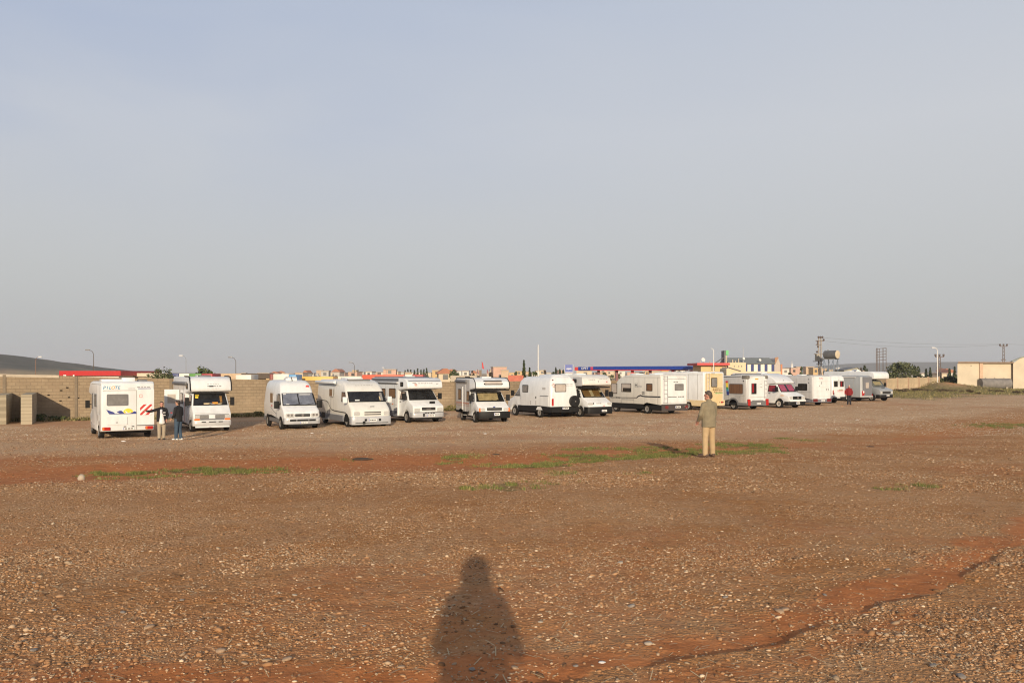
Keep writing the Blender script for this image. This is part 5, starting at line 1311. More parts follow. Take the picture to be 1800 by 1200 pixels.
# ------------------------------------------------------------------ beyond the wall: trailers
def trailer(label, px0, px1, top, d, m, h=2.75, cab=None, slope=0):
    x0, x1 = at(px0, d), at(px1, d); zt = zpx(top, d); xm = (x0+x1)/2; g = gz(xm, d)
    t = thing('lorry_trailer', label, 'trailer', (xm, d, g), 0, 'lorry trailers standing beyond the wall')
    w = (x1-x0)/2; H = zt-g
    b = MB().box(-w, w, -1.2, 1.2, H-h+.25, H).build('cargo_box', m, t, .05, 2)
    MB().box(-w+.02, w-.02, -1.23, -1.203, H-h+.3, H-h+.42).build('side_rail', MIDGREY, b)
    MB().box(-w+.1, w-.1, -.5, .5, max(.5, H-h-.05), H-h+.247).build('chassis', CHASS, t)
    me = wheel_mesh(.48, .3)
    for x in (w-1.2, w-2.4, -w+1.5):
        if abs(x) < w:
            for sg in (1, -1):
                o = link('wheel', me[0], t); o.location = (x, sg*1.05, .48); o.rotation_euler = (0, 0, 0 if sg > 0 else math.pi)
    return t
TR = lambda n, c: M(n, c, .5, vary=.12, vscale=.8)
trailer('dark blue lorry trailer whose top shows left of the striped row behind the second motorhome', 302, 322.5, 656.3, 82, TR('blue_tarp', (.035, .05, .16)))
trailer('white lorry trailer between the blue and green ones beyond the wall', 323, 340.5, 656.2, 82, TR('white_tarp', (.66, .63, .56)))
trailer('green lorry trailer between the white and red ones beyond the wall', 341, 361.5, 656.4, 82, TR('green_tarp', (.10, .26, .06)))
trailer('short red lorry trailer right of the green one beyond the wall', 362, 381, 656.5, 82, TR('dark_red_tarp', (.36, .03, .03)))
trailer('white lorry trailer above the roof of the panel van camper', 486, 513, 657.0, 84, TR('white_tarp', (.66, .63, .56)), 2.6)
trailer('pale blue lorry trailer just right of the panel van camper roof', 513.5, 526, 658.3, 84, TR('pale_blue_tarp', (.12, .33, .60)), 2.4)
trailer('dark red end of a lorry above the left of the panel van roof', 480, 485.5, 657.2, 84, TR('maroon_tarp', (.22, .05, .04)), 2.5)
trailer('yellow lorry trailer seen over the wall left of the large integrated motorhome', 532, 590, 661.5, 88, TR('yellow_tarp', (.70, .40, .08)), 2.4)
trailer('cream lorry trailer seen over the roof of the large integrated motorhome', 592, 639, 661, 92, TR('cream_tarp', (.66, .60, .50)), 2.4)
trailer('long orange red lorry trailer beyond the wall', 640, 713, 658.5, 90, TR('orange_red_tarp', (.58, .085, .035)), 2.4)
trailer('white lorry trailer right of the long orange red one', 714, 727, 658.3, 90, TR('white_tarp', (.66, .63, .56)), 2.4)
trailer('dark red lorry trailer above the alcove of the grey roofed motorhome', 727.5, 746, 658.0, 90, TR('dark_red_tarp2', (.34, .035, .03)), 2.4)
trailer('white van top seen over the wall right of the second motorhome', 421, 448, 658.5, 84, TR('white_tarp', (.66, .63, .56)), 2.3)
# long low red roofed building on the left
def slab_building(label, px0, px1, top, band, d, mwall, mroof, cat='building', depth=10, name='building', over=.4):
    x0, x1 = at(px0, d), at(px1, d); xm = (x0+x1)/2; g = gz(xm, d+2); t = thing(name, label, cat, (xm, d, g)); w = (x1-x0)/2
    H = zpx(top, d) - g; hb = band*d/1460
    MB().box(-w+over, w-over, over, depth, -.5, H-hb-.003).build('wall', mwall, t)
    MB().box(-w, w, 0, depth+over, H-hb, H).build('roof_band', mroof, t)
    return t, w, H
t, w, H = slab_building('long bright red fascia of a low building over the wall at far left', 104, 212, 651.6, 8.5, 92, TR('white_tarp', (.66, .63, .56)), M('red_fascia', (.44, .010, .012), .45, vary=.1))
for i, k in enumerate((-.86, -.82, -.55)): MB().box(w*k, w*k+.16, -.02, 0.001, H-.60, H-.44).build('lettering', PLATE, t)
slab_building('cream low shed roof showing behind the bushy tree right of the red fascia', 212, 300, 655.5, 6, 96, CAPM, M('cream_roof', (.60, .52, .40), .8, vary=.1))
slab_building('tan yard wall showing over the boundary wall right of the trailers', 382, 424, 656.2, 10, 86, REND, M('tan_band', (.52, .38, .25), .9, vary=.15))
slab_building('faded red brick yard wall behind the small overcab motorhome', 893, 920, 659.5, 12, 84, M('red_yard_wall', (.50, .16, .11), .9, vary=.2), M('red_yard_wall', (.50, .16, .11)), 'wall', 3, 'yard_wall', .1)
slab_building('plain grey concrete block house left of the small overcab motorhome', 792, 838, 660.2, 10, 110, CAPM, M('grey_block', (.44, .38, .30), .9, vary=.15))

# ------------------------------------------------------------------ filling station
cnp = thing('filling_station_canopy', 'long blue filling station canopy on dark red columns', 'canopy', (at(1110, 232), 232, gz(at(1110, 232), 232)))
A0 = Vector((at(1010, 246), 246, 0)); A1 = Vector((at(1212, 218), 218, 0)); dd = (A1-A0); LN = dd.length; dd.normalize(); nn = Vector((dd.y, -dd.x, 0))
BLUEF = M('blue_fascia', (.010, .045, .30), .4, vary=.08); REDF = M('red_fascia2', (.60, .05, .045), .45); PINKF = M('pink_fascia', (.50, .05, .12), .45)
zc = 3.42; hc = .96
def seg(name, m, u0, u1, z0, z1, o0, o1):
    P = lambda u, o, z: A0 + dd*u - nn*o + Vector((0,0,z))
    o = MB().add([P(u0,o0,z0), P(u1,o0,z0), P(u1,o1,z0), P(u0,o1,z0), P(u0,o0,z1), P(u1,o0,z1), P(u1,o1,z1), P(u0,o1,z1)],
                 [(3,2,1,0),(4,5,6,7),(0,1,5,4),(1,2,6,5),(2,3,7,6),(3,0,4,7)]).build(name, m, cnp); return L2(o)
U = lambda px: (px-1010)/202*LN
seg('fascia', BLUEF, U(1017), U(1041), zc-hc, zc, 0, 9); seg('fascia', BLUEF, U(1046), LN, zc-hc+.1, zc+.05, 0, 9)
seg('red_end', REDF, 0, U(1016.9), zc-hc-.1, zc-.05, .02, 9); seg('pink_band', PINKF, U(1041.1), U(1045.9), zc-hc, zc, -.02, 9)
seg('red_edge', REDF, U(1046), U(1180), zc-hc-.12, zc-hc+.09, .05, 9)
seg('sign_panel', BLUEF, U(1020), U(1040), zc-hc+.1, zc-.1, -.06, -.003)
vs, fs = text_shape('OPET', .98)
o = MB().add([A0 + dd*(U(1030)+p[0]*1.15) + nn*.08 + Vector((0,0,zc-hc/2+p[1])) for p in vs], fs).build('lettering', PLATE, cnp); L2(o)
COLR = M('dark_red_column', (.13, .018, .02), .5); COLB = M('bright_red_column', (.55, .035, .04), .5)
for px, m in ((1048, COLR), (1082, COLR), (1110, COLB), (1141, COLR), (1179, COLB), (1208, COLB)):
    c = A0 + dd*U(px) - nn*2.0; g = gz(c.x, c.y)
    o = MB().box(-.38, .38, -.38, .38, -.3, zc-hc-g-.003).build('column', m, cnp); o.matrix_parent_inverse = Matrix.Translation(-Vector(cnp.location)); o.location = (c.x, c.y, g)
sg = thing('fuel_sign', 'square blue sign with white lettering on posts left of the filling station canopy', 'sign', (at(1000, 200), 200, gz(at(1000, 200), 200)))
zz = sg.location.z
MB().box(-.93, .93, -.1, .1, zpx(655.5, 200)-zz, zpx(640.8, 200)-zz).build('panel', BLUEF, sg)
MB().box(-1.03, -.935, -.12, .12, 0, zpx(640.6, 200)-zz).build('post', GREYP, sg); MB().box(.935, 1.03, -.12, .12, 0, zpx(640.6, 200)-zz).build('post', GREYP, sg)
vs, fs = text_shape('opet', .62); MB().add([(p[0]*1.05, -.105, zpx(647.6, 200)-zz+p[1]) for p in vs], fs).build('lettering', PLATE, sg)
MB().box(-.9, .9, -.115, -.102, zpx(654.9, 200)-zz, zpx(653.9, 200)-zz).build('price_strip', PLATE, sg)

# yellow building with red roof edge, and its neighbours
D = 205.
def zz_(py): return zpx(py, D)
yb = thing('yellow_building', 'yellow building with overhanging bright red roof edge beside the filling station', 'building', (at(1252, D), D, gz(at(1252, D), D)))
def YB(name, m, p0, p1, y0, y1, t, b, par=None, D=D):
    o = MB().box(at(p0, D), at(p1, D), D+y0, D+y1, zpx(b, D), zpx(t, D)).build(name, m, par or yb); return L2(o)
YEL = M('yellow_render', (.66, .48, .24), .85, vary=.08, vscale=.4); ORG = M('orange_render', (.60, .36, .17), .85, vary=.1)
YB('wall', YEL, 1232, 1274.5, 0, 9, 642, 690); YB('roof_edge', M('red_roof_edge', (.56, .055, .05), .6, vary=.1), 1223, 1280, -1.6, 10, 637.8, 641.9)
YB('side_wing', ORG, 1274.6, 1277, -.5, 9, 643.5, 690)
for a in (1250.2, 1254.6):
    for t0 in (645, 648.5): YB('window', MIDGREY, a, a+2.2, -.03, .1, t0, t0+2.4)
q = MB().lathe([(0, .52), (.12, .42), (.2, .1)], (at(1238, D), D+1, zz_(632.0)), (-.3, 1, -.35), 16).build('satellite_dish', M('dish_white', (.7,.66,.62), .4), yb, smooth=True); L2(q)
YB('dish_stand', MIDGREY, 1237.6, 1238.4, 1.1, 1.25, 634, 637.7)
for a, t0 in ((1232, 633.5), (1249, 634.5)): YB('vent_pipe', CAPM, a, a+1.0, 1, 1.2, t0, 637.7)
YB('roof_shed', CAPM, 1276, 1279, .5, 3, 624, 637.7); YB('green_tank', M('green_tank', (.10, .45, .15), .5), 1276.5, 1281, .2, 3.2, 615.5, 623.9); YB('stair_frame', MIDGREY, 1274, 1276.2, .3, 3.4, 616, 637.7)
q = MB().slab([(at(1259, D), D+1, zz_(637.6)), (at(1261, D), D+1, zz_(637.6)), (at(1275, D), D+1, zz_(628.5)), (at(1274, D), D+1, zz_(627.6))], (0, 1, 0), 0, .8).build('conveyor', M('dark_steel', (.08, .08, .08), .6), yb); L2(q)
pb = thing('cream_building', 'cream flat roofed building between the yellow building and the blue striped hall', 'building', (at(1295, 208), 208, gz(at(1295, 208), 208)))
CRM = M('cream_render', (.66, .54, .36), .85, vary=.08, vscale=.4)
YB('wall', CRM, 1280.2, 1311, 0, 8, 637, 690, pb, 208.)
for a, t0 in ((1289, 632), (1294, 634), (1299.5, 630)): YB('chimney', CAPM, a, a+1.6, 1, 1.6, t0, 637.1, pb, 208.)
for a in (1290, 1298, 1303): YB('window', MIDGREY, a, a+1.4, -.03, .1, 642, 645, pb, 208.)
ga = thing('gabled_shed', 'cream shed with a low sloping grey roof in front of the cream building', 'shed', (at(1290, 190), 190, gz(at(1290, 190), 190)))
def poly(D, pts, name, m, par, y0=0, y1=6):
    o = MB().prism([(at(px, D), zpx(py, D)) for px, py in pts], 'y', D+y0, D+y1).build(name, m, par); return L2(o)
poly(190., [(1277, 690), (1311, 690), (1311, 657.5), (1302, 652.6), (1281, 646.4), (1277, 648)], 'wall', CRM, ga); poly(190., [(1281, 646.2), (1302, 652.4), (1302, 651.2), (1281.5, 645.2)], 'roof_edge', MIDGREY, ga, -.4, 6.2)
sh = thing('striped_hall', 'long hall with a blue and white striped wall and grey pitched roof', 'building', (at(1342, 225), 225, gz(at(1342, 225), 225)))
D2 = 225.
YB('wall', M('white_wall', (.68, .66, .60), .8, vary=.06), 1310, 1361, 0, 9, 640, 690, sh, D2)
YB('base_wall', CRM, 1310, 1373, -.15, -.003, 653, 690, sh, D2)
BLS = M('blue_stripe', (.012, .026, .14), .6)
for a in (1311, 1320, 1332, 1344, 1356): YB('blue_stripe', BLS, a, a + (2.6 if a == 1311 else 5), -.08, -.003, 640.3, 652.4, sh, D2)
ROOFG = M('grey_sheet_roof', (.20, .215, .205), .7, vary=.15, vscale=.6)
x0, x1 = at(1281, D2), at(1362, D2); ze, zr = zpx(639.5, D2), zpx(628.6, D2)
q = MB().slab([(x0, D2-.5, ze), (x1, D2-.5, ze), (x1, D2+5, zr), (x0, D2+5, zr)], (0, -.3, .9), 0, .12).build('roof_slope', ROOFG, sh); L2(q)
q = MB().slab([(x0, D2+11, ze), (x1, D2+11, ze), (x1, D2+5.01, zr), (x0, D2+5.01, zr)], (0, .3, .9), 0, .12).build('roof_slope', ROOFG, sh); L2(q)
poly(D2, [(1361.2, 690), (1372, 690), (1372, 640.5), (1367.5, 629), (1362, 634), (1361.2, 639)], 'gable_wall', M('grey_pink_render', (.46, .40, .36), .85), sh, 0, 9); poly(D2, [(1361.5, 628.4), (1367, 627.2), (1368, 628.6), (1362, 640)], 'gable_edge', M('brown_trim', (.36, .20, .12), .8), sh, -.3, -.02)
YB('corner_pier', M('orange_pier', (.52, .20, .10), .8), 1372.2, 1374.6, -.3, .6, 640, 690, sh, D2)
for a, t0 in ((1306.5, 629), (1335, 631.5)):
    q = MB().lathe([(0, .36), (.1, .3), (.16, .05)], (at(a, D2), D2-.6, zpx(t0+1, D2)), (-.3, 1, -.4), 14).build('satellite_dish', M('dish_white', (.7,.66,.62)), sh, smooth=True); L2(q)
MB_ = MB().tube((at(1306, D2), D2-.3, zpx(640, D2)), (at(1306, D2), D2-.3, zpx(610, D2)), .07, .05, 6).build('mast', GREYP, sh); L2(MB_)

# ------------------------------------------------------------------ poles, tank tower, frames, flags
STEEL = M('galvanised_steel', (.30, .30, .30), .5, .3, vary=.2); WOOD = M('dark_pole', (.10, .085, .07), .8); WPOLE = M('white_pole', (.74, .72, .68), .5)
def lamp(label, px, top, d, m, r=.07, arm=-1, head=True):
    x = at(px, d); g = gz(x, d); H = zpx(top, d) - g
    t = thing('street_lamp', label, 'street lamp', (x, d, g), 0, 'street lamps beyond the wall')
    MB().tube((0,0,-.2), (0,0,H-.5), r, r*.6, 8).build('pole', m, t)
    MB().tube((0,0,H-.5), (arm*.2,0,H-.12), r*.6, r*.5, 6).tube((arm*.2,0,H-.12), (arm*.6,0,H), r*.5, r*.5, 6).build('arm', m, t)
    if head: MB().box(min(arm*.45, arm*1.0), max(arm*.45, arm*1.0), -.1, .1, H-.05, H+.08).build('lamp_head', WPOLE if m is not WOOD else M('lamp_glass', (.22,.21,.2), .3), t, .03, 2)
lamp('thin brown street lamp rising in front of the dark hill at far left', 62.5, 627, 130, M('rust_pole', (.22, .12, .08), .7), .06, 1)
lamp('dark street lamp with bent top above the red fascia', 164.5, 615, 100, WOOD, .06, -1)
lamp('thin pale street lamp left of the round topped tree', 327, 625, 120, STEEL, .05, -1)
lamp('dark street lamp standing just right of the second motorhome', 414.5, 628, 110, WOOD, .06, -1)
lamp('street lamp rising over the large integrated motorhome', 623, 637, 150, WOOD, .07, -1)
lamp('far pale street lamp above the long orange red trailer', 679, 646, 190, STEEL, .06, -1)
lamp('tall white street lamp at the end of the panel wall', 1648, 611, 139, WPOLE, .085, -1)
def pole(label, px, top, d, m, r, cat='pole', name='pole'):
    x = at(px, d); g = gz(x, d); H = zpx(top, d)-g; o = MB().tube((0,0,-.3), (0,0,H), r, r*.7, 8).build(name, m); o.location = (x, d, g); return tag(o, label, cat)
pole('tall thin white pole left of the square blue sign', 946, 606, 120, WPOLE, .085)
t = lamp('tall white pole with small dark lamp in front of the yellow building', 1254.5, 612, 170, WPOLE, .11, -1, False)
for i, (px, top, ln) in enumerate(((847, 635, 7), (839, 648, 5), (856, 648, 5))):
    d = 170.; x = at(px, d); g = gz(x, d); H = zpx(top, d)-g
    t = thing('flagpole', ('tallest flagpole with a drooping red flag above the small overcab motorhome', 'short flagpole with dark red flag left of the tallest flag', 'short flagpole with dark red flag right of the tallest flag')[i], 'flagpole', (x, d, g), 0, 'flagpoles with drooping flags')
    MB().tube((0,0,-.2), (0,0,H), .06, .04, 6).build('pole', STEEL, t)
    s = ln/7; FL = M(('red_flag', 'dusky_red_flag', 'dusky_red_flag')[i], ((.55, .04, .04), (.24, .05, .09), (.24, .05, .09))[i], .8)
    MB().prism([(.02, H-.1), (.22*s, H-.35*s), (.34*s, H-1.0*s), (.46*s, H-1.6*s), (.10, H-1.4*s)], 'y', -.07, .07).build('flag', FL, t)
# electricity pole with transformers
d = 175.; x = at(1440, d); g = gz(x, d); Z = lambda py: zpx(py, d)-g; XX = lambda px: at(px, d)-x
ep = thing('electricity_pole', 'twin legged electricity pole crowded with insulators left of the water tank', 'utility pole', (x, d, g))
for a in (1439, 1443.5): MB().tube((XX(a), 0, -.3), (XX(a)*.9, 0, Z(594)), .17, .13, 6).build('leg', M('concrete_pole', (.36, .32, .28), .8, vary=.2), ep)
for py, a, b in ((593.5, 1438, 1446), (599, 1434, 1448), (606, 1434, 1444), (622, 1431, 1447), (635, 1429, 1445.5), (640, 1435, 1446)): MB().box(XX(a), XX(b), -.12, .12, Z(py)-.07, Z(py)+.07).build('crossarm', M('brown_steel', (.16, .13, .11), .7), ep)
for px, py in ((1438.5, 592.3), (1442, 592.3), (1445.5, 592.3), (1437, 600), (1437, 604), (1437.5, 609), (1447.5, 597), (1436, 618), (1438, 625), (1436, 631), (1444, 632), (1439, 637)):
    MB().lathe([(0, .05), (.1, .2), (.3, .22), (.45, .08)], (XX(px), -.1, Z(py)-.25), (0, 0, 1), 8).build('insulator', M('insulator_brown', (.10, .07, .06), .4), ep)
MB().box(XX(1434), XX(1440), -.5, .5, Z(634), Z(622)).build('transformer', M('transformer_grey', (.30, .27, .22), .6), ep); MB().box(XX(1441), XX(1446), -.4, .4, Z(634), Z(629)).build('switch_box', STEEL, ep)
# water tank on legs
d = 168.; x = at(1463, d); g = gz(x, d); Z = lambda py: zpx(py, d)-g; XX = lambda px: at(px, d)-x
wt = thing('water_tank', 'rusty grey cylindrical water tank lying on tall steel legs', 'water tank', (x, d, g))
ax = Vector((.60, -.80, 0)); c0 = Vector((XX(1472), 0, Z(622.8)))
MB().lathe([(-2.9, .4), (-2.75, .82), (0, .82)], c0, ax, 24).build('barrel', M('tank_steel', (.12, .12, .125), .6, vary=.3, vscale=.8), wt, smooth=True)
MB().lathe([(0.002, .83), (.08, .82), (.14, .5)], c0, ax, 24).build('end_cap', M('tank_cream', (.62, .52, .38), .6, vary=.15, vscale=1), wt)
MB().tube(c0 + ax*-2.1 + Vector((0,0,.75)), c0 + ax*-2.1 + Vector((0,0,1.0)), .16, n=8).build('filler_cap', STEEL, wt)
BLUES = M('blue_steel', (.15, .19, .25), .6)
for k, s in ((-2.5, -1), (-2.5, 1), (-.4, -1), (-.4, 1)):
    b = c0 + ax*k + Vector((.80, .60, 0))*s*.8; b.z = 0; b2 = b.copy(); b.z = c0.z - .86
    MB().tube(b2 - Vector((0,0,.2)), b, .09, n=6).build('leg', BLUES, wt)
for k0, k1 in ((-2.5, -.4), (-.4, -2.5)):
    for s in (-1, 1):
        p = c0 + ax*k0 + Vector((.80, .60, 0))*s*.8; p.z = .2; q = c0 + ax*k1 + Vector((.80, .60, 0))*s*.8; q.z = c0.z-.9; MB().tube(p, q, .05, n=5).build('brace', BLUES, wt)
for s in (-1, 1): p = c0 + ax*-2.9 + Vector((.80, .60, 0))*s*.8; p.z = c0.z-.88; q = c0 + ax*-.1 + Vector((.80, .60, 0))*s*.8; q.z = c0.z-.88; MB().tube(p, q, .10, n=5).build('beam', STEEL, wt)
# open steel billboard frame
d = 180.; x = at(1549, d); g = gz(x, d); Z = lambda py: zpx(py, d)-g; XX = lambda px: at(px, d)-x
fr = thing('billboard_frame', 'empty rusty steel billboard frame standing left of the big green tree', 'billboard frame', (x, d, g))
RST = M('rusty_steel', (.15, .12, .11), .8, vary=.2)
for a, t0, yy in ((1540.3, 613.5, 0), (1545.5, 612.5, 0), (1552, 611.5, 0), (1557.6, 611.2, 0), (1546.2, 612, 1.2), (1556.6, 611, 1.2)): MB().tube((XX(a), yy, -.2), (XX(a), yy, Z(t0)), .075, n=5).build('upright', RST, fr)
for py in (613, 618.5, 623.5, 628, 633.5): MB().tube((XX(1540.2), -.02, Z(py)), (XX(1558), -.02, Z(py-1.5)), .06, n=5).build('rail', RST, fr)
for a, b in ((1540.3, 1546.2), (1552, 1556.6)): MB().tube((XX(a), 0, Z(612.5)), (XX(b), 1.2, Z(611.5)), .06, n=5).build('tie', RST, fr)
def lattice(label, px, top, d, arms=True):
    x = at(px, d); g = gz(x, d); H = zpx(top, d)-g; t = thing('lattice_pole', label, 'utility pole', (x, d, g))
    w = .55
    for sx in (-1, 1): MB().tube((sx*w*.5, 0, 0), (sx*w*.3, 0, H), .09, .07, 5).build('leg', RST, t)
    for k in range(8): z0 = H*(.3+.7*k/8); s = 1 if k % 2 else -1; MB().tube((s*w*.42, 0, z0), (-s*w*.42, 0, z0+H*.7/8), .05, n=4).build('lacing', RST, t)
    if arms:
        for z, a in ((H, 1.7), (H*.66, 1.1)): MB().box(-a/2, a/2, -.08, .08, z-.08, z+.08).build('crossarm', RST, t)
        for q in (-.8, 0, .8): MB().lathe([(0,.06),(.15,.2),(.45,.2),(.5,.08)], (q, 0, H+.06), (0,0,1), 8).build('insulator', M('insulator_brown', (.10,.07,.06)), t)
    return t, H, x, g
lattice('slim lattice pole standing right behind the tall white street lamp', 1651.5, 627, 165)
_, H, xe, ge = lattice('lattice pole with three insulators rising behind the buff building', 1764, 608.5, 190)
WIRE = M('wire', (.12, .12, .13), .6)
def wire(label, p, q, sag, r=.022):
    p, q = Vector(p), Vector(q); mb = MB(); prev = None
    for i in range(25):
        t = i/24; c = p.lerp(q, t) - Vector((0,0,sag*4*t*(1-t)))
        if prev is not None: mb.tube(prev, c, r, n=4)
        prev = c
    o = mb.build('cable', WIRE); return tag(o, label, 'cable', 'overhead cables right of the electricity pole')
pe = (at(1445, 175), 175, zpx(593, 175))
wire('thin overhead cable strung from the twin legged pole to the lattice pole, upper one', pe, (xe-.8, 190, ge+H+.5), .6)
wire('thin overhead cable strung from the twin legged pole to the lattice pole, lower one', (at(1446, 175), 175, zpx(599, 175)), (xe+.8, 190, ge+H+.5), 1.0)
wire('thin overhead cable leaving the lattice pole towards the right edge', (xe+.8, 190, ge+H+.5), (xe+60, 185, ge+H+1), .8)

# ------------------------------------------------------------------ trees
LEAFD = leaf_material('leaf_dark', [(0, (.012, .022, .009)), (.5, (.03, .045, .016)), (.85, (.06, .075, .025)), (1, (.10, .11, .04))])
LEAFG = leaf_material('leaf_green', [(0, (.022, .036, .012)), (.45, (.052, .075, .022)), (.8, (.09, .115, .034)), (1, (.17, .18, .07))])
LEAFY = leaf_material('leaf_grey_green', [(0, (.035, .045, .02)), (.5, (.085, .10, .045)), (.85, (.15, .165, .08)), (1, (.23, .23, .12))])
LEAFBR = leaf_material('leaf_brown', [(0, (.03, .02, .014)), (.5, (.075, .05, .03)), (1, (.14, .10, .06))])
BARK = M('bark', (.12, .085, .06), .9, vary=.3)
def crown_mesh(name, n, w, h, z0, shape, leaf, mat, seed, par, dy=None):
    r = np.random.default_rng(seed); dy = dy or w
    if shape == 'cone':
        t = r.random(n)**1.25; rad = (1-t)**.85*(.55+.45*np.sqrt(r.random(n))); a = r.random(n)*6.283
        rad = rad*(.75 + .5*np.abs(np.sin(t*34 + a*.0)))
        P = np.stack([np.cos(a)*rad*w/2, np.sin(a)*rad*dy/2, z0 + t*h], -1)
    else:
        k = max(7, int(n/55)); c = r.normal(0, 1, (k, 3)); c /= np.linalg.norm(c, axis=1)[:, None]; c *= (.35+.55*r.random((k, 1))**.6)
        c[:, 2] = np.maximum(c[:, 2], -.55)
        if shape == 'dome': c[:, 2] = np.abs(c[:, 2])*1.0 - .15
        i = r.integers(0, k, n); q = r.normal(0, 1, (n, 3)); q /= np.linalg.norm(q, axis=1)[:, None]; q *= (.17 + .2*r.random((k, 1))[i])*(r.random((n, 1))**.35)
        P = c[i] + q
        P = np.stack([P[:, 0]*w/2, P[:, 1]*dy/2, z0 + h/2 + P[:, 2]*h/2], -1)
    s = leaf*(.6+.8*r.random(n)); u = r.normal(0, 1, (n, 3)); u /= np.linalg.norm(u, axis=1)[:, None]; v2 = np.cross(u, r.normal(0, 1, (n, 3))); v2 /= np.linalg.norm(v2, axis=1)[:, None]
    V = np.stack([P-u*s[:, None], P+v2*s[:, None]*.6, P+u*s[:, None], P-v2*s[:, None]*.6], 1).reshape(-1, 3)
    return np_mesh(name, V, np.arange(n*4).reshape(-1, 4), mat, par)
_tseed = [100]
def tree(label, px, top, wpx, d, shape='round', mat=None, n=700, leaf=None, base=None, trunk=.3, group='trees beyond the wall', name='tree', cat='tree', dyf=1.0):
    x = at(px, d); g = gz(x, d); H = zpx(top, d) - g; w = wpx*d/1460; _tseed[0] += 1; sd = _tseed[0]
    t = thing(name, label, cat, (x, d, g), 0, group)
    z0 = H*trunk if base is None else base
    r = random.Random(sd); tr = max(.05, H*.02)
    tk = MB().tube((0,0,-.3), (r.uniform(-.1,.1), 0, z0+.15*H), tr, tr*.7, 7).build('trunk', BARK, t)
    if shape != 'cone':
        for k in range(5):
            a = r.uniform(0, 6.28); MB().tube((0,0,z0*.8), (math.cos(a)*w*.3, math.sin(a)*w*.3, z0 + (H-z0)*r.uniform(.4, .75)), tr*.55, tr*.2, 5).build('limb', BARK, tk)
    else: MB().tube((0,0,z0), (0,0,H*.95), tr*.7, tr*.15, 6).build('leader', BARK, tk)
    crown_mesh('crown', n, w, H-z0, z0, shape, leaf or max(.10, w*.045), mat or LEAFG, sd, t, w*dyf)
tree('tall dark cypress standing right of the red yard wall', 921, 633, 13, 118, 'cone', LEAFD, 1500, .13, .2)
tree('smaller dark conifer leaning beside the tall cypress', 931, 646, 11, 118, 'cone', LEAFD, 700, .13, .2)
tree('round topped green tree over the wall behind the second motorhome', 362, 639, 62, 98, 'dome', LEAFG, 1900, .15, 1.0)
tree('grey green bushy tree reaching over the wall right of the first motorhome', 281, 641, 58, 66, 'round', LEAFY, 1700, .10, .9)
tree('big leafy green tree standing over the panel wall right of the last motorhome', 1585, 636, 58, 146, 'round', LEAFY, 2300, .20, .6)
tree('dark green tree on the right flank of the big leafy tree', 1608, 643, 24, 150, 'round', LEAFD, 600, .16, .6)
tree('olive coloured tree standing left of the billboard frame', 1566, 642, 26, 150, 'round', LEAFD, 600, .16, .6)
tree('round green tree above the plain grey block house', 800, 650, 24, 190, 'round', LEAFG, 900, .2, 1.)
tree('dark bush growing at the foot of the lattice pole by the earth mound', 1667, 661, 40, 152, 'round', LEAFD, 1500, .17, .1)
for px, top in ((1628, 648), (1635, 646), (1669, 648), (1678, 645)): tree({1628: 'left one of two small dark conifers left of the white street lamp', 1635: 'right one of two small dark conifers left of the white street lamp', 1669: 'shorter dark conifer left of the buff building', 1678: 'dark conifer close to the corner of the buff building'}[px], px, top, 9, 260, 'cone', LEAFD, 350, .3, .3)
for i, px in enumerate((712, 717, 722, 728.5, 734, 740, 745, 750)): tree('slim dark conifer in the row behind the grey roofed motorhome', px, 652 - [1, 3, 2, 1.5, 4, 2, 4.5, 5][i], 7, 420, 'cone', LEAFD, 160, .45, .3, group='row of slim conifers behind the grey roofed motorhome')
for i, (px, top) in enumerate(((970, 650), (977, 646), (984, 649), (990, 650))): tree('small dark conifer in the clump left of the square blue sign', px, top, 9, 300, 'cone' if i else 'round', LEAFD, 260, .35, .3, group='clump of conifers left of the blue sign')
TB = [(830, 652, 10, 380, LEAFBR, 'brownish bare tree left of the flagpoles'), (863, 653, 8, 380, LEAFBR, 'brownish bare tree right of the flagpoles'), (906, 651, 12, 300, LEAFG, 'small green tree above the red yard wall'),
      (940, 654, 14, 260, LEAFG, 'small green tree left of the thin white pole'), (957, 651, 12, 330, LEAFBR, 'brown tree right of the thin white pole'),
      (1066, 653, 26, 300, LEAFY, 'pale green bushy tree under the canopy between its first two columns'), (1093, 655, 22, 280, LEAFG, 'green bush under the canopy between the second and third column'),
      (1128, 650, 16, 330, LEAFBR, 'purplish brown tree under the middle of the canopy'), (1165, 649, 19, 280, LEAFD, 'dark green round tree under the canopy left of its bright red column'),
      (1195, 652, 18, 400, LEAFD, 'dark tree under the right end of the canopy'), (1386, 654, 20, 280, LEAFD, 'dark tree right of the striped hall'), (1411, 645, 17, 300, LEAFG, 'tall green tree left of the twin legged pole'),
      (1421, 652, 12, 270, LEAFD, 'dark round tree left of the twin legged pole'), (1452, 649, 12, 300, LEAFG, 'green tree behind the left legs of the water tank'), (1484, 647, 6, 420, LEAFBR, 'small reddish tree right of the water tank'),
      (1513, 645, 9, 320, LEAFBR, 'reddish brown tree behind the white alcove'), (1524, 642, 16, 320, LEAFD, 'dark rounded tree left of the billboard frame'), (1219, 652, 8, 380, LEAFD, 'small dark tree left of the yellow building')]
for px, top, w, d, m, lb in TB: tree(lb, px, top, w, d, 'round', m, 420, d*.0011, .5)

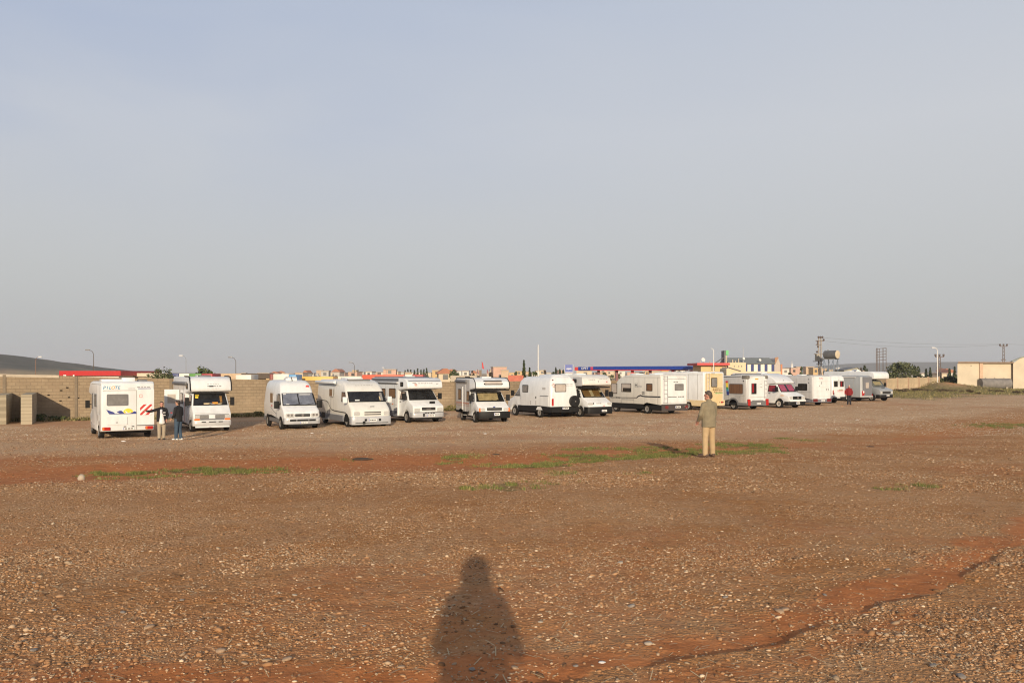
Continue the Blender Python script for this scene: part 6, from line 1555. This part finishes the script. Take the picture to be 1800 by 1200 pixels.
# ------------------------------------------------------------------ the town
HC = [('cream', (.58, .48, .35)), ('pinkish', (.54, .35, .27)), ('pale grey', (.46, .44, .40)), ('tan', (.50, .37, .25)), ('white', (.64, .61, .55)), ('ochre', (.54, .38, .19))]
HM = {n: M(n.replace(' ', '_') + '_house_wall', c, .9, vary=.12, vscale=.3) for n, c in HC}
TILE = M('red_tile_roof', (.38, .16, .095), .85, vary=.2, vscale=.6); FLATR = M('flat_roof', (.36, .31, .26), .9)
WIN = M('house_window', (.07, .065, .06), .4)
def unit(name, m):
    o = MB().box(-.5, .5, -.5, .5, -.5, .5).build(name, m); me = o.data; bpy.data.objects.remove(o); return me
WINME = unit('window', WIN)
LM = [(425, 'the second motorhome'), (500, 'the panel van camper'), (600, 'the large integrated motorhome'), (735, 'the grey roofed motorhome'), (815, 'the plain grey block house'), (850, 'the flagpoles'), (921, 'the tall cypress'), (960, 'the thin white pole'), (1000, 'the square blue sign'),
      (1048, 'the first canopy column'), (1082, 'the second canopy column'), (1110, 'the third canopy column'), (1141, 'the fourth canopy column'), (1179, 'the fifth canopy column'), (1215, 'the right end of the canopy'), (1395, 'the striped hall'), (1440, 'the twin legged pole'), (1475, 'the water tank'), (1500, 'the white alcove'), (1640, 'the white street lamp'), (1675, 'the buff building')]
_used = {}
def house(px, w, top, d, c, roof='flat', storeys=None, label=None):
    x = at(px, d); g = gz(x, d); W = w*d/1460; H = max(3.0, zpx(top, d) - g); dp = max(6, W*.8); m = HM[c]
    storeys = storeys or max(1, int(round(H/3.1)))
    if label is None:
        lx, ln = min(LM, key=lambda q: abs(q[0]-px)); rel = 'just left of' if px < lx-4 else 'just right of' if px > lx+4 else 'directly behind'
        size = 'small' if w < 9 else 'wide' if w > 15 else 'mid sized'
        label = f"{size} {c} {'flat roofed' if roof == 'flat' else 'red roofed'} house in town {rel} {ln}"
        k = _used.get(label, 0); _used[label] = k + 1
        if k: label = label.replace('house in', ('lower house in', 'farther house in', 'narrow house in', 'plain house in')[min(k-1, 3)])
    t = thing('house', label, 'house', (x, d, g), R(random.uniform(-14, 14)), 'houses of the distant town')
    MB().box(-W/2, W/2, 0, dp, -.6, H).build('wall', m, t)
    if roof == 'flat': MB().box(-W/2-.2, W/2+.2, -.2, dp+.2, H+.003, H+.35).build('roof', FLATR, t)
    else: MB().prism([(-W/2-.5, H+.003), (W/2+.5, H+.003), (W/2+.2, H+.3), (W*.12, H+1.3), (-W*.12, H+1.3), (-W/2-.2, H+.3)], 'y', -.4, dp+.4).build('roof', TILE, t)
    nw = max(1, int(W/3.6)); fh = H/storeys
    for s in range(storeys):
        for k in range(nw):
            if random.random() < .12: continue
            o = link('window', WINME, t); o.location = (-W/2 + W*(k+.5)/nw, 0, fh*(s+.55)); o.scale = (min(1.3, W/nw*.45), .12, 1.25)
px = 428.
rh = random.Random(21)
while px < 1215:
    skip = 846 < px < 852 or 1012 < px < 1016
    w = rh.choice((6, 7, 8, 9, 11, 13, 16))
    top = 655.5 - rh.choice((0, .5, 1, 2, 3, 4.5))
    if px < 560: top = 657.5 - rh.choice((0, .5, 1, 1.5, 2.5))
    d = rh.uniform(340, 620)
    if not skip: house(px, w, top, d, rh.choice(HC)[0], 'tile' if rh.random() < .13 else 'flat')
    px += w*rh.uniform(.75, 1.35)
house(783, 24, 656.5, 210, 'cream', 'tile', 2, 'cream house with red tiled roof left of the round green tree')
house(879, 24, 645.5, 380, 'pinkish', 'flat', 4, 'tall pinkish apartment block left of the tall cypress')
house(868, 12, 650, 400, 'cream', 'flat', 3, 'cream apartment block on the left of the tall pinkish block')
house(685, 22, 650, 330, 'pinkish', 'flat', 3, 'unfinished brick coloured block above the long orange red trailer')
house(620, 16, 654, 360, 'pinkish', 'flat', 2, 'pinkish block behind the roof of the large integrated motorhome')
house(1029, 22, 652, 300, 'cream', 'flat', 2, 'cream house showing under the lettered end of the canopy'); house(1060, 14, 649, 420, 'pinkish', 'flat', 3, 'pinkish house under the canopy right of its first column')
house(1152, 17, 653, 300, 'cream', 'flat', 2, 'cream house under the canopy left of the dark green round tree')
for px, w, top, d, c, rf in ((1381, 12, 648, 420, 'white', 'flat'), (1396, 12, 647, 430, 'pinkish', 'flat'), (1404, 8, 645, 450, 'pinkish', 'flat'), (1424, 14, 645, 420, 'tan', 'flat'), (1434, 9, 647, 400, 'ochre', 'flat'), (1449, 10, 648, 420, 'tan', 'flat'), (1462, 9, 650, 430, 'cream', 'flat'), (1474, 8, 652, 440, 'white', 'flat'),
                            (1625, 12, 657, 330, 'white', 'flat'), (1664, 8, 652, 420, 'pinkish', 'tile'), (1672, 11, 655, 330, 'white', 'tile'), (1520, 10, 652, 450, 'tan', 'flat'), (1660, 9, 657, 300, 'cream', 'flat')): house(px, w, top, d, c, rf)
gh = thing('gabled_shed', 'olive grey shed with a shallow pitched roof right of the water tank', 'shed', (at(1495, 210), 210, gz(at(1495, 210), 210)))
poly(210., [(1484, 690), (1510, 690), (1510, 650), (1507, 645.8), (1484, 650.5)], 'wall', M('olive_render', (.42, .40, .30), .9, vary=.1), gh); poly(210., [(1482, 650.2), (1507, 645), (1512, 649.5), (1511, 650.5), (1507, 646), (1482.5, 651.2)], 'roof', MIDGREY, gh, -.3, 6.3); poly(205., [(1505, 690), (1514, 690), (1513.5, 652), (1508, 648.6), (1505, 652)], 'porch', WPOLE, gh, 0, 3)
for i, (px, top, d) in enumerate(((1392, 632.5, 700), (1472.5, 640, 520))):
    x = at(px, d); g = gz(x, d); H = zpx(top, d)-g; t = thing('minaret', ('slender white minaret right of the striped hall', 'white minaret rising between the legs of the water tank and the shed')[i], 'minaret', (x, d, g)); r0 = (.75, .95)[i]
    MB().tube((0,0,-.5), (0,0,H*.72), r0, r0*.9, 10).build('shaft', WPOLE, t); MB().tube((0,0,H*.72), (0,0,H*.76), r0*1.5, r0*1.5, 10).build('balcony', WPOLE, t); MB().tube((0,0,H*.76), (0,0,H), r0*.7, .05, 10).build('spire', GREYP, t)

# ------------------------------------------------------------------ dry scrub on the verge, odds and ends on the lot
def scrub(label, px, py, w, h, m, n=420):
    d = ground_Y(py); x = at(px, d); t = thing('scrub', label, 'bush', (x, d, gz(x, d)), 0, 'clumps of scrub on the verge')
    MB().tube((0,0,-.1), (0,0,h*.4), .03, .015, 5).build('stem', BARK, t); crown_mesh('foliage', n, w, h*1.3, -h*.25, 'dome', .07, m, int(px)*3+int(w*10), t, w*.7)
scrub('largest clump of dry brown scrub on the verge in front of the buff building', 1700, 694, 2.6, .8, LEAFBR)
scrub('low dry brown scrub at the foot of the grey tank', 1750, 690, 2.4, .45, LEAFBR)
scrub('brown scrub at the right edge of the photo on the verge', 1789, 693, 2.2, .55, LEAFBR)
scrub('long low brown scrub left of the earth mound', 1606, 689, 5.5, .6, LEAFBR, 800)
scrub('brown scrub in front of the earth mound', 1650, 690, 5.0, .55, LEAFBR, 700)
scrub('brown scrub right of the last motorhome under the panel wall', 1580, 690, 3.5, .5, LEAFBR)
scrub('small dry tuft right of the largest scrub clump', 1721, 694, .9, .3, LEAFBR, 150)
scrub('green weeds at the wall between the panel van camper and the second motorhome', 456, 727, 2.2, .4, WEEDM, 500)
scrub('dry weeds at the wall right of the second motorhome', 425, 729, 2.2, .35, WEEDM, 400)
scrub('olive weeds at the wall between the grey roofed and the small overcab motorhomes', 797, 722, 2.0, .55, WEEDM, 600)
scrub('weeds growing in the shade of the stub wall', 78, 735, 2.4, .55, LEAFG, 500)
LIT = M('white_litter', (.66, .64, .60), .7)
for px, py, lb in ((217, 776, 'white scrap of litter on the gravel behind the first motorhome'), (1585, 721, 'pale scrap of litter on the gravel far right of the row'), (1507, 742, 'flat white scrap of litter on the gravel right of the khaki clad man'), (1480, 717, 'orange tinted scrap of litter by the man in red'),
                   (1634, 698, 'white scrap of litter lying on the grass verge'), (853, 764, 'white scrap of litter on the gravel in front of the small overcab motorhome'), (548, 759, 'white lump of litter by the front wheel of the panel van camper'), (1058, 1164, 'crumpled white paper scrap lying in the tyre track')):
    d = ground_Y(py); x = at(px, d); s = .018 if d < 8 else .07
    o = rock('litter', LIT if px != 1480 else INKO, int(px), (s*1.3, s, s*.35)); o.location = (x, d, gz(x, d) + s*.2); tag(o, lb, 'litter')
DARKE = M('dark_soil', (.055, .038, .028), .95, vary=.3, vscale=6, bump=.5, bscale=12)
for px, py, w, lb in ((637, 805, .26, 'low heap of dark soil on the red earth strip below the large integrated motorhome'), (872, 798, .11, 'small clod of dark soil on the red earth strip'), (1530, 785, .13, 'dark clod lying on the gravel right of the khaki clad man')):
    d = ground_Y(py); x = at(px, d); o = rock('soil_heap', DARKE, int(px), (w, w*.55, w*.16), sub=2); o.location = (x, d, gz(x, d)+.01); tag(o, lb, 'soil heap')

# ------------------------------------------------------------------ haze
hz = bpy.data.materials.new('haze_air'); hz.use_nodes = True
t_ = hz.node_tree; t_.nodes.clear(); o_ = t_.nodes.new('ShaderNodeOutputMaterial'); v_ = t_.nodes.new('ShaderNodeVolumePrincipled')
v_.inputs['Color'].default_value = (.84, .89, .97, 1); v_.inputs['Density'].default_value = .0002; v_.inputs['Anisotropy'].default_value = .2
t_.links.new(v_.outputs[0], o_.inputs['Volume'])
hb = MB().box(-9600, 9600, -9600, 9600, -8, 96).build('haze', hz); tag(hb, kind='stuff')
# ------------------------------------------------------------------ people
def capsule(mb, p0, p1, r0, r1, wide=1.0, n=12, axis=None):
    """tapered limb with rounded ends; `wide` stretches it sideways (along axis)"""
    p0, p1 = Vector(p0), Vector(p1); d = p1-p0; ln = d.length or 1e-6; d = d/ln
    a = Vector(axis) if axis else (Vector((0,1,0)) if abs(d.y) < .9 else Vector((1,0,0))); a = (a - d*a.dot(d)).normalized(); b = d.cross(a)
    rows = [(-r0*math.cos(R(t)), r0*math.sin(R(t))) for t in (8, 30, 60)] + [(0, r0), (ln*.5, (r0+r1)/2), (ln, r1)] + [(ln + r1*math.cos(R(t)), r1*math.sin(R(t))) for t in (60, 30, 8)]
    vs = []
    for t, r in rows: vs += [p0 + d*t + (a*math.cos(2*math.pi*i/n)*wide + b*math.sin(2*math.pi*i/n))*r for i in range(n)]
    fs = [tuple(range(n-1, -1, -1)), tuple(range((len(rows)-1)*n, len(rows)*n))]
    for k in range(len(rows)-1): fs += [(k*n+i, k*n+(i+1) % n, (k+1)*n+(i+1) % n, (k+1)*n+i) for i in range(n)]
    mb.add(vs, fs)
def ell(mb, c, r, n=14):
    c = Vector(c); vs, fs = [], []; m = 8
    for k in range(m+1):
        t = math.pi*(.04 + .92*k/m)
        vs += [c + Vector((r[0]*math.sin(t)*math.cos(2*math.pi*i/n), r[1]*math.sin(t)*math.sin(2*math.pi*i/n), -r[2]*math.cos(t))) for i in range(n)]
    fs = [tuple(range(n-1, -1, -1)), tuple(range(m*n, (m+1)*n))]
    for k in range(m): fs += [(k*n+i, k*n+(i+1) % n, (k+1)*n+(i+1) % n, (k+1)*n+i) for i in range(n)]
    mb.add(vs, fs)
def fuse(mb, name, m, par, vox=.012, smooth=4):
    """the overlapping limbs melted into one continuous skin"""
    o = mb.build(name, m, par)
    md = o.modifiers.new('skin', 'REMESH'); md.mode = 'VOXEL'; md.voxel_size = vox; md.use_smooth_shade = True
    s = o.modifiers.new('relax', 'SMOOTH'); s.factor = .5; s.iterations = smooth
    bpy.context.view_layer.update()
    me = bpy.data.meshes.new_from_object(o.evaluated_get(bpy.context.evaluated_depsgraph_get()))
    o.modifiers.clear(); old = o.data; o.data = me; bpy.data.meshes.remove(old); me.name = name
    if not me.materials: me.materials.append(m)
    return o
SKIN = M('skin', (.46, .25, .165), .55, vary=.12, vscale=12); SKINR = M('ruddy_skin', (.50, .24, .17), .55, vary=.12, vscale=12)
HAIRD = M('dark_hair', (.030, .020, .014), .6, vary=.4, vscale=40); HAIRG = M('greying_hair', (.085, .062, .045), .6, vary=.5, vscale=40); HAIRW = M('white_hair', (.55, .50, .46), .6)
def cloth(n, c, v=.2): return M(n, c, .9, vary=v, vscale=7, bump=.6, bscale=9)
def person(label, px, py, face, H, P, skin=SKIN, hair=HAIRD, hairlong=.0, top=None, topm=None, legm=None, shoem=None, coatlen=.86, belly=1.0, extra=None, d=None, shoe=.0, hem=.0, group=None):
    """face: heading in degrees; P: joints (x forward, y left, z up, for a 1.75 m figure)"""
    d = d or ground_Y(py); x = at(px, d); k = H/1.75
    t = thing('person', label, 'person', (x, d, gz(x, d)), R(face), group); t.scale = (k, k, k)
    J = dict(pel=(0,0,.94), wai=(0,0,1.10), che=(.0,0,1.30), nec=(-.01,0,1.47), hd=(.03,0,1.63),
             shl=(-.01,.185,1.40), shr=(-.01,-.185,1.40), ell=(-.02,.25,1.12), elr=(-.02,-.25,1.12), wrl=(.05,.24,.88), wrr=(.05,-.24,.88),
             hil=(0,.09,.90), hir=(0,-.09,.90), knl=(.02,.10,.50), knr=(.02,-.10,.50), anl=(-.02,.11,.09), anr=(-.02,-.11,.09), turn=0, fl=8, fr=-8)
    J.update(P); V = lambda n: Vector(J[n])
    b = MB()
    capsule(b, V('pel'), V('wai'), .125, .115, 1.25); capsule(b, V('wai'), V('che'), .115, .125, 1.3); capsule(b, V('che'), V('nec'), .115, .06, 1.1)
    hd = V('hd'); capsule(b, V('nec'), hd + Vector((-.02,0,-.06)), .058, .055)
    for s, sg in (('l', 1), ('r', -1)):
        capsule(b, V('sh'+s), V('el'+s), .052, .040); capsule(b, V('el'+s), V('wr'+s), .040, .028); capsule(b, V('che')+Vector((0,sg*.08,.06)), V('sh'+s), .07, .055)
        capsule(b, V('hi'+s), V('kn'+s), .085, .056); capsule(b, V('kn'+s), V('an'+s), .054, .036)
        an = V('an'+s); ft = R(J['f'+s]); fd = Vector((math.cos(ft), math.sin(ft), 0)); capsule(b, an + Vector((0,0,-.045)) - fd*.04, an + fd*.17 + Vector((0,0,-.06)), .036, .028, 1.2)
        # hand: palm, four fingers of unequal length, a thumb from the side of the palm
        el, wr = V('el'+s), V('wr'+s); f = (wr-el).normalized(); side = Vector((1,0,0)) if abs(f.x) < .7 else Vector((0,0,1)); side = (side - f*side.dot(f)).normalized(); nrm = f.cross(side)*sg
        pal = wr + f*.085; capsule(b, wr + f*.01, pal, .026, .030, 1.35, axis=side)
        for q, (o, ln) in enumerate(((.030, .070), (.011, .080), (-.010, .074), (-.029, .058))):
            c = pal + side*o + f*.012; m1 = c + f*ln*.55 - nrm*.006; e = m1 + f*ln*.42 - nrm*.024
            capsule(b, c, m1, .0105, .0095, n=7); capsule(b, m1, e, .0095, .008, n=7)
        tb = wr + f*.035 + side*.030; tm = tb + f*.035 + side*.026 - nrm*.006; capsule(b, tb, tm, .013, .011, n=7); capsule(b, tm, tm + f*.032 + side*.004 - nrm*.008, .011, .009, n=7)
    tr = R(J['turn']); fw = Vector((math.cos(tr), math.sin(tr), 0)); lf = Vector((-math.sin(tr), math.cos(tr), 0)); up = Vector((0,0,1))
    ell(b, hd + up*.02, (.096, .078, .112)); ell(b, hd + fw*.022 - up*.058, (.068, .060, .062))
    nb = MB(); capsule(b, hd + fw*.088 + up*.022, hd + fw*.108 - up*.022, .010, .015, n=7); ell(b, hd + fw*.082 - up*.062, (.018, .030, .012), 8); ell(b, hd + fw*.072 - up*.098, (.026, .030, .018), 8)
    for sg in (1, -1): ell(b, hd + lf*sg*.078 - fw*.005 - up*.0, (.022, .012, .032), 8); ell(b, hd + fw*.082 + lf*sg*.034 + up*.038, (.014, .024, .008), 8)
    body = fuse(b, 'body', skin, t, .0085, 3)
    for sg in (1, -1): e = MB(); ell(e, hd + fw*.088 + lf*sg*.032 + up*.020, (.009, .014, .009), 8); e.build('eye', INK, body, smooth=True)
    h = MB(); ell(h, hd - fw*.018 + up*.045, (.100, .086, .098)); ell(h, hd - fw*.055 - up*.005, (.055, .078, .085 + hairlong)); ell(h, hd + fw*.03 + up*.098, (.066, .062, .030))
    fuse(h, 'hair', hair, t, .011, 2)
    j = MB()                                                        # upper garment
    bl = V('pel'); capsule(j, V('nec') - up*.02, V('shl'), .07, .066); capsule(j, V('nec') - up*.02, V('shr'), .07, .066); bl = Vector((bl.x, bl.y, coatlen)); capsule(j, bl + up*.10, V('wai'), .150*belly, .150*belly, 1.28); capsule(j, bl + up*.15, bl - up*.04, .15*belly, .152*belly, 1.28); j.v = [(p[0], p[1], max(p[2], coatlen - .02)) for p in j.v]; capsule(j, V('wai'), V('che'), .148*belly, .146, 1.34); capsule(j, V('che'), V('nec') - up*.02, .142, .082, 1.15)
    for s, sg in (('l', 1), ('r', -1)):
        capsule(j, V('che')+Vector((-.01,sg*.08,.06)), V('sh'+s), .092, .070); capsule(j, V('sh'+s), V('el'+s), .070, .060); capsule(j, V('el'+s), V('wr'+s) - (V('wr'+s)-V('el'+s)).normalized()*.02, .060, .048)
    capsule(j, V('nec') - up*.03, V('nec') + up*.03, .078, .070)
    jk = fuse(j, top or 'jacket', topm, t, .013, 3)
    l = MB(); capsule(l, V('pel'), V('wai') - up*.06, .138, .130, 1.22)
    for s in 'lr': capsule(l, V('hi'+s) + up*.02, V('kn'+s), .112, .084); capsule(l, V('kn'+s), V('an'+s) + up*.0, .084, .072)
    fuse(l, 'trousers', legm, t, .013, 3)
    for s in 'lr':
        an = V('an'+s); ft = R(J['f'+s]); fd = Vector((math.cos(ft), math.sin(ft), 0)); q = MB()
        capsule(q, an + up*-.035 - fd*.045, an - up*.05 + fd*.17, .050, .040, 1.15); q.v = [(p[0], p[1], max(p[2], .004)) for p in q.v]; fuse(q, 'shoe', shoem, t, .011, 2)
    if extra: extra(t, V, jk, fw, lf)
    return t
KHAKI = cloth('khaki_jacket', (.225, .19, .125)); BEIGE = cloth('beige_trousers', (.43, .31, .175), .12); BLACKC = cloth('black_jacket', (.012, .012, .014), .4); STONEC = cloth('stone_trousers', (.36, .30, .22), .12)
JEANS = cloth('blue_jeans', (.045, .075, .115), .25); WSHOE = M('white_shoe', (.70, .69, .66), .6); BSHOE = M('brown_shoe', (.10, .06, .04), .6); BLKSHOE = M('black_shoe', (.02, .02, .02), .5); REDC = cloth('red_jumper', (.19, .010, .013), .25); NAVY = cloth('dark_trousers', (.016, .016, .022))
# the man in khaki standing in the middle distance, turned away to the left
def khaki_extra(t, V, jk, fw, lf):
    a = MB(); capsule(a, V('che') + Vector((.14, .02, -.02)), V('wai') + Vector((.15, .02, .02)), .03, .03); 
    MB().box(-.17, .12, -.20, .20, .84, .86).build('jacket_hem', KHAKI, jk) if False else None
person('man in khaki jacket and beige trousers standing on the grassy strip, back turned', 1246, 803.5, 118, 1.74,
       dict(elr=(.06, -.27, 1.13), wrr=(.22, -.20, .97), ell=(.03, .26, 1.13), wrl=(.20, .19, .96), anl=(-.03, .15, .09), anr=(.02, -.15, .09), knl=(0, .13, .5), knr=(.03, -.13, .5), turn=32, fl=20, fr=-20),
       SKINR, HAIRG, .0, 'jacket', KHAKI, BEIGE, BSHOE, .82, 1.10, d=22.0)
# the man pointing at the striped board
def bag_extra(t, V, jk, fw, lf):
    w = Vector((.20, -.10, .78)); b = MB(); capsule(b, Vector((.175, -.01, 1.20)), Vector((.185, .0, .79)), .030, .070, 1.9)
    q = fuse(b, 'shirt_tail', M('white_plastic', (.70, .68, .66), .5, vary=.12, vscale=12), t, .013, 2)
    for z, a, b2 in ((1.26, .05, .12), (1.14, .06, .12)): MB().box(.135, .178, a-.02, b2+.03, z-.02, z+.015).build('white_strap', M('white_plastic', (.70, .68, .66)), jk)
    c = MB(); capsule(c, V('che') + Vector((.10, -.02, .06)), V('wai') + Vector((.118, -.03, -.02)), .05, .055, 1.2); fuse(c, 'shirt_front', M('pale_shirt', (.55, .57, .62), .8), jk, .012, 2)
person('man in black jacket and stone trousers pointing at the red striped board', 284, 773.5, -62, 1.72,
       dict(shr=(.06,-.20,1.40), elr=(.16,-.44,1.33), wrr=(.24,-.66,1.34), ell=(-.02,.26,1.14), wrl=(.12,.20,.95), turn=-8, anl=(-.03,.09,.09), anr=(.04,-.10,.09)), SKINR, HAIRG, 0, 'jacket', BLACKC, STONEC, BLKSHOE, .86, 1.12, bag_extra, d=37.4)
# the man beside him
def mark_extra(t, V, jk, fw, lf):
    MB().box(.05, .14, .305, .318, 1.20, 1.24).build('red_badge', INKR, jk)
person('man in black jacket, blue jeans and white shoes standing between the first two motorhomes', 313.5, 775, 160, 1.78,
       dict(ell=(.0,.25,1.12), wrl=(.16,.20,.98), elr=(.02,-.25,1.12), wrr=(.18,-.18,.98), turn=12, anl=(.05,.09,.09), anr=(-.06,-.09,.09), fl=4, fr=-4), SKIN, HAIRD, 0, 'jacket', BLACKC, JEANS, WSHOE, .86, 1.02, mark_extra, d=37.0)
person('man in dark red jumper and dark trousers standing by the grey motorhome', 1492.5, 712.5, -100, 1.74,
       dict(ell=(.02,.28,1.14), wrl=(.10,.24,.92), elr=(.0,-.28,1.14), wrr=(.06,-.26,.90)), SKINR, HAIRW, 0, 'jumper', REDC, NAVY, BLKSHOE, .86, 1.12, d=74.0)
# whoever holds the camera: stands behind the lens, only the shadow falls into the picture
def shadow_bulk(t, V, jk, fw, lf):
    h = MB(); ell(h, V('hd') + Vector((-.02, 0, .0)), (.135, .14, .15)); capsule(h, V('nec'), V('hd'), .15, .12); fuse(h, 'hair', HAIRD, t, .013, 3)  # unseen bulk around head and neck, added to widen the cast shadow
ph = person('person in a long coat whose shadow falls across the foreground gravel', 900, 800, 90, 1.80,
       dict(shl=(0,.175,1.41), shr=(0,-.175,1.41), elr=(.14,-.255,1.12), wrr=(.17,-.09,1.44), ell=(.14,.24,1.14), wrl=(.17,.09,1.46), hd=(.02,0,1.65), anl=(-.02,.14,.09), anr=(-.02,-.14,.09)), SKIN, HAIRD, 0, 'coat', cloth('dark_coat', (.05, .05, .06)), NAVY, BLKSHOE, .52, 1.10, shadow_bulk, d=1.0)
ph.location = (.0, -.24, gz(0, -.24) + .02)
